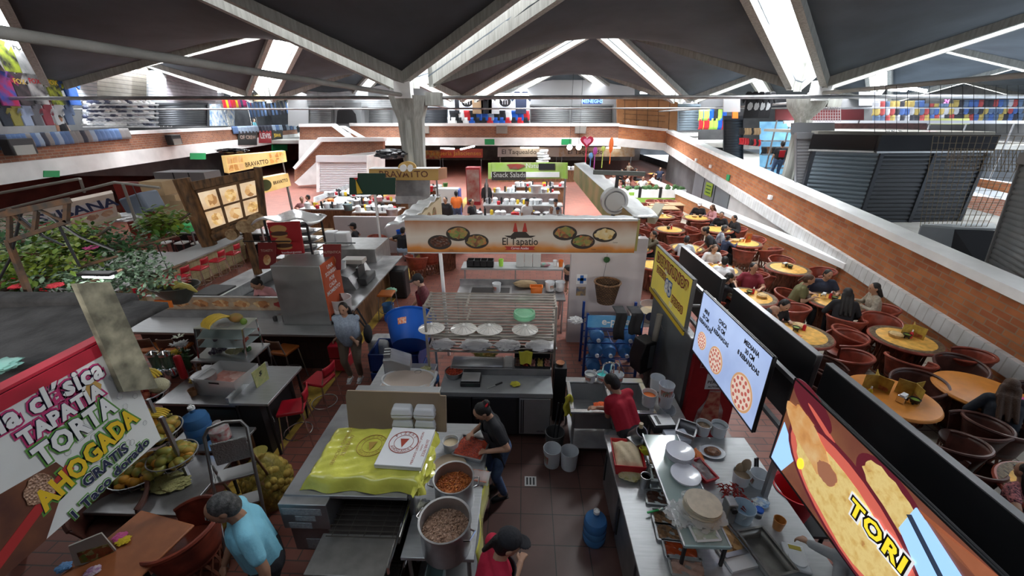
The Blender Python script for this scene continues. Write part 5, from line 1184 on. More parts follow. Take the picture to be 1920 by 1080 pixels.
cup('lime green bottle on the raised stall shelf', (-.55, 9.25, 1.32), .06, .17, mat('lime_green', (.4, .75, .1), .4), cat='bottle', name='bottle', r0=.9)
cup('orange cup on the raised stall shelf', (.9, 9.25, 1.32), .06, .16, ORP); cup('white cup beside the orange cup on the stall shelf', (.76, 9.27, 1.32), .055, .15)
pk = crumple('pink and green packet on the right part of the stall shelf', 'snack_packet', 'packet', (.5, 9.25, 1.32), (.14, .07, .1), mat('packet_print', (.5, .12, .2), .4, c2=(.1, .4, .3), vs=12), 79, .2)
person_w('worker in dark shirt bending behind the stall counter, clear hood beside him', (1.35, 8.9), 215, [(1.0, 8.75, .98), (1.1, 8.5, .98)], lean=35, nod=20, top=CLOTHG if False else cloth('dark_plum', (.05, .035, .05)), vox=.02)
person_w('man in black cap and maroon apron shirt walking by the stall', (-2.05, 7.7), 200, [(-2.35, 7.6, .95), (-2.1, 7.3, .95)], lean=6, nod=22, cap=CLOTHK, top=cloth('maroon_stripe', (.2, .06, .07), c2=(.12, .03, .04), vs=30), apron=CLOTHMAR, vox=.018, skin=2)
person_w('woman in a pale blue blouse and khaki trousers walking with a black bag', (-3.2, 6.4), -84, [(-2.9, 6.2, .78), (-3.52, 6.25, .8)], feet=[(-3.25, 6.3, .09), (-3.0, 6.62, .12)] if False else None, s=.95, fat=1.25, top=CLOTHBS, bottom=CLOTHKH, hair='bob', vox=.015, nod=8, shoes=WHITEP)
bgk = T('shoulder_bag', 'black shoulder bag worn by the woman in the pale blue blouse', 'bag', (-2.88, 6.5, .78)); MB().sph((0, 0, .15), (.07, .13, .19), 12, 8).b('body', CLOTHK, bgk); MB().tube([(-.02, -.02, .3), (-.16, -.1, .62), (-.14, .02, .66), (-.02, .06, .3)], .016, 6).b('strap', CLOTHK, bgk)
# ================================================================ DINING AREA
def pol(c, deg, r): return (c[0] + r*cos(R(deg)), c[1] + r*sin(R(deg)))
def side_of(deg):
    return ['wall', 'far wall', 'far', 'far aisle', 'aisle', 'near aisle', 'near', 'near wall'][int(((deg % 360) + 22.5)//45) % 8]
seen_lab = {}
def chairs(c, tn, degs, dark=False, r=.84, group=None):
    for d in degs:
        x, y = pol(c, d, r)
        lb = '%s equipal chair, %s side of the %s' % ('dark brown' if dark else 'red-brown', side_of(d), tn)
        equipal(x, y, d + 180 + rU(-12, 12), lb, 'equipal chairs around the dining tables', dark)
# small table things
def caddy():
    t = T('napkin_caddy', 'x', 'caddy'); BX(-.07, .07, -.05, .05, 0, .11).b('box', CHROME, t, bev=.01); BX(-.06, .06, -.03, .03, .11, .13).b('napkins', PAPER, t); [MB().sph((sx*.05, sy*.035, -.0), .012, 6, 5).b('foot', CHROME, t) for sx in (-1, 1) for sy in (-1, 1)]
    return t
def sauce(m):
    t = T('sauce_bottle', 'x', 'bottle'); LA([(0.001, 0), (.03, 0), (.03, .1), (.012, .13), (0.001, .14)], n=12).b('bottle', m, t); LA([(.012, .13), (.01, .17), (0.001, .175)], n=8).b('nozzle', WHITEP, t); return t
def molc():
    t = T('salsa_bowl', 'x', 'bowl'); LA([(0.001, .03), (.05, .03), (.07, .085), (.06, .085), (.045, .05), (0.001, .045)], n=14).b('bowl', BLACKP, t); [CY((.04*cos(a), .04*sin(a), 0), (.035*cos(a), .035*sin(a), .04), .012, n=6).b('leg', BLACKP, t) for a in (0, 2.1, 4.2)]; LA([(.055, .07), (0.001, .072)], n=12).b('salsa', GREENS, t); return t
def menu():
    t = T('menu_stand', 'x', 'menu')
    for a in (0, 2*PI/3, 4*PI/3):
        d = V3((cos(a), sin(a), 0)); MB().prism([d*.0, d*.19, d*.19 + V3((0,0,.24)), V3((0,0,.24))], V3((-d.y, d.x, 0))*.006).b('panel', MENUM, t); p_ = d*.02 + V3((d.y, -d.x, 0))*.002
        MB().prism([p_ + d*.02 + V3((0,0,.02)), p_ + d*.14 + V3((0,0,.02)), p_ + d*.14 + V3((0,0,.09)), p_ + d*.02 + V3((0,0,.09))], V3((d.y, -d.x, 0))*.002).b('printed_dish', MENUR, t)
    return t
GREENS = mat('green_salsa', (.2, .3, .05), .4); MENUM = mat('menu_yellow', (.55, .4, .08), .35, c2=(.4, .25, .05), vs=14); MENUR = mat('menu_brown', (.25, .06, .03), .4, c2=(.45, .2, .06), vs=20)
BASK = mat('straw_basket', (.55, .38, .18), .8, var=.2, vs=25)
def basket():
    t = T('tortilla_basket', 'x', 'basket'); LA([(0.001, 0), (.09, 0), (.12, .06), (.11, .06), (.085, .015), (0.001, .015)], n=18).b('weave', BASK, t); LA([(.1, .055), (.08, .08), (0.001, .09)], n=14).b('food', mat('toasted', (.6, .42, .2), .6, var=.2, vs=20), t); return t
PRO = {'caddy': caddy(), 'red': sauce(REDP), 'molc': molc(), 'menu': menu(), 'basket': basket(), 'yellow': sauce(mat('mustard', (.7, .5, .02), .4))}
PN = {'caddy': 'steel napkin caddy on the %s', 'red': 'red sauce bottle on the %s', 'molc': 'black three-legged salsa bowl on the %s', 'menu': 'folding yellow menu stand on the %s', 'basket': 'straw basket of tortillas on the %s', 'yellow': 'small yellow bottle on the %s'}
def onto(kind, c, tn, dx, dy, rot=None):
    src = PRO[kind]; loc = (c[0] + dx, c[1] + dy, .768)
    if kind not in used:
        used[kind] = 1; src.location = loc; src['label'] = PN[kind] % tn; src['group'] = 'things set on the dining tables'; o = src
    else: o = dup(src, loc, 0, PN[kind] % tn, 'things set on the dining tables')
    o.rotation_euler = (0, 0, rU(0, 6) if rot is None else rot)
    return o
def sitter(label, c, deg, r=.74, turn=0, nod=8, lean=10, hands='table', **k):
    x, y = pol(c, deg, r); f = deg + 180; h = .8
    fx, fy = cos(R(f)), sin(R(f)); rx, ry = fy, -fx
    hp = {'table': [(x + fx*.34 + rx*.16, y + fy*.34 + ry*.16, h), (x + fx*.34 - rx*.16, y + fy*.34 - ry*.16, h)],
          'mouth': [(x + fx*.22 + rx*.05, y + fy*.22 + ry*.05, 1.08), (x + fx*.24 - rx*.05, y + fy*.24 - ry*.05, 1.06)],
          'arms': [(x + fx*.3 + rx*.3, y + fy*.3 + ry*.3, .74), (x + fx*.4 - rx*.2, y + fy*.4 - ry*.2, .82)]}[hands]
    return person_w(label, (x, y, 0), f, hp, sit=True, turn=turn, nod=nod, lean=lean, group=None, vox=k.pop('vox', .019), **k)
# -- the tables, named from the near end
TBL = {
 'o1': ((5.57, 5.15), 'orange table with the standing menus', True), 'o2': ((7.05, 5.3), 'orange table by the long-haired woman', True),
 'a1': ((5.4, 7.07), 'yellow table shared by the bald man', False), 'b1': ((7.28, 6.92), 'empty yellow table nearest the ramp wall', False),
 'a2': ((5.38, 8.88), 'yellow table of the man in maroon', False), 'b2': ((7.14, 8.63), 'family table beside the ramp wall', False),
 'a3': ((5.47, 10.72), 'table of the couple in white', False), 'b3': ((7.42, 10.87), 'empty table behind the family', False),
 'b4': ((7.46, 13.43), 'table with the orange menu card', False), 'a4': ((5.3, 12.75), 'table the waiter is bending over', False),
 'b5': ((7.35, 15.23), 'table of the pair in black', False), 'a5': ((5.53, 15.17), 'empty table behind the waiter', False),
 'b6': ((7.32, 17.23), 'table of the man in the white cap', False), 'a6': ((5.94, 17.49), 'empty table near the planter fence', False),
 'l1': ((3.6, 12.69), 'table of the man in the olive jacket', False), 'l2': ((3.75, 11.05), 'small table beside the red paving', False), 'n1': ((6.0, 3.35), 'table at the lower right corner', False)}
for k_, (c, nm, orange) in TBL.items():
    eq_table(c[0], c[1], {'o1': 'bare orange round table with standing menus and a napkin caddy', 'o2': 'bare orange round table in front of the long-haired woman'}.get(k_, 'round yellow leather table with stitched border, the ' + nm), orange, .82 if k_ in ('l2',) else 1.0)
def tc_(k): return TBL[k][0], TBL[k][1]
for k_, degs in (('a1', (170, 105, -5, -60)), ('b1', (165, 75, -125, -35)), ('a2', (175, 65, -40)), ('b2', (150, 80, -110, -22)), ('a3', (90, -110, -25)), ('b3', (195, 70, -10, -75)),
                 ('b4', (-115, -50, 40, 160)), ('a4', (-120, 150, 30, -30)), ('b5', (170, -110, 10, 60)), ('a5', (50, -20, 165, -90, 110)), ('b6', (60, 5, 160, -100)), ('a6', (165, 30, -80)), ('l1', (5, 75, -70, 170)), ('l2', (200, -90))):
    chairs(*tc_(k_), degs)
for k_, degs in (('o1', (150, 115, 28, -40, -85)), ('o2', (60, -125, 0))): chairs(*tc_(k_), degs, True, .88)
p = at(1795, 890, .5); equipal(p.x, p.y, 60, 'dark empty equipal chair in front of the girl in a floral top', dark=True)
chairs(*tc_('n1'), (150, 10), True, .85)
for k_, its in (('o1', (('menu', -.12, .18, 1.0), ('menu', .26, -.02, .3), ('caddy', .02, -.14, .5), ('yellow', -.36, -.02), ('molc', .16, -.18))), ('o2', (('red', .3, -.1), ('caddy', .4, .05))),
                ('a1', (('basket', .12, .24), ('molc', -.03, .1), ('red', .14, .12))), ('b1', (('basket', -.14, .08), ('molc', .02, .02), ('menu', .18, .1, .9), ('red', .1, .03))), ('a2', (('molc', .0, .1), ('red', .1, .12), ('basket', .2, -.08))),
                ('b2', (('molc', .02, .05), ('red', .0, .16), ('caddy', -.16, .16))), ('a3', (('red', .18, .02),)), ('b3', (('molc', .04, .0), ('caddy', -.05, .1), ('basket', .08, .18))), ('b4', (('caddy', -.05, .08), ('basket', -.25, .1))),
                ('b5', (('caddy', .2, .0),)), ('a5', (('red', .08, .05), ('molc', -.05, 0))), ('b6', (('basket', -.05, .05), ('molc', .15, -.05))), ('l1', (('molc', -.1, .1),)), ('a6', (('caddy', 0, 0),))):
    c, nm = tc_(k_)
    for i, it in enumerate(its):
        o = onto(it[0], c, nm, it[1], it[2], it[3] if len(it) > 3 else None)
        if it[0] == 'menu' and k_ == 'o1': o['label'] = ['folding yellow menu stand behind the napkin caddy on the orange table', 'folding menu stand right of the napkin caddy on the orange table'][i]
oc_ = T('orange_menu_card', 'upright orange menu card on the table beside the ramp wall', 'menu', (7.6, 13.45, .768), R(20)); BX(-.12, .12, 0, .01, 0, .3).b('card', mat('menu_orange', (.6, .15, .03), .4), oc_); LA([(.001, 0), (.06, 0)], n=16).b('printed_seal', GOLD, oc_).location = (0, -.004, .16)
oc_.children[-1].rotation_euler = (PI/2, 0, 0)
om2 = tag(MB().box((0, 0, .004), (.3, .22, .008)).b('orange_menu_sheet', mat('menu_orange2', (.6, .13, .04), .4, c2=(.7, .4, .1), vs=9), loc=(5.18, 6.98, .768), rz=.4), 'orange menu sheet lying on the bald man\'s table', 'menu')
plate('small plate of food in front of the woman in black', (5.02, 8.95, .768), .1, food=foodmat('small_meal', [(.4, .2, .08), (.6, .4, .2)], 30))
cup('black mug beside the plate of the woman in black', (5.2, 8.82, .768), .04, .1, BLACKP)
cup('amber drink glass on the couple\'s table', (5.75, 10.6, .768), .035, .14, mat('amber_drink', (.35, .08, .02), .2))
# -- the diners
A = lambda k: TBL[k][0]
sitter('balding man in a navy vest with hands clasped at his mouth', A('a1'), 170, .72, hands='mouth', hair='bald', hm=HAIRG, top=CLOTHN, fat=1.15)
sitter('dark-haired man in black leaning over the bald man\'s table', A('a1'), 105, .74, nod=22, lean=18, top=CLOTHK, sleeve='long', skin=2)
sitter('woman with long black hair in black, hand at her mouth', A('a2'), 172, .72, hands='mouth', hair='long', top=CLOTHK, sleeve='long', nod=16)
sitter('man in a maroon polo shirt turned towards the aisle', A('a2'), 65, .8, hands='arms', turn=35, nod=0, lean=-4, top=CLOTHMAR)
sitter('woman in an olive top with tied-back grey-brown hair', A('b2'), 150, .76, hair='tail', hm=HAIRBR, top=CLOTHOL, fat=1.2, lean=14)
sitter('stocky man in a navy striped T-shirt against the ramp wall', A('b2'), 78, .76, fat=1.25, top=cloth('navy_stripe', (.02, .025, .05), c2=(.03, .04, .07), vs=3), turn=10, hands='arms')
sitter('person with very long black hair, back to us, at the family table', A('b2'), -112, .74, hair='long', top=CLOTHK, sleeve='long', lean=16)
sitter('person in a beige patterned jacket at the wall side of the family table', A('b2'), -20, .76, hair='bob', top=CLOTHBE, sleeve='long', turn=10)
sitter('woman with long brown hair in a white top, facing us', A('a3'), 88, .74, hair='long', hm=HAIRBR, top=CLOTHW, sleeve='long', nod=16, skin=2)
sitter('man in a white shirt seen from behind at the couple\'s table', A('a3'), -110, .72, top=CLOTHW, fat=1.15, lean=14)
sitter('man with a grey scarf and white jacket at the table with the orange card', A('b4'), 160, .8, hm=HAIRG, top=cloth('grey_white', (.5, .52, .54), c2=(.1, .11, .16), vs=5), sleeve='long')
sitter('small child in dark clothes beside the man with the grey scarf', A('b4'), 196, .78, s=.72, top=CLOTHN, sleeve='long', seat=.62)
sitter('man in a pale striped shirt bent over at the waiter\'s table', A('a4'), -118, .72, top=cloth('white_stripe', (.6, .62, .64), c2=(.4, .44, .5), vs=40), lean=22)
sitter('grey-haired person in black by the low wall', A('b5'), 60, .8, hm=HAIRG, top=CLOTHK, sleeve='long')
sitter('person in a bulky black jacket with back to us by the low wall', A('b5'), 8, .8, top=CLOTHK, sleeve='long', lean=16, fat=1.2)
sitter('man in a white cap and black printed sweatshirt', A('b6'), 62, .78, cap=CLOTHW, top=CLOTHK, sleeve='long', fat=1.2)
sitter('person in a pink jacket beside the man in the white cap', A('b6'), 5, .78, hair='bob', hm=HAIRBR, top=CLOTHPK, sleeve='long')
sitter('bearded man in an olive jacket, elbows on the table, hands at his mouth', A('l1'), 8, .72, hands='mouth', top=cloth('olive_grey', (.11, .095, .065)), sleeve='long')
sitter('man in black half hidden behind the stall sign', A('l1'), 80, .76, top=CLOTHK, skin=2)
person_w('waiter in black with a red cloth bending over a table', (5.95, 12.15), 165, [(5.55, 12.4, .88), (5.55, 12.05, .86)], lean=36, nod=14, top=CLOTHK, hair='bun', vox=.019, apron=CLOTHK)
sitter('woman with long wavy hair in a dark jacket seen from behind', A('o2'), -118, .72, hair='long', hm=HAIRBR, top=cloth('dark_slate', (.02, .025, .035)), sleeve='long', lean=22, nod=10, turn=-15, vox=.015)
p = at(1892, 905, .8); person_w('girl in a dark floral top at the lower right edge', (p.x + .05, p.y - .15, 0), 100, sit=True, top=CLOTHFL, vox=.015, s=.85, hair='long', lean=10)
pf = T('pink_flower_hat', 'pink bow and flowers on the orange table by the long-haired woman', 'flowers', (7.35, 5.05, .768)); [crumple('', 'bloom', '', (x, y, 0), (.05, .05, .05), m_, 90 + i, .4, parent=pf) for i, (x, y, m_) in enumerate(((-.05, .05, mat('hot_pink', (.75, .12, .35), .6)), (.05, .02, mat('hot_pink', (.75, .12, .35), .6)), (.1, -.08, mat('flower_red', (.7, .06, .08), .6)), (0, -.1, mat('leaf_green', (.08, .2, .05), .6)), (-.12, .1, mat('flower_yellow', (.75, .55, .02), .6))))]
# long tables and the planter fence at the far end
LT = mat('pale_wood_top', (.4, .25, .13), .5, var=.15, vs=6)
for i, (px, py, w) in enumerate(((1226, 389, 2.2), (1248, 382, 1.7))):
    p = at(px, py, .76); t = T('long_table', ['longer wooden table in the far dining row', 'shorter wooden table nearest the planter fence'][i], 'table', (p.x, p.y, 0)); BX(-w/2, w/2, -.4, .4, .72, .76).b('top', LT, t, bev=.01)
    for sx in (-1, 1): BX(sx*(w/2-.3)-.25, sx*(w/2-.3)+.25, -.3, .3, 0, .72).b('drum_leg', CEDAR, t)
    for j in range(3 if i else 4):
        x = p.x - w/2 + .4 + j*(w - .8)/max(1, (2 if i else 3))
        equipal(x, p.y + .7, 270, 'red-brown equipal chair, number %s along the far side of the %s wooden table' % (['one', 'two', 'three', 'four'][j], ['longer', 'shorter'][i]), 'equipal chairs at the long wooden tables')
        if i == 0: equipal(x, p.y - .7, 90, 'red-brown equipal chair, number %s along the near side of the longer wooden table' % ['one', 'two', 'three', 'four'][j], 'equipal chairs at the long wooden tables')
fw = at(1165, 372, .45); fw2 = at(1270, 372, .45)
pf_ = T('planter_fence', 'low green and white planter fence with shrubs across the dining area', 'fence', (fw.x, fw.y, 0)); L = fw2.x - fw.x + .4
BX(0, L, 0, .3, 0, .5).b('green_board', mat('lime_board', (.28, .5, .08), .5), pf_); BX(0, L, -.01, .31, .5, .95).b('white_board', WHITEW, pf_)
mb = MB()
for i in range(46): mb.sph((rU(0, L), .15 + rU(-.1, .1), 1.0 + rU(-.05, .1)), (rU(.06, .14),)*3, 6, 5)
o = mb.b('shrubs', mat('shrub_green', (.03, .09, .03), .7, c2=(.08, .16, .05), vs=20, bump=.6), pf_); o['kind'] = 'stuff'
for x in (L*.28, L*.6): BX(x-.08, x+.08, -.03, 0, .5, 1.1).b('dark_post', BLACKM, pf_)
BX(.4, .7, -.02, -.01, .62, .8).b('green_label', mat('lime_board', (.28, .5, .08), .5), pf_)
# wall furniture
for px, py, lb in ((1330, 355, 'lime green notice on the grey recess panel'),):
    q = RP.at(px, py, .05); t = T('green_notice', lb, 'sign', q); BX(-.05, -.03, -.45, .45, -.35, .35).b('board', mat('lime_notice', (.3, .42, .05), .5), t); [BX(-.06, -.05, -.3, .3, z-.03, z+.03).b('lettering_bar', mat('dark_green', (.03, .12, .03), .5), t) for z in (.18, 0, -.18)]
def wall_item(px, py, name, label, cat, size, m, off=-.03):
    q = RP.at(px, py, off); return tag(MB().box((0, 0, 0), size).b(name, m, loc=q, rz=-math.atan(.0974), bev=.01), label, cat)
wall_item(1365, 333, 'green_exit_sign', 'small green escape route sign on the ramp brickwork', 'sign', (.04, .4, .28), mat('sign_green', (.01, .25, .08), .5))
for px, py, lb in ((1305, 300, 'small white lamp high on the ramp brickwork, farther one'), (1332, 312, 'small white lamp on the ramp brickwork, beside the green sign'), (1444, 370, 'square cover plate on the ramp brickwork')): wall_item(px, py, 'wall_fixture', lb, 'wall fixture', (.1, .22, .16), WHITEP, -.06)
# security camera and round drum on the stall post
scam = T('security_camera', 'beige box camera on a bracket above the dining area', 'camera', at(1228, 403, Y=8.2), R(-35)); MB().box((0, 0, 0), (.16, .42, .14), rx=R(25)).b('housing', mat('camera_beige', (.35, .32, .24), .5), scam, bev=.01); MB().box((0, .0, .09), (.2, .5, .012), rx=R(25)).b('hood', mat('camera_beige', (.35, .32, .24), .5), scam); MB().tube([(0, .1, -.05), (-.3, .2, -.15), (-.55, .2, -.1)], .02, 6).b('bracket', BLACKM, scam)
drm = T('round_fan', 'round grey fan drum on a dark bracket above the stall sign', 'fan', at(1151, 376, Y=8.2)); CY((0, -.12, 0), (0, .1, 0), .26, n=28).b('drum', mat('drum_grey', (.42, .42, .42), .5, .4), drm); MB().torus((0, -.125, 0), .2, .015, 24, 5, Matrix.Rotation(PI/2, 3, 'X')).b('ring', STEELD, drm); MB().bar((.03, .0, .55), (0, 0, -.5), .06).b('bracket', BLACKM, drm); MB().bar((-.45, 0, .55), (.55, 0, .52), .08).b('cross_arm', mat('arm_grey', (.12, .13, .12), .6), drm)
# ================================================================ LEFT FOREGROUND: banner kiosk, fruit stand
class Quad:                                   # board through four corner points; u to the right, v up
    def __init__(s, TL, TR, BL, BR): s.c = [V3(p) for p in (TL, TR, BL, BR)]; n_ = (s.c[1]-s.c[0]).cross(s.c[2]-s.c[0]); e = V3((0,0,H)); d = s.c[3]-e; k = (s.c[0]-e).dot(n_)/d.dot(n_); s.c[3] = e + d*k; s.n = n_.normalized(); s.n = -s.n if s.n.dot(V3((0,0,H)) - s.c[0]) < 0 else s.n
    def p(s, u, v, lift=0.0):
        TL, TR, BL, BR = s.c; return (BL*(1-u)+BR*u)*(1-v) + (TL*(1-u)+TR*u)*v + s.n*lift
    def fr(s, u, v, lift=0.0, rot=0.0):
        x = (s.p(1, v) - s.p(0, v)).normalized(); y = (s.p(u, 1) - s.p(u, 0)); y = (y - x*x.dot(y)).normalized(); c, q = cos(rot), sin(rot)
        return TX(s.p(u, v, lift), x*c + y*q, y*c - x*q)
    def rect(s, mb, u0, u1, v0, v1, lift, th): return mb.prism([s.p(u0, v0, lift), s.p(u1, v0, lift), s.p(u1, v1, lift), s.p(u0, v1, lift)], s.n*th)
    def board(s, name, m, parent=None, th=.05, u0=0, u1=1, v0=0, v1=1, lift=0.0, **k): return s.rect(MB(), u0, u1, v0, v1, lift - th, th).b(name, m, parent, **k)
    def blob(s, u, v, ru, rv, lift=.004, th=.003, n=20, jag=0.0):
        P = []
        for i in range(n):
            a = 2*PI*i/n; k = 1 + rU(-jag, jag); P.append(s.p(u + ru*k*cos(a), v + rv*k*sin(a), lift))
        return MB().prism(P, s.n*th)
    def text(s, t, par, u, v, size, m, lift=.005, rot=0.0, off=0.0, name='lettering', sx=1.0, sp=1.0, al='CENTER', ext=.0008, shear=0.0): return text(t, par, s.fr(u, v, lift, rot), size, m, name, ext, off, al, shear, sp, sx)
def ptext(q, t, par, u, v, size, layers, rot=0.0, **k):
    for i, (m, off) in enumerate(layers): q.text(t, par, u, v, size, m, .004 + .003*i, rot, off, ('lettering_outline' if i < len(layers)-1 else 'lettering'), **k)
# banner -------------------------------------------------
bq = Quad((-3.0, .9, 3.14), (-3.0, 2.52, 3.14), (-3.0, .9, 2.15), (-3.0, 2.52, 2.15))
bn = T('banner', 'big white food banner with colourful lettering and a red top edge', 'banner')
bq.board('sheet', mat('banner_white', (.62, .63, .62), .55, var=.05, vs=2), bn, .02)
RB = mat('banner_red', (.36, .012, .03), .5, var=.15, vs=3); bq.board('red_top_edge', RB, bn, .03, v0=.91, lift=.008); 
mb = MB(); mb.prism([bq.p(u, v, .002) for u, v in ((0, .0), (.46, .0), (.62, .3), (.6, .42), (.3, .5), (0, .55))], bq.n*.002); mb.b('printed_table', mat('print_dark_brown', (.07, .025, .02), .5, c2=(.16, .06, .03), vs=4), bn)
MB().prism([bq.p(u, v, .005) for u, v in ((0, .0), (.24, .0), (.64, .3), (.62, .36), (.3, .12), (0, .1))], bq.n*.002).b('printed_red_stripe', mat('print_red', (.38, .03, .03), .45), bn)
bq.blob(.52, .33, .05, .1, .008, .002, 20, .1).b('printed_meat', MEAT, bn)
MAG = mat('print_magenta', (.45, .03, .14), .5); GRN = mat('print_green', (.1, .27, .05), .5); NAV = mat('print_navy', (.015, .02, .06), .5); YLW = mat('print_yellow', (.68, .45, .02), .5); PWH = mat('print_white', (.68, .68, .68), .5)
def at_b(px, py): d = ray(px, py); t = -3.0/d.x; return V3((d.y*t, H + d.z*t, 0))
def fit_text(s_, a, b_, size, lay):           # lettering stretched from point a to point b of the banner
    a, b_ = at_b(*a), at_b(*b_); cu = bpy.data.curves.new('t', 'FONT'); cu.body = s_; cu.size = size; o = bpy.data.objects.new('t', cu); me = bpy.data.meshes.new_from_object(o); w = max(v.co.x for v in me.vertices) - min(v.co.x for v in me.vertices)
    bpy.data.objects.remove(o); bpy.data.curves.remove(cu); bpy.data.meshes.remove(me); m_ = (a + b_)/2; d = b_ - a
    ptext(bq, s_, bn, (m_.x - .9)/1.62, (m_.y - 2.15)/.99, size, lay, math.atan2(d.y, d.x), sx=d.length/w/1.06, sp=1.07)
for s_, a, b_, sz, lay in (('la clásica', (-6, 796), (184, 692), .19, ((MAG, .023), (NAV, .011), (PWH, .007))), ('TAPATÍA', (36, 828), (188, 729), .14, ((MAG, .023), (NAV, .011), (PWH, .007))), ('TORTA', (66, 864), (210, 756), .2, ((GRN, .026), (NAV, .013), (PWH, .009))),
                           ('AHOGADA', (70, 950), (250, 776), .2, ((GRN, .026), (NAV, .013), (YLW, .009))), ('GRATIS', (155, 908), (236, 838), .11, ((GRN, .014), (PWH, .007), (NAV, .003))), ('1 Taco dorado', (135, 968), (273, 828), .1, ((GRN, .013), (PWH, .006), (NAV, .003)))): fit_text(s_, a, b_, sz, lay)
mb = MB()
for i in range(26):
    u, v, a = rU(.64, .98), rU(.04, .8), rU(.02, .035)
    pts = [bq.p(u + a*.5*cos(t*2*PI/6), v + a*sin(t*2*PI/6), .003) for t in range(6)]; mb.tube(pts, .0012, 3, True)
mb.b('printed_doodles', mat('doodle_grey', (.45, .46, .48), .5), bn)
bq.blob(.82, .72, .04, .07, .003, .002, 6).b('printed_taco', mat('print_gold', (.5, .3, .08), .5), bn)
# kiosk body beneath the banner and its tar roof
TAR = mat('tar_roof', (.035, .033, .033), .9, bump=1.0, bs=14, var=.4, vs=5)
kr = T('kiosk_roof', 'flat tarred roof behind the big white banner', 'roof', (-4.2, 2.2, 3.1)); MB().grid(lambda u, v: V3((-1.6 + 2.75*u, -1.5 + 2.35*v, .02 + .03*sin(6*u+3*v)*sin(8*v))), 20, 18).b('tar_sheet', TAR, kr, solid=.05)
BX(-1.6, .85, .74, .92, -.05, .12).b('raised_edge', TAR, kr, bev=.03); BX(1.1, 1.19, -1.5, .35, -.08, .06).b('red_edge_board', RB, kr)
for x, y in ((-1.0, -1.2), (-1.5, .7)): BX(x-.04, x+.04, y-.04, y+.04, -3.1, 0).b('post', RUSTY, kr)
bd = Quad(at(143, 532, X=-2.95), at(207, 529, X=-2.95), at(232, 735, X=-2.95), at(297, 728, X=-2.95)); o = bd.board('weathered_board', mat('weathered_board', (.3, .28, .2), .8, c2=(.09, .085, .06), vs=7), None, .04); tag(o, 'tall weathered off-white board standing at the corner of the tarred roof', 'board')
tm = T('truss_bracket', 'rusty welded truss bracket over the plants', 'bracket')
G_ = lambda px, py, Y=3.4: at(px, py, Y=Y)
for (a, b2, w) in (((-20, 408), (128, 376), .05), ((18, 452), (128, 415), .035), ((18, 392), (18, 452), .03), ((70, 390), (64, 436), .03), ((126, 378), (124, 416), .035), ((20, 400), (62, 434), .02), ((66, 390), (122, 416), .02), ((15, 450), (62, 570), .04)): MB().bar(G_(*a), G_(*b2), w).b('bar', RUSTY, tm)
mb = MB()
for a, b2 in (((75, 395), (215, 470)), ((-10, 540), (40, 400)), ((100, 400), (150, 500)), ((30, 400), (120, 460))):
    p, q = G_(*a), G_(*b2); mb.tube([p, p.lerp(q, .5) - V3((0, 0, .06)), q], .012, 5)
mb.b('tangled_cable', BLACKP, tm)
# plants: leaves as one uncountable mass per plant, branches as parts
LEAF = [mat('leaf_dark', (.02, .07, .025), .5, c2=(.05, .13, .03), vs=6), mat('leaf_variegated', (.28, .38, .26), .5, c2=(.025, .08, .03), vs=18), mat('leaf_yellow', (.2, .26, .03), .5, c2=(.05, .14, .02), vs=5)]
def leaves(mb, c, r, n, size):
    for _ in range(n):
        d = V3((rnd.gauss(0, 1), rnd.gauss(0, 1), rnd.gauss(0, .8))); d = d/max(d.length, .3)*rnd.random()**.5; p = c + V3((d.x*r[0], d.y*r[1], d.z*r[2]))
        a, t = rU(0, 6.28), rU(-.7, .7); L = size*rU(.6, 1.2); x = V3((cos(a)*cos(t), sin(a)*cos(t), sin(t) - .3)).normalized(); y = x.cross(V3((0, 0, 1))).normalized(); z = y.cross(x)
        mb.add([p, p + x*L*.35 + y*L*.26, p + x*L*.75 + y*L*.2, p + x*L, p + x*L*.75 - y*L*.2, p + x*L*.35 - y*L*.26, p + x*L*.5 + z*L*.08], [(0,1,6),(1,2,6),(2,3,6),(3,4,6),(4,5,6),(5,0,6)])
PL = [((60, 500), 3.9, (.75, .35, .3), 2, 'variegated plant spreading over the tarred roof edge', 420, .1), ((190, 460), 4.6, (.75, .35, .3), 0, 'dark green leafy plant beneath the rusty truss bracket', 420, .09), ((250, 510), 4.2, (.5, .3, .28), 1, 'white-edged plant above the red bar chairs', 330, .08), ((20, 450), 4.5, (.6, .4, .35), 0, 'dark bushy plant at the left edge', 260, .1), ((135, 445), 4.4, (.35, .3, .2), 2, 'yellow-green sprays in the middle of the plants', 140, .11), ((110, 525), 3.8, (.55, .25, .18), 1, 'variegated leaves hanging over the raised roof edge', 200, .09), ((305, 415), 5.5, (.3, .3, .25), 2, 'small bright plant in front of the cartons', 120, .14)]
for (px, py), Y, r, k, lb, n, sz in PL:
    c = at(px, py, Y=Y); t = T('leafy_plant', lb, 'plant', c); mb = MB(); leaves(mb, V3((0, 0, 0)), r, n*3, sz*.85); o = mb.b('foliage', LEAF[k], t); o['kind'] = 'stuff'
    MB().tube([(-r[0]*1.1, -.05, -.1), (-r[0]*.3, 0, .02), (r[0]*.4, .03, -.06), (r[0]*1.2, .08, .1)], [.035, .03, .025, .012], 7).b('branch', RUSTY, t)
for px, py, Y, m_, lb in ((130, 462, 4.2, mat('flower_yellow', (.75, .55, .02), .6), 'yellow flower among the plants'), (172, 467, 4.3, mat('hot_pink', (.75, .12, .35), .6), 'pink flower among the plants'), (35, 540, 3.6, mat('flower_red', (.7, .06, .08), .6), 'red flower near the left edge of the plants'), (105, 538, 3.6, mat('flower_red', (.7, .06, .08), .6), 'red flower above the raised roof edge')): crumple(lb, 'flower', 'flower', at(px, py, Y=Y), (.06, .06, .04), m_, int(px), .5)
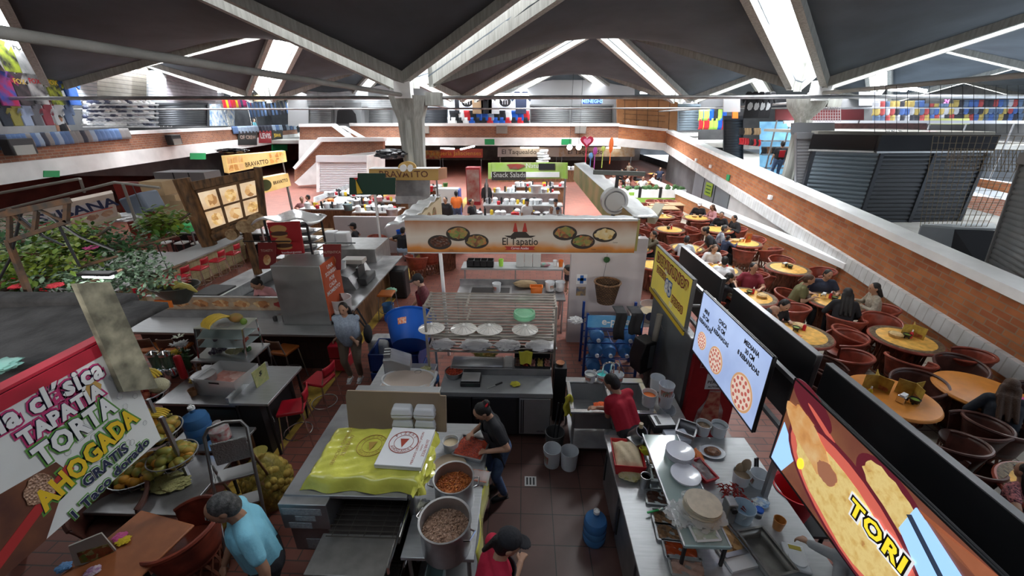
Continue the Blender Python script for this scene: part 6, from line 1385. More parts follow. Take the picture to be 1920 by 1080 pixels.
lf = T('tube_lamp', 'lit fluorescent lamp glowing under the plants', 'lamp', at(184, 518, Y=3.7)); MB().box((0, 0, .03), (.34, .09, .03)).b('housing', BLACKM, lf); CY((-.15, 0, 0), (.15, 0, 0), .02).b('tube', TUBEM, lf)
ti = crumple('turquoise bag corner at the left edge of the tarred roof', 'plastic_bag', 'bag', at(2, 695, z=3.15), (.09, .1, .06), mat('teal_bag', (.2, .42, .36), .4), 97, .3)
# corner chairs, table, man
p = at(210, 955, .6); equipal(p.x, p.y, -60, 'dark brown equipal chair tucked below the banner', dark=True)
p = at(345, 1010, .6); e_ = equipal(p.x, p.y, 190, 'red-brown equipal chair at the small square table'); e_.scale = (1.05, 1.05, 1.05)
p = at(245, 1040, .74); sq = T('square_table', 'small rust-coloured square table under the banner', 'table', (p.x - .05, p.y + .05, 0), R(-12)); BX(-.36, .36, -.36, .36, .71, .74).b('top', mat('rust_top', (.36, .12, .045), .45, var=.12), sq, bev=.02); CY((0, 0, 0), (0, 0, .71), .04).b('pedestal', BLACKM, sq); BX(-.25, .25, -.25, .25, 0, .03).b('foot', BLACKM, sq)
sg_ = Quad(at(128, 1025, .98), at(190, 1000, .98), at(140, 1062, .76), at(228, 1045, .76)); fs = T('table_sign', 'tent menu with food photographs on the small square table', 'menu', sg_.p(.5, 0)); fs.location = (0, 0, 0); sg_.board('card', mat('tent_card', (.42, .4, .36), .5), fs, .02); sg_.board('printed_photo', foodmat('tent_photo', [(.03, .02, .02), (.35, .1, .04), (.1, .2, .04), (.5, .4, .2)], 25, bump=0), fs, .004, .15, .95, .1, .6, .006)
for i, (px, py, m_, lb) in enumerate(((232, 1015, mat('flower_yellow', (.75, .55, .02), .6), 'yellow and red sweet on the square table'), (225, 1008, mat('hot_pink', (.75, .12, .35), .6), 'pink sweet on the square table'), (120, 1065, mat('blue_sweet', (.1, .25, .5), .4), 'bluish wrapped packet at the front of the square table'), (175, 1072, mat('white_packet', (.6, .5, .55), .4, c2=(.3, .1, .3), vs=30), 'pale wrapped packet at the front of the square table'))): crumple(lb, 'sweet', 'sweets', at(px, py, .745), (.06, .05, .025), m_, 100 + i, .4)
person_w('grey-haired man in a pale blue short-sleeved shirt walking below the ladder', (-2.3, 2.36), 222, [(-2.65, 2.3, .92), (-2.08, 2.02, .9)], lean=8, nod=20, turn=-8, top=CLOTHLB, bottom=CLOTHK, hm=HAIRG, fat=1.15, s=1.08, vox=.012, skin=1)
# step ladder
ld = T('step_ladder', 'aluminium folding step ladder with a rounded top rail', 'ladder', (-3.22, 3.3, 0), R(25)); AL = mat('ladder_aluminium', (.34, .34, .34), .35, .85)
MB().tube([(-.22, -.42, 0), (-.2, .0, 1.15), (-.2, .1, 1.42), (-.15, .13, 1.5), (0, .14, 1.53), (.15, .13, 1.5), (.2, .1, 1.42), (.2, .0, 1.15), (.22, -.42, 0)], .018, 8).b('front_rail', AL, ld)
for sx in (-1, 1): MB().tube([(sx*.2, .02, 1.1), (sx*.24, .45, 0)], .015, 8).b('rear_leg', WOODB if sx > 0 else AL, ld)
for z, y, d in ((.32, -.3, .16), (.62, -.19, .17), (.92, -.06, .2)): MB().box((0, y + .06, z), (.38, d, .025)).b('step', AL, ld, bev=.005)
pt_ = MB().box((0, .07, 1.18), (.34, .025, .3)).b('top_platform', mat('tread_plate', (.42, .44, .44), .4, .8, bump=.8, bs=60), ld, bev=.01)
# sack of oranges
os_ = T('orange_sack', 'net sack bulging with oranges on the red paving', 'sack', (-3.25, 3.72, 0)); ONET = mat('orange_net', (.5, .36, .07), .6, c2=(.35, .22, .04), vs=9)
mb = MB()
for i in range(150):
    a, z = rU(0, 2*PI), rU(.05, .68); q = .25*sin(min(1, (z+.12)/.35)*PI/2)*(1 if z < .45 else max(.25, 1 - (z-.45)/.32)); mb.sph((q*cos(a)*1.05, q*sin(a)*.9, z), .05, 7, 5)
o = mb.b('oranges', ONET, os_); o['kind'] = 'stuff'
LA([(0.001, 0), (.24, .03), (.285, .25), (.27, .45), (.15, .66), (.06, .74), (.1, .82), (.05, .84)], n=24).b('net', mat('net_film', (.5, .42, .1), .4, alpha=.4), os_)
# fruit stand -------------------------------------------------
MANGO = mat('mango_skin', (.55, .3, .05), .4, c2=(.18, .24, .05), vs=5); ORF = mat('orange_skin', (.6, .28, .03), .5); APPLE = mat('apple_red', (.3, .02, .03), .35, c2=(.4, .12, .06), vs=6); BAN = mat('banana_yellow', (.7, .48, .05), .45, c2=(.6, .42, .05), vs=8)
def banana_bunch(label, loc, n=6, rz=0, parent=None):
    t = T('banana_bunch', label, 'bananas', loc, rz)
    for i in range(n):
        a = (i - n/2)*.16; pts = [V3((.17*cos(q)*1.1 - .1, a*.22 + .02*sin(q), .05 + .1*sin(q))) for q in [PI*k/7 for k in range(1, 8)]]
        MB().tube(pts, [.008, .018, .022, .023, .022, .016, .007], 7).b('banana', BAN, t)
    MB().tube([(.06, 0, .07), (.11, 0, .09)], [.03, .012], 6).b('stem', mat('banana_stem', (.2, .18, .05), .7), t)
    return t
FG = 'fruit heaped in the wire baskets'
def fruit_in(c, r, spec, tier):
    for i, (nm, n, size, m_, sc) in enumerate(spec):
        src = None
        for k in range(n):
            a, q = rU(0, 2*PI), math.sqrt(rnd.random())*r; loc = V3((c.x + q*cos(a), c.y + q*sin(a), c.z + size + .1*(1-q/r) + rU(0, .09)))
            lb = 'round %s lying in the %s wire fruit basket' % (nm, tier) if nm != 'mango' else 'mango lying in the %s wire fruit basket' % tier
            if src is None:
                src = MB().sph((0, 0, 0), (size*sc, size, size*.9), 10, 7).b(nm, m_, loc=loc); tag(src, lb, nm, '%s fruit basket %ss' % (tier, nm))
                o = src
            else: o = src.copy(); COL.objects.link(o); o.location = loc
            o.rotation_euler = (rU(-.5, .5), rU(-.5, .5), a)
wt = T('fruit_rack', 'tiered chrome rack of round wire fruit baskets', 'rack', (-4.15, 3.62, 0))
cs_ = []
for z, px, py, r, nm in ((1.22, 278, 748, .26, 'top'), (.98, 300, 822, .26, 'upper'), (.78, 330, 868, .25, 'lower'), (.62, 268, 895, .3, 'bottom')):
    p = at(px, py, z); L = V3((p.x + 4.15, p.y - 3.62, z)); cs_.append((V3((p.x, p.y, z)), r, nm)); b = MB(); b.torus(L + V3((0,0,.13)), r, .008, 26, 5); b.torus(L, r*.6, .006, 20, 5)
    for k in range(16): a = 2*PI*k/16; b.tube([L + V3((r*.6*cos(a), r*.6*sin(a), 0)), L + V3((r*.9*cos(a), r*.9*sin(a), .05)), L + V3((r*cos(a), r*sin(a), .13))], .003, 4)
    b.lathe([(0.001, 0), (r*.6, 0)], c=L, n=16); b.b('wire_basket', STEELD, wt)
for dx, dy in ((.12, -.1), (-.3, .2)): MB().bar((dx, dy, 0), (dx-.05, dy, 1.5), .035).b('upright', STEELD, wt)
fruit_in(cs_[0][0], .2, (('apple', 34, .05, APPLE, 1),), 'top'); fruit_in(cs_[1][0], .2, (('mango', 28, .06, MANGO, 1.3), ('papaya', 1, .09, ORF, 1.2)), 'upper'); fruit_in(cs_[2][0], .19, (('mango', 24, .06, MANGO, 1.3), ('orange', 9, .05, ORF, 1)), 'lower'); fruit_in(cs_[3][0], .25, (('orange', 40, .053, ORF, 1), ('mango', 30, .058, MANGO, 1.25)), 'bottom')
p = cs_[0][0]; banana_bunch('large banana bunch on the top wire fruit basket', p + V3((-.02, -.1, .16)), 7, .4); banana_bunch('second banana bunch lying behind on the top fruit basket', p + V3((.05, .1, .17)), 6, -.2)
tag(MB().sph((0, 0, 0), (.12, .11, .1), 14, 9).b('melon', mat('melon_skin', (.5, .46, .3), .7, bump=.4, bs=60), loc=p + V3((.16, .05, .18))), 'pale netted melon on the top wire fruit basket', 'melon')
tag(MB().sph((0, 0, 0), (.15, .12, .12), 14, 9).b('watermelon', brickmat('watermelon_skin', (.03, .1, .03), (.03, .1, .03), (.25, .35, .15), .08, .5, .012, 'xz', .4, bump=0), loc=p + V3((-.3, .1, .16))), 'striped watermelon behind the weathered board', 'watermelon')
p = cs_[1][0]; banana_bunch('small banana bunch on the upper wire fruit basket', p + V3((0, .12, .16)), 5, .3)
table('fruit_table', 'dark steel work table under the fruit rack', 'table', -4.85, -3.7, 3.0, 3.85, .6, STEELD, legm=BLACKM)
table('jug_table', 'steel low table carrying the blue water jug', 'table', -4.7, -3.75, 3.92, 4.38, .6, STEEL, legm=WOODB)
jj = jug('large full blue water jug standing by the fruit baskets', (-4.35, 4.15, .6)); jj.scale = (1.15, 1.15, 1.1)
lj = T('labelled_jug', 'jug of powder with a red and white label beside the blue water jug', 'jug', (-4.05, 4.12, .6)); LA([(0.001, 0), (.11, 0), (.115, .22), (.06, .27), (.05, .3), (0.001, .3)], n=20).b('body', CLEARP, lj); LA([(.118, .04), (.118, .2)], n=20).b('label', mat('jug_label', (.45, .04, .05), .4, c2=(.6, .58, .55), vs=14), lj)
crumple('heap of yellowish bags under the lowest fruit basket', 'bag_heap', 'bags', (-4.2, 3.4, .6), (.25, .14, .06), mat('yellowish_film', (.4, .38, .16), .4, bump=.5), 99, .35)
ck = T('fruit_counter', 'dark steel fruit counter with a door beside the bar', 'counter', (-4.55, 4.85, 0)); BX(-.65, .55, -.38, .6, .86, .9).b('top', STEELD, ck, bev=.006); BX(-.6, .52, -.33, .55, .0, .86).b('carcass', BLACKM, ck); d = BX(-.05, .48, -.36, -.33, .1, .8).b('door', mat('dark_glass_door', (.04, .045, .045), .15, .3), ck); BX(.0, .03, -.38, -.36, .4, .6).b('handle', CHROME, d)
sb_ = table('steel_bar', 'small stainless bar top with an angled corner by the red stools', 'bar', -4.08, -3.52, 4.42, 5.35, .97, STEEL, legm=BLACKM); BX(-.3, -.26, -.46, .46, .97, 1.05).b('upstand', STEEL, sb_); BX(-.2, .1, -.4, .4, 0, .93).b('support', BLACKM, sb_)
dc = T('display_case', 'sloping glass fruit case with chrome frame and three shelves', 'display case', (-4.72, 5.5, 1.13)); ft = MB()
x0, x1, zt = -.38, .38, .48
for a, b2 in (((x0, -.22, 0), (x0, -.12, zt)), ((x1, -.22, 0), (x1, -.12, zt)), ((x0, .22, 0), (x0, .22, zt)), ((x1, .22, 0), (x1, .22, zt))): MB().bar(a, b2, .022).b('frame_post', CHROME, dc)
BX(x0, x1, -.14, .24, zt, zt+.015).b('top', mat('case_top', (.45, .48, .42), .3, .2), dc); BX(-.46, .46, -.3, .28, -.03, 0).b('base', STEEL, dc); MB().add([(x0, -.22, 0), (x1, -.22, 0), (x1, -.12, zt), (x0, -.12, zt)], [(0,1,2,3)]).b('front_glass', GLASS, dc, solid=.004)
for z in (.17, .32): BX(x0+.01, x1-.01, -.17, .2, z, z+.006).b('shelf', mat('case_glass_shelf', (.5, .62, .62), .1, alpha=.6), dc)
for sx in (-.44, .44):
    for sy in (-.26, .24): MB().bar((sx, sy, -.24), (sx, sy, -.03), .025).b('leg', STEEL, dc)
for i, (x, y, z, r, m_, lb) in enumerate(((-.22, 0, 0, .09, mat('grapes', (.05, .02, .06), .3), 'dark grapes'), (.0, 0, 0, .08, mat('pale_fruit', (.5, .42, .15), .5), 'pale sliced fruit'), (.22, .02, 0, .09, LEAF[0], 'green fruit'), (-.2, .02, .18, .06, mat('grapes', (.05, .02, .06), .3), 'black plums'), (.03, .0, .18, .06, mat('peach', (.55, .25, .1), .5), 'peaches'), (.24, .02, .18, .06, APPLE, 'red fruit'), (-.15, .03, .33, .05, BLACKP, 'dark fruit'), (.12, .03, .33, .05, APPLE, 'strawberries'))):
    mb = MB(); [mb.sph((rU(-r, r), rU(-r*.7, r*.7), .03 + rU(0, .03)), .03, 7, 5) for _ in range(12)]; tag(mb.b('fruit_heap', m_, loc=(-4.72 + x, 5.5 + y, 1.13 + z)), 'small heap of %s on the %s of the glass case' % (lb, ['floor', 'lower shelf', 'upper shelf'][int(z*6.2)]), 'fruit')
plate('round glass plate of fruit on top of the glass case', (-4.68, 5.55, 1.625), .2, CLEARP); banana_bunch('banana bunch on the plate crowning the glass case', (-4.7, 5.5, 1.65), 6, 1.2); tag(MB().sph((0, 0, 0), (.11, .08, .075), 12, 8).b('papaya', mat('papaya_skin', (.4, .2, .06), .5, c2=(.25, .22, .06), vs=6), loc=(-4.53, 5.55, 1.72)), 'brown papaya beside the bananas on the glass case', 'papaya'); tag(MB().sph((0, 0, 0), (.05, .05, .055), 10, 7).b('lime', mat('lime_skin', (.15, .25, .04), .4), loc=(-4.4, 5.52, 1.67)), 'green lime at the corner of the glass case top', 'lime')
bx_ = T('plastic_bin', 'translucent storage bin of pinkish fruit on the fruit counter', 'bin', (-4.35, 4.86, .9), R(-6)); mb = MB(); v = []
for k, z in ((.86, 0), (1, .3)): v += [(-.32*k, -.24*k, z), (.32*k, -.24*k, z), (.32*k, .24*k, z), (-.32*k, .24*k, z)]
mb.add(v, [(0,3,2,1),(0,1,5,4),(1,2,6,5),(2,3,7,6),(3,0,4,7)]).b('shell', mat('frosted_bin', (.6, .6, .6), .35, alpha=.45), bx_, solid=.008); BX(-.26, .26, -.19, .19, .01, .16).b('contents', foodmat('pink_fruit', [(.35, .1, .08), (.5, .22, .18), (.6, .4, .35)], 16), bx_); BX(-.08, .08, -.245, -.235, .24, .265).b('handle_slot', BLACKP, bx_)
ca = Quad(at(472, 700, 1.35), at(497, 680, 1.35), at(482, 728, 1.02), at(505, 710, 1.02)); cd_ = T('price_card', 'yellow handwritten price card leaning on the display legs', 'card'); ca.board('card', mat('price_card', (.5, .48, .2), .5, c2=(.35, .38, .15), vs=14), cd_, .01); ca.text('$', cd_, .5, .65, .12, BLACKP, .003)
fl = T('flower_vase', 'vase of white lilies and yellow daisies beside the glass case', 'flowers', (*at(350, 680, 1.0)[:2], .9)); LA([(0.001, 0), (.05, 0), (.07, .2), (.06, .2)], n=14).b('vase', mat('green_vase', (.05, .12, .05), .3), fl)
for i, (x, y, z, m_, r) in enumerate([(-.04 + .03*(k % 5), rU(-.06, .06), .42 + .02*(k % 3), WHITEP, .05) for k in range(10)] + [(-.1 + .02*(k % 4), -.05, .28 + .03*(k % 3), mat('flower_yellow', (.75, .55, .02), .6), .035) for k in range(8)] + [(.02, 0, .56, mat('lily', (.7, .74, .6), .5), .06)]):
    mb = MB(); [mb.prism([(x, y, z), (x + r*cos(a-.3), y + r*sin(a-.3), z + r*.4), (x + r*1.5*cos(a), y + r*1.5*sin(a), z + r*.5), (x + r*cos(a+.3), y + r*sin(a+.3), z + r*.4)], (0, 0, .004)) for a in [2*PI*q/6 for q in range(6)]]; mb.b('flower', m_, fl)
mb = MB(); leaves(mb, V3((0, 0, .25)), (.12, .1, .12), 40, .1); mb.b('leaves', LEAF[0], fl); mb = MB(); [mb.tube([(0, 0, .15), (rU(-.08, .08), rU(-.06, .06), .42)], .004, 4) for _ in range(8)]; mb.b('stems', LEAF[0], fl)
for i, (px, lb) in enumerate(((300, 'chrome blender jar left of the flowers, nearer the board'), (322, 'chrome blender jar between the flowers and the other blender'))):
    t = T('blender', lb, 'blender', (*at(px, 700, .95)[:2], .9)); LA([(0.001, 0), (.09, 0), (.09, .12), (.06, .16)], n=18).b('base', CHROME, t); LA([(.055, .16), (.075, .38), (.07, .38)], n=16).b('jar', mat('greenish_glass', (.2, .4, .3), .1, trans=.6), t); LA([(.08, .38), (.08, .42), (.04, .45), (0.001, .45)], n=16).b('lid', CHROME, t)
tag(BX(-.05, .05, -.04, .04, 0, .42).b('syrup_bottle', REDP, loc=(*at(345, 705, .95)[:2], .9), bev=.03), 'tall red syrup bottle between the blenders and the steel pail', 'bottle')
pp_ = T('steel_pail', 'lidded steel pail with a yellow cloth on the fruit counter', 'pail', (*at(388, 722, .98)[:2], .9)); LA([(0.001, 0), (.14, 0), (.15, .26), (.155, .27), (0.001, .275)], n=24).b('pail', STEELD, pp_); crumple('', 'cloth', '', (-.12, -.04, .15), (.07, .06, .09), mat('mustard_cloth', (.5, .33, .08), .8, bump=.5), 105, .4, parent=pp_)
for px, py, lb, m_ in ((362, 735, 'small brown clay cup on a blue tub by the steel pail', mat('clay', (.35, .16, .07), .7)), (370, 690, 'terracotta bowl behind the steel pail', mat('clay2', (.3, .13, .06), .7)), (418, 715, 'white cup behind the translucent bin', WHITEP), (412, 680, 'white tub beside the display legs', WHITEP)): cup(lb, (*at(px, py, .95)[:2], .9), .06, .1, m_)
hbk = T('fruit_scale_basket', 'hanging basket of painted bananas and melon with an orange tag', 'hanging basket', at(330, 545, Y=5.6)); LA([(.001, -.22), (.13, -.2), (.38, .1), (.36, .1), (.12, -.17)], n=18, sy=.7).b('basket', mat('dark_glass_basket', (.1, .11, .1), .3, .3), hbk); MB().box((.0, -.27, -.1), (.26, .02, .11)).b('orange_tag', ORP, hbk)
for k in range(9): a = PI*k/8; MB().tube([V3((.1*cos(a)*q*3, -.1 + .02*k, .02 + .12*sin(q*2.2))) for q in (.3, .7, 1.1, 1.4)], [.02, .045, .04, .015], 7).b('plantain', mat('painted_banana', (.55, .45, .12), .4, c2=(.2, .28, .06), vs=4), hbk)
crumple('', 'red_chillies', '', (-.02, .05, .1), (.22, .12, .07), mat('dried_chilli', (.28, .015, .012), .3, var=.4, vs=20), 107, .5, parent=hbk); MB().tube([(0, 0, .1), (-.1, 0, 1.6)], .006, 4).b('hanging_wire', BLACKP, hbk)
# ================================================================ LEFT MIDDLE: bars, stools, menu boards
RSEAT = mat('red_vinyl', (.42, .012, .025), .3); OSEAT = mat('orange_vinyl', (.45, .13, .03), .4); DBACK = mat('brown_slat_back', (.16, .07, .04), .5); WSEAT = mat('white_vinyl', (.7, .7, .7), .4); MFR = mat('maroon_frame', (.12, .03, .03), .4)
ST_R = make_stool(RSEAT, RSEAT, .66, CHROME); ST_O = make_stool(OSEAT, DBACK, .66); ST_W = make_stool(WSEAT, MFR, .64, MFR)
ST_O2 = make_stool(OSEAT, OSEAT, .66, STEELD, back=False)
def stool(src, key, x, y, rz_, label, group=None):
    if key not in used:
        used[key] = 1; src.location = (x, y, 0); src.rotation_euler = (0, 0, rz_); src['label'] = label
        if group: src['group'] = group
        return src
    return dup(src, (x, y, 0), rz_, label, group)
stool(ST_R, 'sr', -3.4, 4.72, -PI/2 + .3, 'red vinyl bar stool at the near corner of the steel bar top', 'red stools at the steel bar')
stool(ST_R, 'sr', -3.32, 5.42, -PI/2 - .2, 'red vinyl bar stool at the far corner of the steel bar top', 'red stools at the steel bar')
for i, x in enumerate((-7.3, -6.85, -6.42, -5.55, -4.95, -4.4)): stool(ST_O, 'so', x, 6.3, PI + rU(-.2, .2), 'orange-seated bar stool with slatted back, %s along the long steel counter' % ('first', 'second', 'third', 'fourth', 'fifth', 'sixth')[i], 'orange stools at the long steel counter')
stool(ST_O2, 'so2', -3.35, 8.95, 0, 'backless orange stool at the aisle end of the steel counter')
# long counter, food panel, tower
lc = T('long_counter', 'long stainless counter with stools tucked beneath', 'counter', (-5.5, 6.7, 0)); BX(-2.1, 2.05, -.32, .3, .91, .96).b('top', STEEL, lc, bev=.008); BX(-2.0, 1.95, .02, .28, 0, .91).b('base', brickmat('dark_base_tiles', (.06, .035, .03), (.05, .03, .025), (.02, .015, .012), .2, .2, .006, 'xz', .4), lc)
BX(-1.98, 1.2, .3, .34, .91, 1.12).b('splash', STEELD, lc)
fp = T('printed_counter_sign', 'long printed panel of sandwiches above the steel counter', 'panel', (-7.45, 7.05, 1.12)); BX(0, 3.0, 0, .05, 0, .26).b('board', mat('cream_brown_print', (.42, .34, .25), .5, c2=(.3, .2, .13), vs=6), fp); BX(0, 3.0, -.005, .055, .26, .275).b('edge', STEEL, fp)
for i in range(7):
    x = .25 + i*.41; blob(MB(), (x, -.002, .13), .16, .075, (1, 0, 0), (0, 0, 1), .004, 18, .15).b('printed_food', REDP if False else (mat('logo_maroon', (.25, .03, .03), .5) if i in (0, 6) else foodmat('printed_torta', [(.12, .04, .02), (.45, .2, .08), (.6, .45, .25)], 12, bump=0)), fp)
tw = T('steel_tower', 'tall stainless box at the end of the long counter', 'cabinet', (-4.1, 6.95, .96)); BX(-.5, .42, -.2, .5, 0, 1.2).b('body', mat('tower_steel', (.4, .405, .41), .4, .75, var=.15, vs=1.5), tw, bev=.01); BX(.42, .44, -.2, .5, .1, 1.22).b('red_side_board', mat('poster_orange_red', (.5, .09, .03), .45), tw)
for i, s_ in enumerate(('UNA', 'SONRISA', 'POR', 'CADA', 'MOMENTO')): text(s_, tw, TX((.442, .12, 1.1 - i*.12), (0, 1, 0), (0, 0, 1)), .11, PAPER, 'poster_lettering', .001, .002)
LA([(.001, .1), (.05, .1), (.06, .28), (.025, .38), (.02, .45), (0.001, .45)], n=12).b('printed_bottle', mat('cola_brown', (.12, .03, .02), .3), tw).location = (.44, .3, 0)
br = T('burger_sign', 'red sign with two hamburgers facing the aisle end of the counter', 'sign'); bqd = Quad(at(500, 418, Y=7.6), at(560, 415, Y=7.6), at(515, 478, Y=7.6), at(570, 475, Y=7.6)); bqd.board('board', mat('sign_red', (.3, .015, .02), .45), br, .04)
for u, v in ((.32, .7), (.4, .32)):
    bqd.blob(u, v + .1, .27, .12, .004).b('printed_bun', mat('bun_brown', (.42, .22, .08), .5), br); bqd.blob(u, v - .04, .28, .07, .006).b('printed_patty', mat('patty', (.07, .03, .02), .5), br); bqd.blob(u, v - .11, .26, .06, .005).b('printed_base_bun', mat('bun_brown', (.42, .22, .08), .5), br)
bqd.text('hamburguesas', br, .6, .06, .06, PAPER, .006, sx=1.2)
rk2 = T('tray_rack', 'steel tray rack wrapped in clear film behind the burger sign', 'rack', (-4.75, 8.1, 0)); 
for x in (-.45, .4):
    for y in (-.3, .3): MB().bar((x, y, 1.0), (x, y, 2.75), .035).b('post', BLACKM, rk2)
for k in range(6): BX(-.45, .4, -.3, .3, 1.75 + k*.17, 1.77 + k*.17).b('shelf', STEELD, rk2); crumple('', 'wrapped_tray', '', (0, 0, 1.77 + k*.17), (.36, .27, .06), PLB, 110 + k, .12, 10, parent=rk2)
MB().grid(lambda u, v: V3((-.65 + 1.15*u, -.42 + .8*v, 2.78 + .04*sin(9*u+4*v) - .1*abs(2*u-1)**6)), 24, 12).b('foil_cover', FOIL, rk2, solid=.02)
for px, py, lb, tt in ((500, 475, 'red hanging toast menu left of the steel tower', 'TOASTY'), (622, 478, 'red hanging menu right of the steel tower', 'AUTENTICA')):
    Y = 7.3; q = Quad(at(px - 17, py - 20, Y=Y), at(px + 17, py - 20, Y=Y), at(px - 14, py + 30, Y=Y), at(px + 17, py + 28, Y=Y)); t = T('hanging_menu', lb, 'sign'); q.board('board', mat('menu_maroon', (.16, .02, .02), .5), t, .02); q.text(tt, t, .5, .7, .07, mat('dull_text', (.4, .3, .25), .5), .004, sx=.9); q.blob(.5, .35, .22, .2, .004).b('printed_sandwich', foodmat('printed_torta', [(.12, .04, .02), (.45, .2, .08), (.6, .45, .25)], 12, bump=0), t); MB().bar(q.p(-.8, 1.05), q.p(1.8, 1.05), .02).b('hanging_bar', BLACKM, t)
# inside the L: griddle, sauces, woman in pink
gd = T('griddle', 'long flat steel griddle line behind the printed food panel', 'griddle', (-6.3, 8.9, 0)); BX(-1.1, 1.1, -1.2, 1.6, .1, .8).b('base', STEELD, gd); BX(-1.15, -.2, -1.3, 1.7, .8, .88).b('side_counter', STEELD, gd); BX(-.1, 1.05, -1.0, 1.3, .8, .86).b('hotplate', mat('hotplate', (.06, .06, .065), .35, .7), gd); BX(-.18, -.12, -1.2, 1.6, .86, 1.1).b('splash', STEEL, gd); BX(-.9, -.3, -1.1, -.5, .88, 1.08).b('steel_bin', BLACKM, gd, bev=.02)
gd.rotation_euler = (0, 0, R(-4))
person_w('woman in a pink T-shirt and black apron working behind the long counter', (-5.35, 7.75), -110, [(-5.6, 7.35, 1.05), (-5.25, 7.3, 1.05)], lean=22, nod=26, top=CLOTHPK, apron=CLOTHK, hair='bun', vox=.016)
crumple('bluish plastic bags beside the woman in pink', 'plastic_bag', 'bag', (-5.0, 7.35, .96), (.3, .12, .12), mat('bluish_bag', (.35, .42, .5), .35, bump=.4), 121, .3)
crumple('pale blue cloth left of the woman in pink', 'cloth', 'cloth', (-5.95, 7.4, .96), (.25, .12, .1), mat('bluish_bag', (.35, .42, .5), .35, bump=.4), 122, .3)
tag(BX(-.15, .15, -.1, .1, 0, .1).b('turquoise_tray', mat('turquoise_tray', (.1, .4, .35), .5), loc=(-6.4, 7.5, .96), bev=.02), 'turquoise tray behind the printed food panel', 'tray')
for i, (px, py, lb, h_) in enumerate(((609, 605, 'tall stack of white cups by the steel tower', .3), (618, 600, 'green-capped sauce bottle by the cup stack', .22), (627, 605, 'dark sauce bottle at the counter corner', .2))): cup(lb, (*at(px, py, .98)[:2], .96), .04, h_, [WHITEP, GREENS, BLACKP][i], r0=.9)
nh = T('napkin_stand', 'dark napkin holder with red menu cards on the long counter', 'napkin holder', (*at(528, 598, 1.0)[:2], .96)); BX(-.05, .05, -.05, .05, 0, .14).b('holder', STEELD, nh); BX(.07, .25, -.02, .0, 0, .24).b('menu_card', mat('menu_dark_red', (.18, .03, .03), .5, c2=(.35, .15, .1), vs=30), nh); BX(-.16, -.08, -.04, .04, 0, .1).b('black_bowl', BLACKP, nh, bev=.02)
ct = T('drink_crate', 'red plastic crates with bottles at the end of the long counter', 'crate', (-3.55, 6.65, 0)); [BX(-.16, .16, -.16, .16, z, z+.26).b('crate', mat('crate_red', (.4, .015, .03), .4), ct, bev=.02) for z in (.1, .38)]
# right-hand run along the aisle: steel counter, till, boxes
rcn = table('aisle_counter', 'steel counter running back along the aisle with a till', 'counter', -4.25, -3.5, 7.4, 11.0, .98, STEELD, legs=False); BX(-.3, .1, -1.75, 1.75, 0, .94).b('base', WOODB, rcn)
cl = T('clear_bucket', 'big translucent bucket of ice standing on the aisle counter', 'bucket', (*at(643, 592, 1.0)[:2], .98)); LA([(0.001, 0), (.17, 0), (.21, .4), (.22, .42), (.2, .42), (.16, .02)], n=26).b('bucket', mat('frosted_bucket', (.68, .68, .7), .35, alpha=.7), cl); BX(-.05, .05, -.19, -.18, .1, .25).b('label', PAPER, cl)
tl = T('cash_till', 'black cash till inside a sloping steel hood on the aisle counter', 'till', (-4.1, 9.0, .98)); MB().prism([(-.3, -.55, 0), (.25, -.55, 0), (.1, -.55, .3), (-.3, -.55, .42)], (0, 1.1, 0)).b('hood', STEELD, tl); BX(.12, .4, -.3, .35, 0, .16).b('keyboard', BLACKP, tl, bev=.02); BX(.15, .2, -.2, .2, .16, .4).b('display', BLACKP, tl)
bucket('white printed tub on the steel hood of the till', (-4.25, 8.75, 1.4), .11, .16)
tag(BX(-.25, .25, -.15, .15, 0, .1).b('carton', mat('white_carton', (.5, .46, .43), .6), loc=(-4.15, 9.25, 1.38)), 'flat pale carton on the steel hood of the till', 'carton')
fbs = 'white foam boxes over the aisle counter'
for i, (px, py) in enumerate(((622, 448), (645, 450))): p = at(px, py, 1.5); tag(BX(-.17, .17, -.15, .15, 0, .38).b('foam_box', FOAM, loc=(p.x, p.y, 1.35), bev=.03), ['white foam box left of its twin on the steel fryer housing', 'white foam box right of its twin on the steel fryer housing'][i], 'box', fbs)
hd_ = T('fryer_housing', 'large plain steel housing behind the white foam boxes', 'cabinet', (-4.4, 10.9, 0)); BX(-1.2, .35, -.5, .7, 0, 1.35).b('body', mat('housing_steel', (.4, .4, .4), .4, .6, var=.1), hd_, bev=.01)
cbx = 'brown cartons on the counters'
for i, (px, py, s_, z) in enumerate(((607, 437, .5, 1.3), (590, 450, .4, 1.3), (563, 460, .3, 1.2))): p = at(px, py, z); tag(BX(-s_*.5, s_*.5, -s_*.4, s_*.4, 0, s_*.8).b('carton', CARDL, loc=(p.x, p.y, z - .3), rz=.1), ['open brown carton beside the white foam boxes', 'brown carton left of the open one by the foam boxes', 'low brown carton near the tray rack'][i], 'carton')
tag(BX(-.22, .22, -.22, .22, 0, .85).b('waste_bin', BLACKP, loc=(-3.45, 10.35, 0), bev=.05), 'tall black waste bin at the far end of the aisle counter', 'bin')
pt2 = bucket('clear water container under the backless orange stool', (-3.35, 8.95, 0), .14, .4, m=BLUEW, lab=None, handle=False)
crumple('green carrier bag hanging at the aisle counter by the stool', 'carrier_bag', 'bag', (-3.38, 9.35, .5), (.14, .14, .16), mat('mint_bag', (.25, .5, .38), .4, bump=.4), 125, .3)
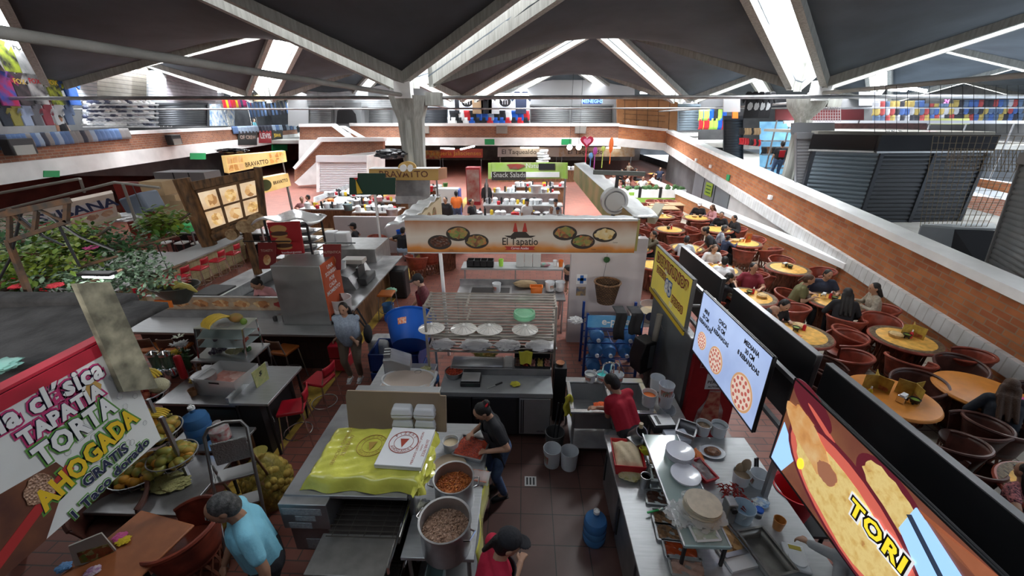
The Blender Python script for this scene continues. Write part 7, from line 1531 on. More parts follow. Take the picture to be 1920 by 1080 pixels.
# white low wall with table and chairs behind
struct(BX(-6.95, -2.2, 14.3, 14.42, 0, 1.36).b('wall_low_white', PINKW)); tag(BX(-.2, .2, -.01, 0, -.28, .28).b('green_poster', mat('bright_green', (.08, .5, .05), .5), loc=(-2.6, 14.29, 1.0)), 'bright green sheet on the end of the low white wall', 'poster')
wtb = table('corner_table', 'brown wooden table against the low white wall', 'table', -4.5, -3.5, 13.4, 14.05, .76, WOODB); bucket('bright blue bucket on the brown wooden table', (-4.3, 13.6, .76), .15, .3, m=BLUEC, lab=None, handle=False)
for x, lb in ((-3.95, 'left red sauce bottle on the brown wooden table'), (-3.65, 'right red sauce bottle on the brown wooden table')): cup(lb, (x, 13.75, .76), .045, .18, REDP, cat='bottle', name='sauce_bottle')
for x, y, f, lb in ((-5.2, 13.75, -20, 'red-brown equipal chair left of the blue bucket'), (-2.95, 13.5, 180, 'red-brown equipal chair at the right of the brown wooden table'), (-3.0, 12.2, 60, 'red-brown equipal chair nearest the yellow line by the stall sign'), (-3.3, 11.7, 70, 'red-brown equipal chair half behind the stall sign by the aisle')): equipal(x, y, f, lb)
eq_table(-2.6, 12.6, 'round yellow table half hidden by the grill stall sign')
person_w('man in a black cap sitting by the low white wall', (-5.9, 13.5, 0), 200, sit=True, cap=CLOTHK, top=CLOTHK, vox=.024); person_w('person in pale jeans sitting at the brown wooden table', (-4.1, 12.95, 0), 80, sit=True, top=CLOTHK, bottom=mat('pale_jeans', (.3, .4, .55), .8), vox=.024, lean=15)
# timber menu board
wb = T('menu_board', 'timber menu board with six lit food pictures and log ends', 'menu board'); wq = Quad(at(352, 342, Y=9.4), at(484, 318, Y=9.9), at(394, 448, Y=9.4), at(494, 408, Y=9.9)); LOG = mat('rustic_timber', (.2, .1, .04), .7, c2=(.05, .028, .014), vs=4, stretch=(3, 3, .8))
wq.board('board', mat('timber_dark', (.075, .04, .02), .7, c2=(.15, .08, .035), vs=5), wb, .12); wq.board('top_plank', LOG, wb, .06, 0, 1, .86, 1, .06); wq.board('bottom_plank', LOG, wb, .06, 0, 1, 0, .12, .06)
CY(wq.p(-.04, -.1, .02), wq.p(-.06, 1.08, .02), .17, n=10).b('side_log', LOG, wb); CY(wq.p(1.0, -.05, .02), wq.p(1.0, 1.05, .02), .09, n=10).b('side_log', LOG, wb); CY(wq.p(.1, .0, .12), wq.p(.98, .02, .12), .1, n=10).b('bottom_log', LOG, wb)
FDB = [foodmat('lit_sandwich', [(.2, .07, .02), (.6, .33, .12), (.75, .55, .3)], 7, emit=.28, bump=0), foodmat('lit_fries', [(.35, .14, .04), (.7, .45, .16), (.8, .6, .35)], 14, emit=.28, bump=0)]
PICB = mat('lit_cream', (.6, .4, .22), .4, emit=.26, c2=(.75, .6, .42), vs=3)
for i in range(3):
    for j in range(2):
        u0, u1, v0, v1 = .08 + i*.31, .34 + i*.31, .5 - j*.34, .8 - j*.34; wq.board('picture', PICB, wb, .01, u0, u1, v0, v1, .02); wq.blob((u0+u1)/2 + .02, (v0+v1)/2 - .02, .09, .11, .022, .004, 18, .12).b('printed_dish', FDB[(i + j) % 2], wb)
for u, v, r in ((.45, -.06, .13), (.68, .0, .15), (.78, -.04, .15), (.92, .0, .18)): CY(wq.p(u, v, .1), wq.p(u, v, .32), r, n=14).b('log_end', mat('log_end', (.45, .32, .18), .7, c2=(.2, .11, .05), vs=9), wb)
p = wq.p(.68, -.1, 0); CY((p.x, p.y, 0), (p.x - .05, p.y, p.z + .1), .1, n=10).b('post', LOG, wb)
# cream tiled bar with red chairs, far left
CRT = brickmat('cream_wall_tiles', (.52, .46, .26), (.48, .42, .24), (.3, .25, .14), .15, .15, .006, 'yz', .35, off=0)
cbw = T('tiled_bar', 'cream tiled bar with a pale top running back at the far left', 'bar', (-9.7, 10, 0)); BX(-.25, 0, -3.6, 3.2, 0, .9).b('tiled_front', CRT, cbw); BX(-.7, .25, -3.6, 3.2, .9, .94).b('top', mat('bar_top_pale', (.3, .3, .3), .35), cbw); BX(0, .03, -3.6, 3.2, 0, .12).b('wood_skirting', WOODB, cbw)
for i, y in enumerate((7.7, 8.5, 9.2, 9.9, 10.6, 11.3, 12.0)):
    stool(ST_R, 'sr', -9.3, y, -PI/2, 'red vinyl stool at the cream tiled bar, %s from the near end' % ('first', 'second', 'third', 'fourth', 'fifth', 'sixth', 'seventh')[i], 'red stools at the cream tiled bar')
cwb = T('white_counter', 'dark-fronted white counter with white-seated stools', 'counter', (-10.3, 13.6, 0)); BX(-2.6, 1.7, 0, .6, .86, .9).b('top', mat('bar_top_pale', (.3, .3, .3), .35), cwb); BX(-2.5, 1.6, .1, .55, 0, .86).b('front', BLACKM, cwb)
for i, x in enumerate((-12.5, -11.9, -11.3, -10.6, -10.0, -9.4, -8.8)): stool(ST_W, 'sw', x, 13.2, PI, 'white-seated stool with maroon frame, %s along the dark-fronted counter' % ('first', 'second', 'third', 'fourth', 'fifth', 'sixth', 'seventh')[i], 'white stools at the dark-fronted counter')
# SUSANA stall
sst = T('food_sign', 'faded food-stall sign reading SUSANA with printed dishes', 'sign'); sq_ = Quad(at(-40, 415, Y=8.5), at(212, 362, Y=10.2), at(-40, 478, Y=8.5), at(222, 405, Y=10.2)); sq_.board('board', mat('faded_cream', (.5, .42, .36), .6, c2=(.4, .32, .27), vs=3), sst, .15); sq_.board('upper_band', mat('faded_lilac', (.42, .38, .4), .6), sst, .01, .3, .95, .5, .8, .01); sq_.text('SUSANA', sst, .7, .64, .34, mat('print_navy', (.015, .02, .06), .5), .015, 0, .01, sx=1.2); sq_.board('red_rule', mat('print_red', (.38, .03, .03), .45), sst, .008, 0, .97, .42, .45, .008)
for u in (.12, .28, .42, .56, .68, .8, .92): sq_.blob(u, .24, .05, .13, .006, .004, 16, .08).b('printed_dish', foodmat('faded_food', [(.2, .08, .05), (.42, .25, .16), (.5, .4, .3)], 8, bump=0), sst)
sq_.board('beige_foot', mat('faded_beige', (.42, .37, .27), .6), sst, .2, -.02, 1.02, -.1, .0, .03)
pf2 = T('pipe_frame', 'grey pipe frame standing over the faded sign', 'frame'); 
for a, b2 in (((0, 395), (215, 342)), ((0, 362), (150, 335)), ((230, 345), (262, 435)), ((150, 335), (158, 360)), ((215, 342), (300, 352))): CY(at(*a, Y=10.4), at(*b2, Y=10.6), .035, n=8).b('pipe', mat('pipe_grey2', (.22, .21, .19), .5, .4), pf2)
struct(BX(-16.5, -11.2, 16.0, 16.2, 0, 2.3).b('wall_red_partition', mat('red_tile_wall', (.2, .03, .025), .4, var=.2, vs=1)))
gcr = 'brown cartons stacked by the red partition'
for i, (px, py, w, hh) in enumerate(((300, 352, .7, .45), (300, 372, .7, .45), (325, 375, .6, .4), (322, 395, .6, .4), (340, 405, .55, .4), (345, 385, .5, .4))): p = at(px, py, Y=12.6); tag(BX(-w/2, w/2, -.3, .3, -hh/2, hh/2).b('carton', CARDL, loc=p, rz=rU(-.15, .15)), ['topmost brown carton of the left stack by the red partition', 'second brown carton of the left stack by the red partition', 'upper brown carton of the middle stack near the timber board', 'lower brown carton of the middle stack near the timber board', 'lowest brown carton close to the timber board', 'brown carton directly behind the timber board'][i], 'carton', gcr)
csh = T('stock_shelf', 'low steel stock shelf under the brown cartons', 'shelf', (-9.6, 12.8, 0)); BX(-1.6, 1.0, -.4, .4, 1.55, 1.6).b('top', STEELD, csh); [MB().bar((x, 0, 0), (x, 0, 1.55), .04).b('post', STEELD, csh) for x in (-1.5, .9)]
gb_ = tag(MB().prism([(-.35, -.3, 0), (.35, -.3, 0), (.42, -.3, .5), (-.3, -.3, .55)], (0, .6, 0)).b('grey_tub', mat('slate_plastic', (.12, .15, .2), .5), loc=at(278, 398, Y=11.2), bev=.05), 'dark slate tub upturned in front of the red partition', 'tub'); gb_.rotation_euler = (0, R(-20), 0)
crumple('heap of paper and bags beside the upturned slate tub', 'paper_heap', 'bags', at(240, 415, Y=10.9), (.4, .3, .25), BAGW, 131, .35)
tag(BX(-.25, .25, -.2, .2, 0, .2).b('green_box', mat('bright_green2', (.05, .4, .12), .5), loc=at(352, 432, Y=11.5)), 'green plastic box behind the white stools', 'box')
gbx = T('grey_cabinet', 'grey sheet-metal box behind the timber menu board', 'cabinet', at(358, 345, Y=14.5)); BX(-.9, .9, -.4, .4, -.5, .45).b('body', mat('grey_sheet', (.2, .19, .2), .5, .3), gbx); [BX(x-.02, x+.02, -.41, -.4, -.5, .45).b('seam', BLACKM, gbx) for x in (-.2, .35)]; [BX(x-.05, x+.05, -.3, .3, -gbx.location.z, -.5).b('leg', STEELD, gbx) for x in (-.8, .8)]
dt_ = T('steel_worktop', 'cluttered steel worktop under the SUSANA sign', 'counter', (-11.0, 9.2, 0)); BX(-.9, .6, -2.2, 2.2, .86, .9).b('top', STEELD, dt_); BX(-.8, .5, -2.1, 2.1, 0, .86).b('base', BLACKM, dt_); cup('white foam cup stack on the steel worktop', (-10.6, 9.6, .9), .06, .3, WHITEP, r0=.95)
tag(BX(-.3, .3, -.05, .05, 0, .9).b('red_board', REDP, loc=(-10.5, 7.6, .9)), 'upright red plastic panel beside the plants', 'panel')
# ================================================================ UPPER LEVEL SHOPS
def fq(x0, y0, x1, y1, Y): return Quad(at(x0, y0, Y=Y), at(x1, y0, Y=Y), at(x0, y1, Y=Y), at(x1, y1, Y=Y))
def lq(x0, y0, x1, y1, off): return Quad(LP.at(x0, y0, off), LP.at(x1, y0, off), LP.at(x0, y1, off), LP.at(x1, y1, off))
def bthing(name, label, cat, q, m, th=.08, group=None, **k):
    o = q.board(name, m, None, th, **k)
    if name in ('brown_hoarding', 'number_strip', 'red_strip', 'white_ledge'):
        for u in (.03, .97): p = q.p(u, .1, -.1); MB().bar(p, (p.x, p.y, 1.4), .05).b('post', STEELD, o)
    return tag(o, label, cat, group)
def shutter(label, q, m, n=16, group=None, frame=True, name='roller_shutter'):
    t = T(name, label, 'shutter', group=group)
    MB().grid(lambda u, v: q.p(u, v, .03*abs(sin(PI*n*v))), 1, n*4).b('slats', m, t, solid=.01)
    if frame:
        for a in ((-.03, 0, 0, 1), (1, 1.03, 0, 1)): q.board('side_rail', m, t, .1, a[0], a[1], a[2], a[3], .06)
        q.board('head_box', m, t, .15, -.03, 1.03, .97, 1.06, .1)
    return t
SHG = mat('shutter_grey', (.17, .175, .18), .5, .3); SHD = mat('shutter_dark', (.05, .055, .065), .45, .4); SHB = mat('shutter_blue_grey', (.16, .2, .24), .4, .4); SHW = mat('shutter_white', (.62, .62, .65), .5)
SLW = brickmat('white_slatwall', (.45, .46, .48), (.43, .44, .46), (.2, .26, .28), 9, .16, .014, 'xz', .5, off=0, bump=.5); SLG = brickmat('lilac_slatwall', (.33, .31, .34), (.32, .3, .33), (.13, .12, .14), 9, .18, .014, 'xz', .5, off=0, bump=.5); SLT = brickmat('tan_slatwall', (.3, .27, .23), (.29, .26, .22), (.12, .1, .09), 9, .2, .014, 'xz', .5, off=0, bump=.5)
O_ = 1.0
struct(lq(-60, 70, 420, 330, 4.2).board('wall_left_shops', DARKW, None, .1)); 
for i, (x0, y0, x1, y1, m_, lb, o) in enumerate(((138, 118, 182, 190, SLW, 'white slat panel beside the motocross shirts', O_), (165, 122, 280, 195, SLT, 'tan slat wall above the shoe racks', O_ + .5), (278, 132, 312, 195, SLW, 'narrow white slat panel with hats on it', O_), (300, 135, 408, 195, SLG, 'lilac slat wall over the dark shop shutter', O_ + .1))):
    q = lq(x0, y0, x1, y1, o); x = (q.p(1, 0) - q.p(0, 0)); fr = frame_of(q.p(0, 0), (x.x, x.y, 0), (0, 0, 1)); mb = MB(); q.rect(mb, 0, 1, 0, 1, -.08, .08); tag(mb.b('slat_panel', m_, frame=fr), lb, 'panel')
shutter('dark closed shutter under the lilac slat wall', lq(294, 195, 386, 236, O_), SHD, 10)
tu = T('tube_lamp', 'long lit tube along the top of the tan slat wall', 'lamp'); CY(LP.at(178, 123, O_), LP.at(278, 135, O_), .05).b('tube', TUBES, tu)
def shirt(label, px, py, w, h, m, off=O_-.1, word=None, wm=None, group=None, plane=None, mark=None):
    c = (plane or LP).at(px, py, off) if plane is not False else at(px, py, Y=off); t = T('shirt', label, 'shirt', c, 0, group)
    d = LP.t if plane is None else V3((1, 0, 0)); u = V3((0, 0, 1)); n = d.cross(u)
    P = lambda x, z, l=0: d*x*w + u*z*h + n*l
    MB().prism([P(*a) for a in ((-.3, -.5), (.3, -.5), (.32, .2), (.5, .05), (.6, .2), (.35, .5), (.12, .5), (0, .44), (-.12, .5), (-.35, .5), (-.6, .2), (-.5, .05), (-.32, .2))], n*.07).b('fabric', m, t, bev=.02)
    if word: text(word, t, TX(P(0, .22, .075), d, u), h*.22, wm or PAPER, 'printed_word', .002, .004)
    if mark: blob(MB(), P(0, -.05, .075), w*.2, h*.16, d, u, .004, 7).b('printed_patch', mark, t)
    return t
C2 = lambda n, a, b, vs=3: cloth(n, a, c2=b, vs=vs)
for px, py, w, h, m_, wd, wm, lb in ((8, 100, 1.1, 1.2, C2('lime_black', (.4, .5, .05), (.03, .03, .03)), None, None, 'lime and black motocross shirt, top row at the left edge'), (38, 105, 1.0, 1.2, C2('white_grey', (.6, .6, .62), (.35, .36, .38)), 'FOX', BLACKP, 'white motocross shirt with FOX lettering, top row'), (72, 110, 1.0, 1.2, C2('pink_black', (.5, .06, .2), (.1, .03, .07)), 'FOX', PAPER, 'pink and maroon motocross shirt, top row'), (112, 113, 1.2, 1.15, C2('red_orange', (.6, .05, .02), (.5, .12, .02)), 'FOX', mat('print_orange', (.7, .3, .03), .5), 'bright red motocross shirt at the right end of the top row'),
        (5, 165, 1.1, 1.15, C2('blue_red', (.4, .02, .08), (.05, .08, .35)), None, None, 'red and blue motocross shirt, second row at the left edge'), (38, 167, .9, 1.1, C2('charcoal', (.03, .03, .035), (.08, .06, .07)), 'FOX', GOLD, 'black motocross shirt with gold lettering, second row'), (66, 166, 1.0, 1.1, C2('white_black', (.5, .5, .52), (.03, .03, .035), 2), 'FOX', REDP, 'black and white motocross shirt with red lettering, second row'), (99, 168, .95, 1.1, C2('black_yellow', (.03, .035, .03), (.35, .42, .05), 6), 'FOX', YLW, 'black and yellow spotted motocross shirt, second row'), (130, 170, 1.0, 1.1, C2('royal_blue', (.03, .1, .35), (.02, .07, .28)), 'FOX', PAPER, 'royal blue motocross shirt at the right end of the second row')): shirt(lb, px, py, w, h, m_, word=wd, wm=wm)
FC = [cloth('fold%d' % i, c) for i, c in enumerate(((.03, .035, .05), (.25, .22, .06), (.3, .36, .5), (.12, .12, .14), (.25, .05, .07), (.45, .46, .48), (.05, .07, .12)))]
for i in range(14): shirt(['navy', 'olive', 'pale blue', 'charcoal', 'red', 'light grey', 'dark navy'][i % 7] + ' folded T-shirt on the %s row below the motocross shirts' % ('upper', 'lower')[i//7], 6 + (i % 7)*20, 200 + (i//7)*19, .6, .62, FC[(i*3 + i//7) % 7] if False else FC[i % 7], O_)
def row_stuff(name, label, cat, px0, px1, py, off, n, cols, sx, sy, sz, group, plane=LP, Y=None, lab2=None):
    """a row of small like goods, each an object of its own"""
    src = {}
    if name[:4] == 'hang':
        a, b2 = LP.at(px0, py[0] - 1, off), LP.at(px1, py[1] - 1, off); t = T('clothes_rail', 'clothes rail carrying the ' + group, 'rail'); MB().tube([(a.x, a.y, 3), a, b2, (b2.x, b2.y, 3)], .03, 6).b('rail', CHROME, t)
    for i in range(n):
        u = (i + .5)/n; p = LP.at(px0 + (px1-px0)*u, py[0] + (py[1]-py[0])*u, off) if Y is None else at(px0 + (px1-px0)*u, py[0] + (py[1]-py[0])*u, Y=Y); k = rnd.randrange(len(cols))
        if k not in src:
            mb = MB()
            if name == 'trainer': mb.sph((0, 0, .04), (sx*.5, sy*.5, sz*.45), 8, 5); mb.sph((-sx*.2, 0, sz*.45), (sx*.28, sy*.42, sz*.5), 8, 5); mb.bx(-sx*.5, sx*.5, -sy*.4, sy*.4, -.02, .03)
            else: mb.grid(lambda a, b: V3(((a-.5)*sx + .03*sin(5*b), .03*sin(6*a) , (b-1)*sz)), 5, 4)
            o = mb.b(name, cols[k], loc=p, solid=0 if name == 'trainer' else .05); src[k] = o; tag(o, label[k] if isinstance(label, list) else label, cat, group)
        else: o = src[k].copy(); COL.objects.link(o); o.location = p
        o.rotation_euler = (0, 0, math.atan2(LP.t.y, LP.t.x) if Y is None else 0)
TRC = [WHITEP, mat('trainer_grey', (.4, .42, .46), .5), mat('trainer_navy', (.04, .05, .1), .5)]
for j, y in enumerate((192, 200, 208, 216, 225, 233)):
    q = lq(160, y + 3, 290, y + 6, O_ - .1); tag(q.board('shoe_shelf', STEELD, None, .3, lift=.2), 'thin shoe shelf, %s from the top of the shoe wall' % ('first', 'second', 'third', 'fourth', 'fifth', 'sixth')[j], 'shelf')
    row_stuff('trainer', [a + ' trainer on the shoe wall' for a in ('white', 'grey', 'navy')], 'shoe', 162, 288, (y, y + 4), O_ - .1, 12, TRC, .55, .25, .26, 'trainers on the shoe wall')
gq = lq(236, 215, 322, 238, 1.6); gg = T('wire_grid', 'white wire grid panel standing in front of the shoe wall', 'grid'); mb = MB(); [mb.tube([gq.p(i/10, 0), gq.p(i/10, 1)], .012, 4) for i in range(11)]; [mb.tube([gq.p(0, i/4), gq.p(1, i/4)], .012, 4) for i in range(5)]; mb.b('wires', WHITEP, gg)
JN = [mat('jeans_blue', (.08, .14, .28), .8), mat('jeans_dark', (.025, .03, .05), .8), mat('jeans_pale', (.25, .32, .42), .8), mat('shorts_grey', (.2, .19, .19), .8)]
JL = [a + ' jeans draped over the left parapet' for a in ('mid-blue', 'dark', 'pale')] + ['grey shorts draped over the left parapet']
row_stuff('jeans', JL, 'jeans', -10, 236, (253, 240), -.1, 26, JN, .55, .5, .45, 'clothes draped over the left parapet'); row_stuff('jeans', JL, 'jeans', 436, 555, (237, 233), -.12, 18, JN[:3], .8, .5, .5, 'clothes draped over the left parapet')
row_stuff('hanging_garment', [a + ' garment hanging in the left upper shop' for a in ('red', 'yellow', 'pink', 'dark')], 'garment', 415, 470, (182, 180), 3.2, 12, [REDP, YLW, MAG, CLOTHN], .5, .1, .9, 'bright garments in the left upper shop'); row_stuff('hanging_trousers', [a + ' trousers hanging in the left upper shop' for a in ('blue', 'dark')], 'trousers', 462, 560, (192, 190), 3.0, 14, JN[:2], .5, .1, 1.3, 'trousers in the left upper shop')
for x0, x1, y0, y1, lb in ((408, 455, 172, 172, 'left lit tube in the jeans shop'), (456, 486, 177, 166, 'tilted lit tube in the jeans shop')): t = T('tube_lamp', lb, 'lamp'); CY(LP.at(x0, y0, 2.8), LP.at(x1, y1, 2.8), .06).b('tube', TUBES, t)
bthing('jeans_wall', 'bright stacked jeans wall at the back of the left upper shop', 'shelf', lq(395, 195, 440, 236, 3.6), mat('jeans_wall', (.1, .18, .32), .7, c2=(.5, .5, .45), vs=3)); bthing('photo_wall', 'shelf wall of folded shirts right of the hanging jeans', 'shelf', lq(515, 165, 560, 205, 3.2), mat('shirt_wall', (.25, .28, .25), .7, c2=(.5, .45, .4), vs=3)); bthing('question_board', 'pale wooden board with a dark painted sign in the jeans shop', 'sign', lq(476, 168, 516, 190, 3.3), CARDL)
struct(lq(415, 142, 500, 172, 4.0).board('wall_brick_stair', BRICKR, None, .1))
person_w('person in a black vest behind the clothes on the left parapet', (*LP.at(117, 240, 1.0)[:2], 3.0), 10, top=CLOTHK, sleeve='none', vox=.026, cap=cloth('cap_brown', (.06, .05, .04)), legs=False, s=1.05); person_w('man in a teal T-shirt in front of the upper jeans shop', (*LP.at(479, 240, 1.2)[:2], 3.0), 10, top=cloth('teal', (.08, .25, .3)), vox=.03, legs=False, skin=2)
bq1 = LP.at(478, 245, -.12)
for px0, px1, y0, y1, tx, m_, tm, lb in ((447, 482, 246, 272, 'OF CREW', mat('banner_black', (.02, .02, .02), .6), mat('dull_text', (.4, .3, .25), .5), 'black jeans advert hanging under the left parapet'), (486, 509, 245, 268, 'LEVIS', mat('banner_red2', (.35, .02, .03), .6), PAPER, 'red LEVIS banner hanging on the left parapet'), (510, 530, 244, 266, 'JEANS', mat('banner_black', (.02, .02, .02), .6), YLW, 'black and yellow jeans banner beside the red one')):
    q = lq(px0, y0, px1, y1, -.15); t = T('jeans_banner', lb, 'banner'); q.board('sheet', m_, t, .03); q.text(tx, t, .5, .55, .55 if tx == 'LEVIS' else .35, tm, .005, off=.01, sx=1.8)
for px, py, lb in ((35, 275, 'dark floodlight box on the left brick parapet, nearest'), (326, 262, 'dark floodlight box on the left brick parapet, farther')): t = T('floodlight', lb, 'lamp', LP.at(px, py, -.3), 0); MB().box((0, 0, 0), (.3, .9, .5), rz=.21).b('case', BLACKM, t, bev=.03); MB().box((.15, 0, -.1), (.05, .7, .3), rz=.21).b('glass', mat('lamp_glass', (.3, .3, .28), .2), t)
for px, py, lb, o in ((98, 326, 'green escape sign on the left white band, nearest', -.13), (372, 293, 'green escape sign on the left white band, middle', -.13), (525, 277, 'green escape sign on the left white band, farthest', -.13)): tag(lq(px - 15, py - 6, px + 14, py + 6, o).board('green_exit_sign', mat('sign_green', (.01, .25, .08), .5), None, .03), lb, 'sign')
# back row of upper shops
YB_ = 38.0
struct(fq(540, 150, 1190, 236, YB_ + .6).board('wall_back_shops', mat('shop_wall', (.3, .3, .31), .7), None, .1))
for x0, x1, y0, y1, m_, lb in ((580, 622, 200, 231, SHG, 'grey shutter left of the portrait board'), (692, 735, 203, 231, SHG, 'grey shutter left of the concrete column'), (780, 838, 203, 231, SHD, 'dark shutter right of the concrete column'), (995, 1068, 198, 230, SHG, 'grey shutter right of the bright clothes shop'), (1072, 1148, 198, 230, SHG, 'grey shutter beneath the blue name sign')): shutter(lb, fq(x0, y0, x1, y1, YB_), m_, 9)
for x0, x1, y0, y1, lb in ((575, 690, 150, 200, 'white slatted wall panel over the left back shutters'), (690, 838, 180, 202, 'white slatted wall panel behind the concrete column')): q = fq(x0, y0, x1, y1, YB_ + .1); mb = MB(); q.rect(mb, 0, 1, 0, 1, -.1, .1); tag(mb.b('slat_panel', SLW), lb, 'panel')
t = T('portrait_board', 'grey board with a dark seated silhouette beside the left back shutters', 'sign'); q = fq(628, 192, 677, 232, YB_ - .1); q.board('board', mat('board_grey', (.22, .23, .24), .6), t); MB().prism([q.p(u, v, .005) for u, v in ((.05, 0), (.1, .6), (.3, .8), (.6, .75), (.8, .45), (.85, 0))], q.n*.02).b('silhouette', BLACKP, t)
q = fq(838, 180, 994, 231, YB_); t = T('shop_display', 'brightly lit white clothes shop display with two round black logos', 'shop display'); q.board('back_wall', mat('lit_shop_white', (.75, .8, .85), .5, emit=.5, ecol=(.75, .85, 1)), t)
for u in (.245, .7): q.blob(u, .8, .07, .2, .01, .03).b('round_logo', BLACKP, t); q.text('m', t, u, .82, .9, PAPER, .045, sx=.8)
for v in (.0, .3, .55): q.board('shelf', BLACKP, t, .3, .05, .95, v, v + .03, .35)
for i, (u, m_, lb) in enumerate(((.37, cloth('tan_top', (.45, .3, .18)), 'tan'), (.475, CLOTHK, 'black'), (.565, CLOTHW, 'white'), (.89, CLOTHN, 'navy'), (.12, CLOTHK, 'narrow black'))): shirt(lb + ' sweatshirt hanging in the bright back shop', 838 + 156*u, 193, 1.5 if u > .2 else .6, 1.7, m_, YB_ - .5, plane=False)
row_stuff('folded_garment', ['%s garment on the shelves of the bright back shop' % a for a in ('blue', 'white', 'red', 'black', 'teal')], 'garment', 845, 990, (207, 207), 0, 13, [BLUEC, PAPER, REDP, CLOTHK, FC[2]], .75, .3, .8, 'garments in the bright back shop', Y=YB_ - .4); row_stuff('folded_garment', ['%s garment on the low shelf of the bright back shop' % a for a in ('blue', 'white', 'red', 'black')], 'garment', 842, 990, (220, 220), 0, 13, [BLUEC, PAPER, REDP, CLOTHK], .75, .3, .8, 'low garments in the bright back shop', Y=YB_ - .4)
for x0, x1, y, lb in ((840, 890, 178, 'left lit tube over the bright back shop'), (925, 992, 177, 'right lit tube over the bright back shop'), (1200, 1280, 174, 'lit tube over the plywood kiosk')): t = T('tube_lamp', lb, 'lamp'); CY(at(x0, y, Y=36.8), at(x1, y, Y=36.8), .07).b('tube', TUBES, t)
t = T('name_sign', 'small blue shop sign reading MENEGHS', 'sign'); q = fq(1093, 185, 1128, 195, YB_ - .1); q.board('board', mat('sign_blue_deep', (.02, .05, .25), .5), t); q.text('MENEGHS', t, .5, .5, .4, mat('lit_blue', (.2, .4, .9), .4, emit=.6), .01, off=.01)
t = T('plywood_kiosk', 'orange-brown plywood kiosk with dark frame bars at the bend of the parapet', 'kiosk'); q = Quad(at(1157, 182, Y=36.2), at(1272, 182, Y=35.8), at(1158, 244, Y=36.2), at(1268, 256, Y=35.8)); PLY = mat('plywood', (.42, .2, .08), .6, c2=(.34, .15, .06), vs=1.5); q.board('board', PLY, t, .6)
for u in (.12, .32, .5, .68, .86): q.board('bar', WOODB, t, .03, u, u + .012, .1, .95, .03)
for v in (.35, .5, .62, .9): q.board('bar', WOODB, t, .03, .1, .8, v, v + .02, .03)
q.board('lower_panel', mat('dark_ply', (.1, .05, .04), .6), t, .03, .1, .75, .0, .2, .04)
for i, (px, py) in enumerate(((795, 243), (941, 243), (1088, 243))): tag(BX(-.45, .45, -.2, 0, -.3, .3).b('floodlight', mat('fixture_grey', (.22, .2, .18), .5), loc=at(px, py, Y=34.95), bev=.04), ['left', 'middle', 'right'][i] + ' floodlight on the back brick parapet', 'lamp'); 
for i, (px, py) in enumerate(((918, 266), (1062, 266))): tag(BX(-.4, .4, -.03, 0, -.22, .22).b('green_exit_sign', mat('sign_green', (.01, .25, .08), .5), loc=at(px, py, Y=34.85)), ['left', 'right'][i] + ' green escape sign on the back white band', 'sign')
# ================================================================ RIGHT: kiosks beyond the ramp
for x0, y0, x1, y1, Y, m_, lb, n in ((1272, 198, 1312, 245, 33, SHB, 'blue-grey shutter right of the plywood kiosk', 10), (1357, 222, 1392, 300, 24, SHD, 'narrow dark shutter left of the figurine stall', 16), (1492, 256, 1540, 372, 15.5, mat('shutter_plain', (.2, .2, .215), .6), 'plain grey shutter left of the black kiosk', 20)): shutter(lb, fq(x0, y0, x1, y1, Y), m_, n)
bk_ = T('black_kiosk', 'tall black corner kiosk with two dark roller shutters', 'kiosk'); GB = mat('gloss_black', (.012, .012, .014), .12, coat=.5)
kA, kB, kC = (10.1, 15.2), (11.72, 14.3), (15.4, 14.6)
def kq(a, b2, z0, z1): return Quad((*a, z1), (*b2, z1), (*a, z0), (*b2, z0))
q = kq(kA, kB, .8, 3.62); MB().grid(lambda u, v: q.p(u, v, .035*abs(sin(PI*20*v))), 1, 80).b('side_shutter', SHB, bk_)
for (u0, u1) in ((0.0, .49), (.52, 1.0)):
    q2 = kq(kB, kC, .8, 3.62); MB().grid(lambda u, v: q2.p(u0 + (u1-u0)*u, v, .035*abs(sin(PI*20*v))), 1, 80).b('front_shutter', SHD, bk_)
for a, b2, m_ in ((kA, kB, GB), (kB, kC, GB)): kq(a, b2, 3.62, 4.15).board('fascia', m_, bk_, .1, -.08, 1.02, 0, 1, .12); kq(a, b2, 3.6, 3.66).board('fascia_trim', STEEL, bk_, .04, -.08, 1.02, 0, 1, .14)
for p in (kA, kB, ((kB[0]+kC[0])/2, (kB[1]+kC[1])/2), kC): BX(p[0]-.06, p[0]+.06, p[1]-.07, p[1]+.05, .6, 4.1).b('jamb', SHD, bk_)
MB().prism([(*kA, 4.15), (*kB, 4.15), (*kC, 4.15), (15.6, 19, 4.15), (10.3, 19, 4.15)], (0, 0, .1)).b('roof', mat('kiosk_roof', (.2, .19, .17), .8), bk_)
for i, (px, py, lb) in enumerate(((1676, 249, 'crumpled silver wrapper on the black kiosk roof'), (1697, 251, 'white rag on the black kiosk roof'), (1742, 250, 'pinkish wrapper on the black kiosk roof'))): crumple(lb, 'wrapper', 'litter', at(px, py, Y=14.8) , (.2, .15, .08), [CHROME, PAPER, CLOTHPK][i], 140 + i, .5)
bthing('brown_hoarding', 'long brown board above the black kiosk', 'hoarding', fq(1562, 231, 1738, 250, 19.5), mat('brown_board', (.09, .035, .03), .6, var=.3)); bthing('grey_fascia', 'plain grey fascia above the plain grey shutter', 'fascia', fq(1485, 230, 1565, 252, 15.6), mat('fascia_grey', (.15, .155, .165), .6))
def mesh_panel(label, q, nu, nv, m, r=.012):
    t = T('wire_mesh', label, 'mesh'); mb = MB(); [mb.tube([q.p(i/nu, 0), q.p(i/nu, 1)], r, 4) for i in range(nu + 1)]; [mb.tube([q.p(0, i/nv), q.p(1, i/nv)], r, 4) for i in range(nv + 1)]; mb.b('wires', m, t); return t
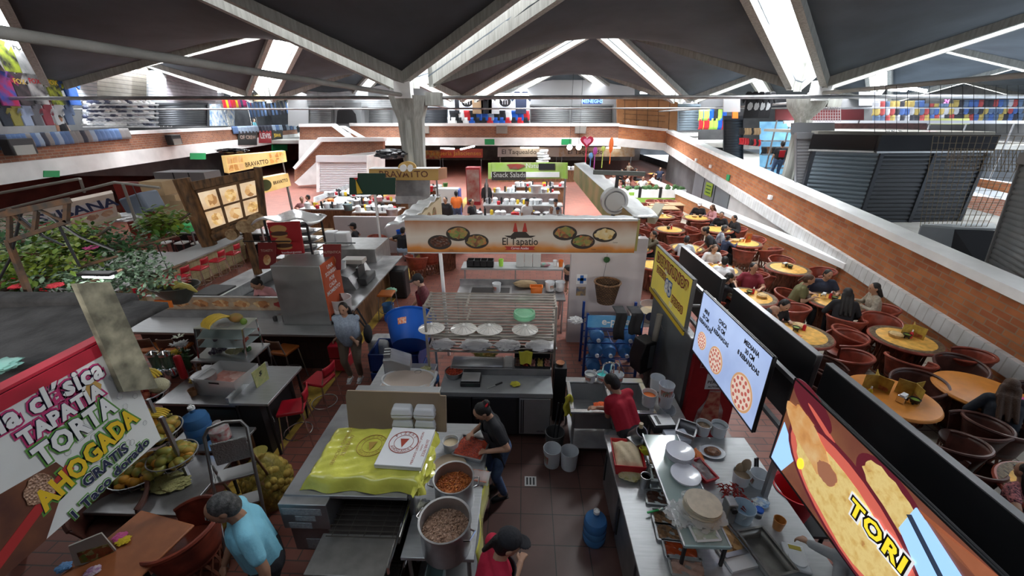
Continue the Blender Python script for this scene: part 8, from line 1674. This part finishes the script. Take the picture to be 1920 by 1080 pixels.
WM = mat('mesh_tan', (.2, .165, .11), .6, .3); WMG = mat('mesh_grey', (.4, .37, .38), .5, .3)
mesh_panel('pale wire mesh panel right of the hanging black T-shirts', fq(1500, 178, 1576, 228, 17), 16, 9, WMG); mesh_panel('tan wire mesh fence in front of the black kiosk', Quad(at(1750, 255, Y=11.5), at(1935, 255, Y=9.5), at(1725, 425, Y=11.5), at(1850, 425, Y=9.5)), 14, 14, WM, .006); mesh_panel('fine tan mesh band across the right opening', Quad(at(1780, 278, Y=10.8), at(1935, 282, Y=9.4), at(1775, 316, Y=10.8), at(1935, 325, Y=9.4)), 24, 6, WM, .006); mesh_panel('tall thin-wired screen along the right shops', fq(1640, 160, 1930, 250, 13), 14, 3, BLACKM, .006)
gx = T('grey_box', 'low grey sheet-metal counter behind the ramp coping', 'counter'); q = Quad(at(1728, 424, Y=10.6), at(1790, 430, Y=10.3), at(1712, 478, Y=10.6), at(1778, 490, Y=10.3)); q.board('end_panel', GREYP, gx, .1); MB().prism([q.p(0, 1), q.p(1, 1), at(1868, 432, Y=10.3), at(1862, 422, Y=10.9)], (0, 0, .05)).b('top', mat('grey_top', (.32, .36, .38), .5), gx); MB().prism([q.p(1, 1), q.p(1, 0), at(1850, 520, Y=10.0), at(1866, 433, Y=10.2)], (0, .05, 0)).b('grille', BLACKM, gx)
shutter('large slanting grey shutter at the right edge', Quad(at(1922, 300, Y=8.9), at(2010, 300, Y=7.6), at(1845, 520, Y=8.9), at(1935, 590, Y=7.6)), SHG, 22)
struct(Quad(at(1815, 332, Y=17), at(1935, 350, Y=16), at(1805, 352, Y=17), at(1935, 382, Y=16)).board('wall_far_right_parapet', BRICKO, None, .2)); struct(Quad(at(1808, 345, Y=16.9), at(1935, 372, Y=15.9), at(1805, 355, Y=16.9), at(1935, 388, Y=15.9)).board('trim_far_right_band', WHITEW, None, .2)); struct(Quad(at(1700, 355, Y=18), at(1935, 380, Y=17), at(1690, 440, Y=18), at(1935, 470, Y=17)).board('wall_far_right_brick', BRICKR, None, .2))
for px, lb in ((1405, 'first black printed T-shirt on the rail by the right column'), (1417, 'second black printed T-shirt on the rail by the right column'), (1428, 'third black printed T-shirt on the rail by the right column'), (1438, 'last black printed T-shirt on the rail by the right column')): shirt(lb, px, 197, .55, .95, CLOTHK, 17.5 + (px - 1405)*.012, plane=False, mark=FC[5], group='black T-shirts on the rail')
bthing('grey_hanging_board', 'pale grey board beside the black T-shirts', 'panel', fq(1357, 184, 1388, 210, 19), mat('board_pale_grey', (.3, .3, .31), .6)); bthing('orange_tag_board', 'small orange card under the pale grey board', 'card', fq(1374, 210, 1384, 222, 18.9), ORP)
t = T('figurine_stall', 'bluish lit figurine stall with shelves of small black goods', 'stall'); q = fq(1425, 228, 1492, 330, 23); q.board('back_wall', mat('lit_blue_wall', (.2, .45, .65), .6, emit=.35, ecol=(.2, .45, .7), c2=(.12, .3, .5), vs=2), t)
for v in (.15, .4, .65): q.board('shelf', STEELD, t, .3, 0, 1, v, v + .02, .3)
row_stuff('figurine', ['%s figurine in the bluish stall' % a for a in ('black', 'red', 'tan')], 'figurine', 1390, 1425, (240, 240), 0, 8, [BLACKP, REDP, CARDL], .2, .2, .3, 'goods hung at the bluish stall', Y=21); row_stuff('figurine', ['%s figurine lower in the bluish stall' % a for a in ('black', 'red', 'tan')], 'figurine', 1390, 1425, (258, 262), 0, 8, [BLACKP, REDP, CARDL], .2, .2, .3, 'goods hung low at the bluish stall', Y=21); row_stuff('figurine', ['%s toy on the shelf of the bluish stall' % a for a in ('black', 'brown')], 'figurine', 1430, 1490, (275, 275), 0, 7, [BLACKP, WOODB], .25, .2, .35, 'toys on the bluish stall shelf', Y=22.4)
t = T('spot_lamp', 'bright white lamp over the bluish stall', 'lamp', at(1482, 232, Y=20)); MB().sph((0, 0, 0), .12).b('bulb', TUBEM, t)
person_w('man in a black T-shirt with a red back print standing at the bluish stall', (11.55, 19.5, 1.95), 80, top=CLOTHK, bottom=CLOTHJ, vox=.024, s=1.05, fat=1.1); tag(MB().box((0, 0, 0), (.26, .02, .3)).b('back_print', REDP, bpy.data.objects['shirt'] if False else None, loc=(11.5, 19.3, 3.2), bev=.05), 'red print on the back of the black T-shirt at the bluish stall', 'print')
crumple('big white bag of goods beside the man at the bluish stall', 'goods_bag', 'bag', (10.95, 19.5, 1.9), (.3, .25, .5), BAGW, 150, .25)
row_stuff('cap', ['%s cap in the shop behind the ramp' % a for a in ('red', 'blue', 'lime', 'black')], 'cap', 1318, 1358, (205, 205), 0, 5, [REDP, BLUEC, mat('lime_green', (.4, .75, .1), .4), BLACKP], .7, .3, .7, 'caps in the shop behind the ramp', Y=30); row_stuff('cap', ['%s cap lower in the shop behind the ramp' % a for a in ('red', 'blue', 'lime', 'black')], 'cap', 1318, 1358, (222, 222), 0, 5, [REDP, BLUEC, mat('lime_green', (.4, .75, .1), .4), BLACKP], .7, .3, .7, 'lower caps in the shop behind the ramp', Y=30)
# far right shops with bright stock
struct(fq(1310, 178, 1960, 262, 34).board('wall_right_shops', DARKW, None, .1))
bthing('white_panel_sheet', 'white slatted sheet left of the coloured T-shirt stacks', 'panel', fq(1612, 172, 1648, 198, 27), SHW)
SC_ = [cloth('stk%d' % i, c) for i, c in enumerate(((.3, .05, .05), (.05, .1, .28), (.35, .26, .08), (.35, .35, .38), (.03, .03, .04), (.08, .12, .2)))]; SL_ = ('red', 'blue', 'mustard', 'white', 'black', 'green')
for y, nm in ((190, 'top'), (203, 'second'), (216, 'third')): row_stuff('folded_garment', ['%s garment stacked on the %s row of the far right shop' % (a, nm) for a in SL_], 'garment', 1640, 1918, (y, y - 4), 0, 30, SC_, .34, .3, .36, 'stock on the %s row of the far right shop' % nm, Y=24)
t = T('neon_sign', 'small pink neon sign in the far right shop', 'sign'); q = fq(1735, 176, 1788, 194, 23.5); q.board('panel', BLACKP, t); NE = mat('neon_pink', (1, .1, .8), .4, emit=3.0); q.text('TATTOO', t, .45, .7, .26, NE, .01, sx=1.4); q.text('24', t, .75, .2, .26, NE, .01)
for x0, x1, y0, y1, lb in ((1668, 1699, 167, 169, 'left lit tube of the far right shops'), (1700, 1736, 164, 171, 'right lit tube of the far right shops')): t = T('tube_lamp', lb, 'lamp'); CY(at(x0, y0, Y=20), at(x1, y1, Y=20), .07).b('tube', TUBES, t)
bthing('number_strip', 'yellow-green strip below the far right shop stock', 'sign', fq(1745, 222, 1818, 233, 22), mat('strip_lime', (.4, .42, .12), .5)); bthing('red_strip', 'dull red strip behind the pale wire mesh', 'panel', fq(1455, 205, 1620, 225, 20), mat('dull_red', (.16, .03, .035), .6)); bthing('white_ledge', 'white ledge beneath the pale wire mesh', 'ledge', fq(1470, 226, 1920, 232, 21), SHW)
# ================================================================ FAR FLOOR: stalls beyond the column
def lit_sign(label, q, words, size, bg, fg, emit=None, name='stall_sign', sx=1.1, u=.5, v=.5, th=.25):
    t = T(name, label, 'sign'); q.board('box', bg, t, th); 
    for u_ in (.04, .96): p_ = q.p(u_, .1, -th*.6); CY((p_.x, p_.y, 0), p_, .03, n=6).b('post', STEELD, t)
    if words: q.text(words, t, u, v, size, fg, .006, off=.004, sx=sx)
    return t
TANS = mat('bravatto_tan', (.5, .32, .1), .5); BRN = mat('print_brown', (.12, .04, .02), .5); LITY = mat('lit_amber', (.7, .45, .15), .5, emit=.3, c2=(.8, .58, .25), vs=1.5)
q = fq(692, 316, 822, 338, 14.0); tag(fq(742, 337, 806, 382, 14.15).board('back_panel_sheet', STEELD, None, .05), 'steel sheet closing the stall below the tan BRAVATTO sign', 'sheet'); t = lit_sign('tan BRAVATTO stall sign in front of the concrete column', q, 'BRAVATTO', .3, TANS, BRN); q.board('white_edge', WHITEW, t, .4, 0, 1, .97, 1.03, .03); q.blob(.55, 1.1, .13, .5, -.05, .06).b('emblem_arch', TANS, t); q.blob(.5, 1.05, .05, .3, .02, .05).b('emblem_cup', WHITEP, t); q.blob(.6, 1.05, .04, .3, .02, .05).b('emblem_cup', WHITEP, t)
tag(Quad(at(822, 316, Y=14), at(838, 314, Y=15.5), at(822, 338, Y=14), at(838, 334, Y=15.5)).board('sign_end', mat('end_print', (.3, .12, .05), .5), None, .1), 'brown printed end panel of the tan stall sign', 'sign')
q = Quad(at(422, 293, Y=17.2), at(535, 283, Y=19.8), at(428, 325, Y=17.2), at(538, 303, Y=19.8)); t = lit_sign('lit amber BRAVATTO box sign with six pastry pictures, upper one', q, 'BRAVATTO', .27, LITY, BRN, u=.47, v=.3, sx=.8)
for u0 in (.02, .1, .18, .7, .79, .88): [q.board('picture', foodmat('pastry', [(.4, .12, .03), (.7, .35, .1), (.75, .5, .25)], 5, emit=.25, bump=0), t, .01, u0, u0 + .07, v0, v0 + .38, .012) for v0 in (.08, .54)]
q = Quad(at(480, 336, Y=14), at(540, 325, Y=15.4), at(486, 365, Y=14), at(546, 348, Y=15.4)); t = lit_sign('lit cream BRAVATTO sign with a green emblem, lower one', q, 'BRAVATTO', .16, LITY, BRN, u=.7, v=.5, sx=.85); q.blob(.22, .5, .18, .38, .01, .01).b('emblem', mat('emblem_green', (.12, .14, .04), .5), t)
t = T('green_board', 'dark green stepped board on a pole with a yellow pennant', 'board'); q = fq(655, 325, 741, 365, 12.2); GD = mat('board_green', (.008, .045, .028), .6); MB().prism([q.p(*a) for a in ((0, 0), (1, 0), (1, .8), (.78, .8), (.78, 1), (.18, 1), (.18, .8), (0, .8))], V3((0, .05, 0))).b('board', GD, t); CY(q.p(.55, 0), (q.p(.55, 0).x, 12.2, .9), .035).b('pole', WHITEW, t); MB().prism([q.p(.15, .72, .03), q.p(.18, .05, .03), q.p(.3, .08, .03)], (0, -.02, 0)).b('pennant', mat('pennant_yellow', (.65, .42, .03), .6), t); MB().prism([q.p(.1, .78, .03), q.p(.2, .82, .03), q.p(.17, .7, .03)], (0, -.02, 0)).b('red_ribbon', REDP, t)
sk_ = T('shutter_kiosk', 'white kiosk with a closed white roller shutter beneath the stair', 'kiosk'); q = fq(600, 302, 690, 360, 27); MB().grid(lambda u, v: q.p(u, v, .05*abs(sin(PI*18*v))), 1, 72).b('shutter', SHW, sk_); fq(592, 292, 688, 304, 26.8).board('head_box', SHW, sk_, .4); [q.board('side_rail', WHITEW, sk_, .3, *a, 0, 1, .1) for a in ((-.06, 0), (1, 1.05))]; Quad(at(690, 292, Y=26.8), at(722, 285, Y=30), at(690, 350, Y=26.8), at(722, 325, Y=30)).board('side_wall', WHITEW, sk_, .1)
# stair at the back left: brick cheek walls with white copings
def cheek(name, px, Y, m, th=.35): struct(MB().prism([at(x, y, Y=Y) for x, y in px], (0, th, 0)).b(name, m))
cheek('wall_stair_upper', ((562, 236), (622, 236), (657, 262), (600, 262), (562, 262)), 31.5, BRICKR); cheek('trim_stair_upper', ((560, 232), (626, 232), (662, 259), (655, 263), (622, 237), (560, 238)), 31.2, WHITEW); cheek('trim_stair_rail', ((636, 236), (644, 236), (684, 259), (676, 260)), 32.5, WHITEW); cheek('trim_stair_band', ((560, 262), (640, 262), (600, 300), (560, 330)), 31.4, PLASTER)
cheek('wall_stair_lower', ((600, 264), (718, 264), (718, 284), (640, 292), (600, 296), (552, 342), (552, 315)), 29.6, BRICKR, .5); cheek('trim_stair_lower', ((596, 258), (718, 258), (718, 265), (602, 266), (553, 318), (549, 314)), 29.3, WHITEW, .8); cheek('trim_stair_foot', ((640, 291), (718, 283), (718, 292), (640, 300)), 29.4, PLASTER); cheek('wall_stair_plaster', ((552, 342), (600, 297), (604, 345), (560, 348)), 29.5, PLASTER)
# counters, goods, people on the far floor
def fcounter(label, px0, px1, py, z, d, m=STEELD, base=WOODB):
    a, b2 = at(px0, py, z), at(px1, py, z); t = T('stall_counter', label, 'counter', (0, 0, 0)); BX(a.x, b2.x, a.y, a.y + d, z - .05, z).b('top', m, t); BX(a.x + .1, b2.x - .1, a.y + .08, a.y + d, 0, z - .05).b('base', base, t)
    for nm, m_, r_, h_, k_ in (('steel pot', STEELD, .16, .22, 4), ('white tub', TUBW, .13, .26, 5), ('dark bottle', BLACKP, .05, .3, 5), ('red tin', REDP, .09, .16, 3), ('yellow jar', YLW, .07, .2, 3)):
        src = None
        for _ in range(k_):
            lc_ = (rU(a.x + .2, b2.x - .2), a.y + rU(.15, d - .15), z); src = tag(LA([(0.001, 0), (r_*.85, 0), (r_, h_*.8), (r_*.6, h_), (0.001, h_)], n=12).b(nm.replace(' ', '_'), m_, loc=lc_), nm + ' standing on the ' + label, 'container', 'goods on the ' + label) if src is None else dup(src, lc_)
    return t
WC = mat('white_counter', (.55, .55, .55), .5)
fcounter('white counter behind the low white wall', 660, 742, 398, .95, .9, WC); fcounter('steel counter beneath the tan BRAVATTO sign', 690, 830, 378, .95, .8); fcounter('steel counter at the left of the green board', 560, 660, 392, .95, .7, STEEL); fcounter('steel counter of the green salad stall', 905, 1055, 385, 1.0, .8, STEEL, STEELD); fcounter('near steel counter of the taco stall behind the long sign', 880, 1060, 408, .95, .8, STEELD, STEELD); fcounter('far steel counter in the green salad stall', 920, 1050, 362, 1.05, .8, STEEL, STEELD)
for lb, x0, x1, py, mm in (('steel counter at the foot of the white shutter kiosk', 604, 690, 368, STEEL), ('low white counter in the middle of the back aisle', 772, 840, 356, WC), ('steel counter behind the orange fluted basket', 640, 700, 384, STEELD), ('dark counter deep in the back hall', 930, 1080, 318, STEELD), ('long steel counter by the foil-topped side sign', 960, 1062, 350, STEEL)): fcounter(lb, x0, x1, py, .95, .7, mm)
t = T('long_steel_bar', 'long slanting steel bar with red bowls running back on the left', 'bar'); mb = MB().prism([at(605, 388, .95), at(640, 388, .95), at(668, 355, .95), at(655, 352, .95)], (0, 0, -.06)).b('top', STEEL, t); MB().prism([at(590, 380, .95), at(655, 352, .95), at(655, 345, 1.1), at(590, 370, 1.15)], (-.05, 0, 0)).b('splash', STEELD, t)
p0, p1 = at(600, 382, .95), at(655, 352, .95); MB().prism([(p0.x, p0.y, 0), (p1.x, p1.y, 0), (p1.x, p1.y, .89), (p0.x, p0.y, .89)], (-.3, 0, 0)).b('base', WOODB, t)
q = fq(921, 305, 1060, 335, 19.5); LIME = mat('lime_sign', (.32, .52, .08), .5, c2=(.4, .5, .2), vs=2); t = T('green_stall', 'lime green stall sign with berries, a black board and white strip', 'sign'); q.board('board', LIME, t, .1, lift=0); q.board('white_strip', WHITEW, t, .05, 0, .92, .1, .42, .05); fq(922, 322, 986, 338, 19.2).board('black_board', mat('chalk_black', (.035, .03, .025), .6), t, .06); q.text('Snack Salads', t, .25, .3, .33, mat('chalk_white', (.5, .5, .48), .6), .4, sx=.9); q.blob(.33, .78, .12, .17, .01, .02, 14, .2).b('printed_berries', foodmat('berries', [(.15, .02, .02), (.35, .05, .04), (.2, .1, .08)], 5, bump=0), t); q.text('Natural', t, .6, .8, .3, PAPER, .01); q.board('menu_screen', BLACKP, t, .05, .64, .86, .55, .95, .03); [q.board('lime_end', LIME, t, .08, *a, .0, 1, .08) for a in ((-.04, 0), (1, 1.03))]
for px in (912, 1060): CY(at(px, 335, Y=19.6), (at(px, 335, Y=19.6).x, 19.6, 0), .05).b('post', STEELD, t)
gcs = make_stool(mat('white_slat', (.55, .58, .56), .5), mat('white_slat', (.55, .58, .56), .5), .66, mat('green_frame', (.05, .25, .08), .5))
for i, px in enumerate((930, 950, 972, 995, 1020, 1042)): p = at(px, 395, .66); stool(gcs, 'gc', p.x, p.y, PI, 'white slatted stool on a green frame, %s along the green stall' % ('first', 'second', 'third', 'fourth', 'fifth', 'sixth')[i], 'white slatted stools at the green stall')
def fp_(label, px, py, z, face_, **k): p = at(px, py, z); person_w(label, (p.x, p.y, 0), face_, vox=.03, **k)
fp_('man in an orange T-shirt reaching up to the stall sign post', 855, 360, 1.65, 100, top=CLOTHOR, bottom=CLOTHJ, hands=None); fp_('man in black with glasses bending beside the man in orange', 838, 372, 1.6, 250, top=CLOTHK, sleeve='long', lean=12)
fp_('dark-haired person in black at the taco stall entrance', 884, 378, 1.6, 330, top=CLOTHK, hair='bun'); fp_('cook in a white T-shirt with black cap, alone on the left', 988, 375, 1.65, 300, top=CLOTHW, cap=CLOTHK); fp_('cook in a white T-shirt in the middle of the taco stall', 1042, 376, 1.65, 280, top=CLOTHW, cap=CLOTHK); fp_('shorter cook in white standing in front of another cook', 1034, 388, 1.55, 270, top=CLOTHW, s=.92); fp_('cook with dark cap at the right of the white-clad cooks', 1046, 390, 1.5, 250, top=CLOTHW, cap=CLOTHN, s=.9); fp_('woman in black carrying a white umbrella shape in the far aisle', 912, 345, 1.6, 90, top=CLOTHK, hair='long', sleeve='long')
fp_('person in a pink top seated by the left counter', 566, 376, 1.15, 300, sit=True, top=CLOTHPK); fp_('person in pale pink beside the pink-topped one', 578, 372, 1.15, 200, sit=True, top=cloth('salmon', (.5, .3, .25)))
for i, (px, py, m_, lb) in enumerate(((1150, 330, CLOTHW, 'white'), (1165, 322, CLOTHK, 'black'), (1178, 332, CLOTHW, 'cream'), (1192, 320, CLOTHK, 'dark'), (1206, 336, CLOTHW, 'pale'), (1225, 330, CLOTHW, 'off-white'), (1140, 340, CLOTHRED, 'red'), (1238, 318, CLOTHN, 'navy'), (1180, 308, CLOTHBE, 'beige'), (1160, 345, CLOTHPK, 'pink'))): fp_('diner in %s seated in the dim hall under the upper floor, %s' % (lb, ('by the pillar', 'further in', 'at the front', 'by the middle', 'near the ramp', 'at the right', 'at the left front', 'deep inside', 'in the middle back', 'behind the planter')[i]), px, py, 1.15, rU(180, 360), sit=True, top=m_)
for i, (px, py) in enumerate(((1150, 338), (1176, 328), (1205, 342), (1228, 326))): p = at(px, py, .75); eq_table(p.x, p.y, 'dim round table in the hall under the upper floor, %s from the left' % ('first', 'second', 'third', 'fourth')[i])
# hall signs, lamps, balloons
for x0, x1, y0, y1, Y, tx, bg, fg, lb in ((826, 905, 279, 296, 40, 'Taqueria Jaliscienses', mat('sign_red_orange', (.45, .05, .02), .5), mat('print_orange', (.7, .3, .03), .5), 'red-orange taco sign in the back hall'), (785, 826, 282, 298, 41, '', mat('sign_red_food', (.35, .03, .03), .5, c2=(.5, .35, .1), vs=3), PAPER, 'red sign with round food pictures in the back hall'), (933, 1048, 276, 294, 38, 'El Taquealdo', mat('sign_grey_white', (.38, .36, .36), .5), BLACKP, 'pale grey taco sign in the back hall'), (1048, 1190, 276, 294, 38, 'El Taquealdo', mat('sign_grey_food', (.4, .38, .36), .5, c2=(.35, .25, .15), vs=3), BLACKP, 'pale food sign at the right of the back hall')): lit_sign(lb, fq(x0, y0, x1, y1, Y), tx, .55, bg, fg, u=.35)
for i, (px0, px1, y0, y1, Y, m_) in enumerate(((826, 852, 278, 279, 36, TUBEM), (863, 890, 280, 274, 36, TUBEM), (976, 1010, 277, 277, 37, TUBEW), (1137, 1163, 277, 277, 37, TUBEW))): t = T('tube_lamp', 'lit tube under the back slab, %s from the left' % ('first', 'second', 'third', 'fourth')[i], 'lamp'); CY(at(px0, y0, Y=Y), at(px1, y1, Y=Y), .06).b('tube', TUBES if i < 2 else m_, t); [CY(at(x_, y_, Y=Y), at(x_, y_, Y=Y) + V3((0, 0, .6)), .015, n=5).b('hanger', BLACKP, t) for x_, y_ in ((px0, y0), (px1, y1))]
for px, c_, lb in ((1068, TUBEM, 'white bulb left of the heart balloon'), (1085, TUBEW, 'warm bulb nearest the heart balloon')): t = T('bulb_lamp', lb, 'lamp', at(px, 276, Y=29)); MB().sph((0, 0, 0), .18, 12, 8).b('bulb', c_, t); MB().tube([(0, 0, .15), (0, 0, 5)], .012, 5).b('wire', BLACKP, t)
PKL = mat('balloon_red', (.45, .02, .06), .35); ht = T('heart_balloon', 'big red and pink heart balloon on a stick', 'balloon', at(1100, 265, Y=28))
for s_, m_, l in ((.42, PKL, 0), (.24, mat('balloon_pink', (.75, .25, .42), .35), -.1)):
    mb = MB(); P = []
    for i in range(28): a = 2*PI*i/28; P.append(V3((16*sin(a)**3, 0, 13*cos(a)-5*cos(2*a)-2*cos(3*a)-cos(4*a)))*s_/16 + V3((0, l, 0)))
    mb.prism(P, (0, -.16, 0)).b('heart', m_, ht, bev=.05)
CY((0, -.05, -.4), (0, -.05, -1.4), .04).b('stick', PKL, ht)
for px, py, h_, m_, lb in ((1116, 283, .5, mat('balloon_purple', (.35, .06, .3), .4), 'purple toy balloon right of the heart'), (1131, 279, .35, mat('balloon_lime', (.4, .5, .1), .4), 'lime green toy balloon'), (1146, 272, 1.0, mat('balloon_orange', (.7, .15, .03), .4), 'tall orange toy balloon'), (1108, 292, .4, mat('balloon_blue', (.1, .25, .5), .4), 'small blue toy balloon')): t = T('toy_balloon', lb, 'balloon', at(px, py, Y=28)); MB().sph((0, 0, 0), (.15, .12, h_*.5), 10, 8).b('balloon', m_, t); CY((0, 0, -h_*.5), (0, 0, -1.2), .03).b('stick', m_, t)
t = T('foam_stack', 'leaning stack of white foam trays above the green stall', 'trays', at(1018, 300, Y=22)); [MB().box((.06*sin(k*1.9), 0, -.45 + k*.13), (.55, .4, .1), rz=k*.2).b('tray', FOAM, t, bev=.02) for k in range(8)]
t = T('tall_fridge', 'tall red and white drinks fridge in the far aisle', 'fridge', (at(888, 385, 0).x, 24, 0)); BX(-.4, .4, -.4, .4, 0, 2.1).b('cabinet', mat('fridge_red2', (.35, .02, .03), .4), t); BX(-.36, .36, -.42, -.4, .2, 2.0).b('door', mat('fridge_print', (.4, .3, .28), .4, c2=(.3, .06, .05), vs=2), t)
t = T('white_fridge', 'white and blue drinks cabinet behind the man in orange', 'fridge', (at(868, 390, 0).x, 18.5, 0)); BX(-.5, .5, -.3, .3, 0, 1.75).b('cabinet', WC, t); BX(.5, .55, -.3, .3, 0, 1.7).b('blue_side', BLUEC, t)
for i, (px, py, z, m_, lb, s_) in enumerate(((685, 428, 1.0, STEELD, '', 0), (620, 376, 1.1, ORP, 'orange fluted basket near the green board', .16), (652, 386, 1.1, mat('teal_grey', (.1, .15, .16), .4), 'dark grey steel bin left of the green board pole', .2), (735, 396, 1.1, STEELD, 'steel tray of dishes behind the low white wall', .25), (835, 345, 1.2, mat('leaf_green', (.08, .2, .05), .6), 'green plant over the white drinks cabinet', .15), (806, 352, 1.1, REDP, 'red basin beneath the tan sign', .2), (748, 375, 1.2, BLUEW, 'blue water bottles by the steel counter', .16), (770, 300, 2.9, BLUEC, 'blue crate on top of the tan stall sign', .25), (712, 372, 1.1, CLOTHPK, 'pink bundle left of the water bottles', .14), (792, 372, 1.1, STEELD, 'dull steel pot right of the water bottles', .18), (930, 355, 1.2, YLW, 'yellow boxes on the far green stall counter', .15), (1005, 352, 1.3, STEEL, 'steel food warmer on the far green stall counter', .3))):
    if s_: p = at(px, py, z); tag(LA([(0.001, 0), (s_*.8, 0), (s_, s_*1.4), (s_*.9, s_*1.4), (0.001, s_*1.2)], n=14).b('container' if i not in (4, 8) else 'bundle', m_, loc=(p.x, p.y, p.z - s_)), lb, 'container')
crumple('shiny black bag heap on top of the tan stall sign', 'bin_bag', 'bag', at(733, 298, Y=14.6), (.5, .3, .35), mat('bin_bag', (.03, .03, .035), .25, bump=.5), 160, .4); crumple('black bag lying on the upper amber sign', 'bin_bag', 'bag', at(437, 287, Y=17.4), (.6, .3, .2), mat('bin_bag', (.03, .03, .035), .25, bump=.5), 161, .4)
for i, (x, y, f) in enumerate(((4.0, 14.2, 200), (4.4, 15.8, 160), (4.2, 17.6, 190), (4.7, 19.0, 170))): equipal(x, y, f, 'red-brown equipal chair beside the foil-topped side sign, %s from the near end' % ('first', 'second', 'third', 'fourth')[i])
for i, (px, py) in enumerate(((700, 395), (725, 392), (755, 392), (780, 392))): p = at(px, py - 4, .66); stool(ST_W, 'sw', p.x, p.y, 0, 'white-seated stool with maroon frame below the tan sign, %s from the left' % ('first', 'second', 'third', 'fourth')[i], 'white stools below the tan sign')
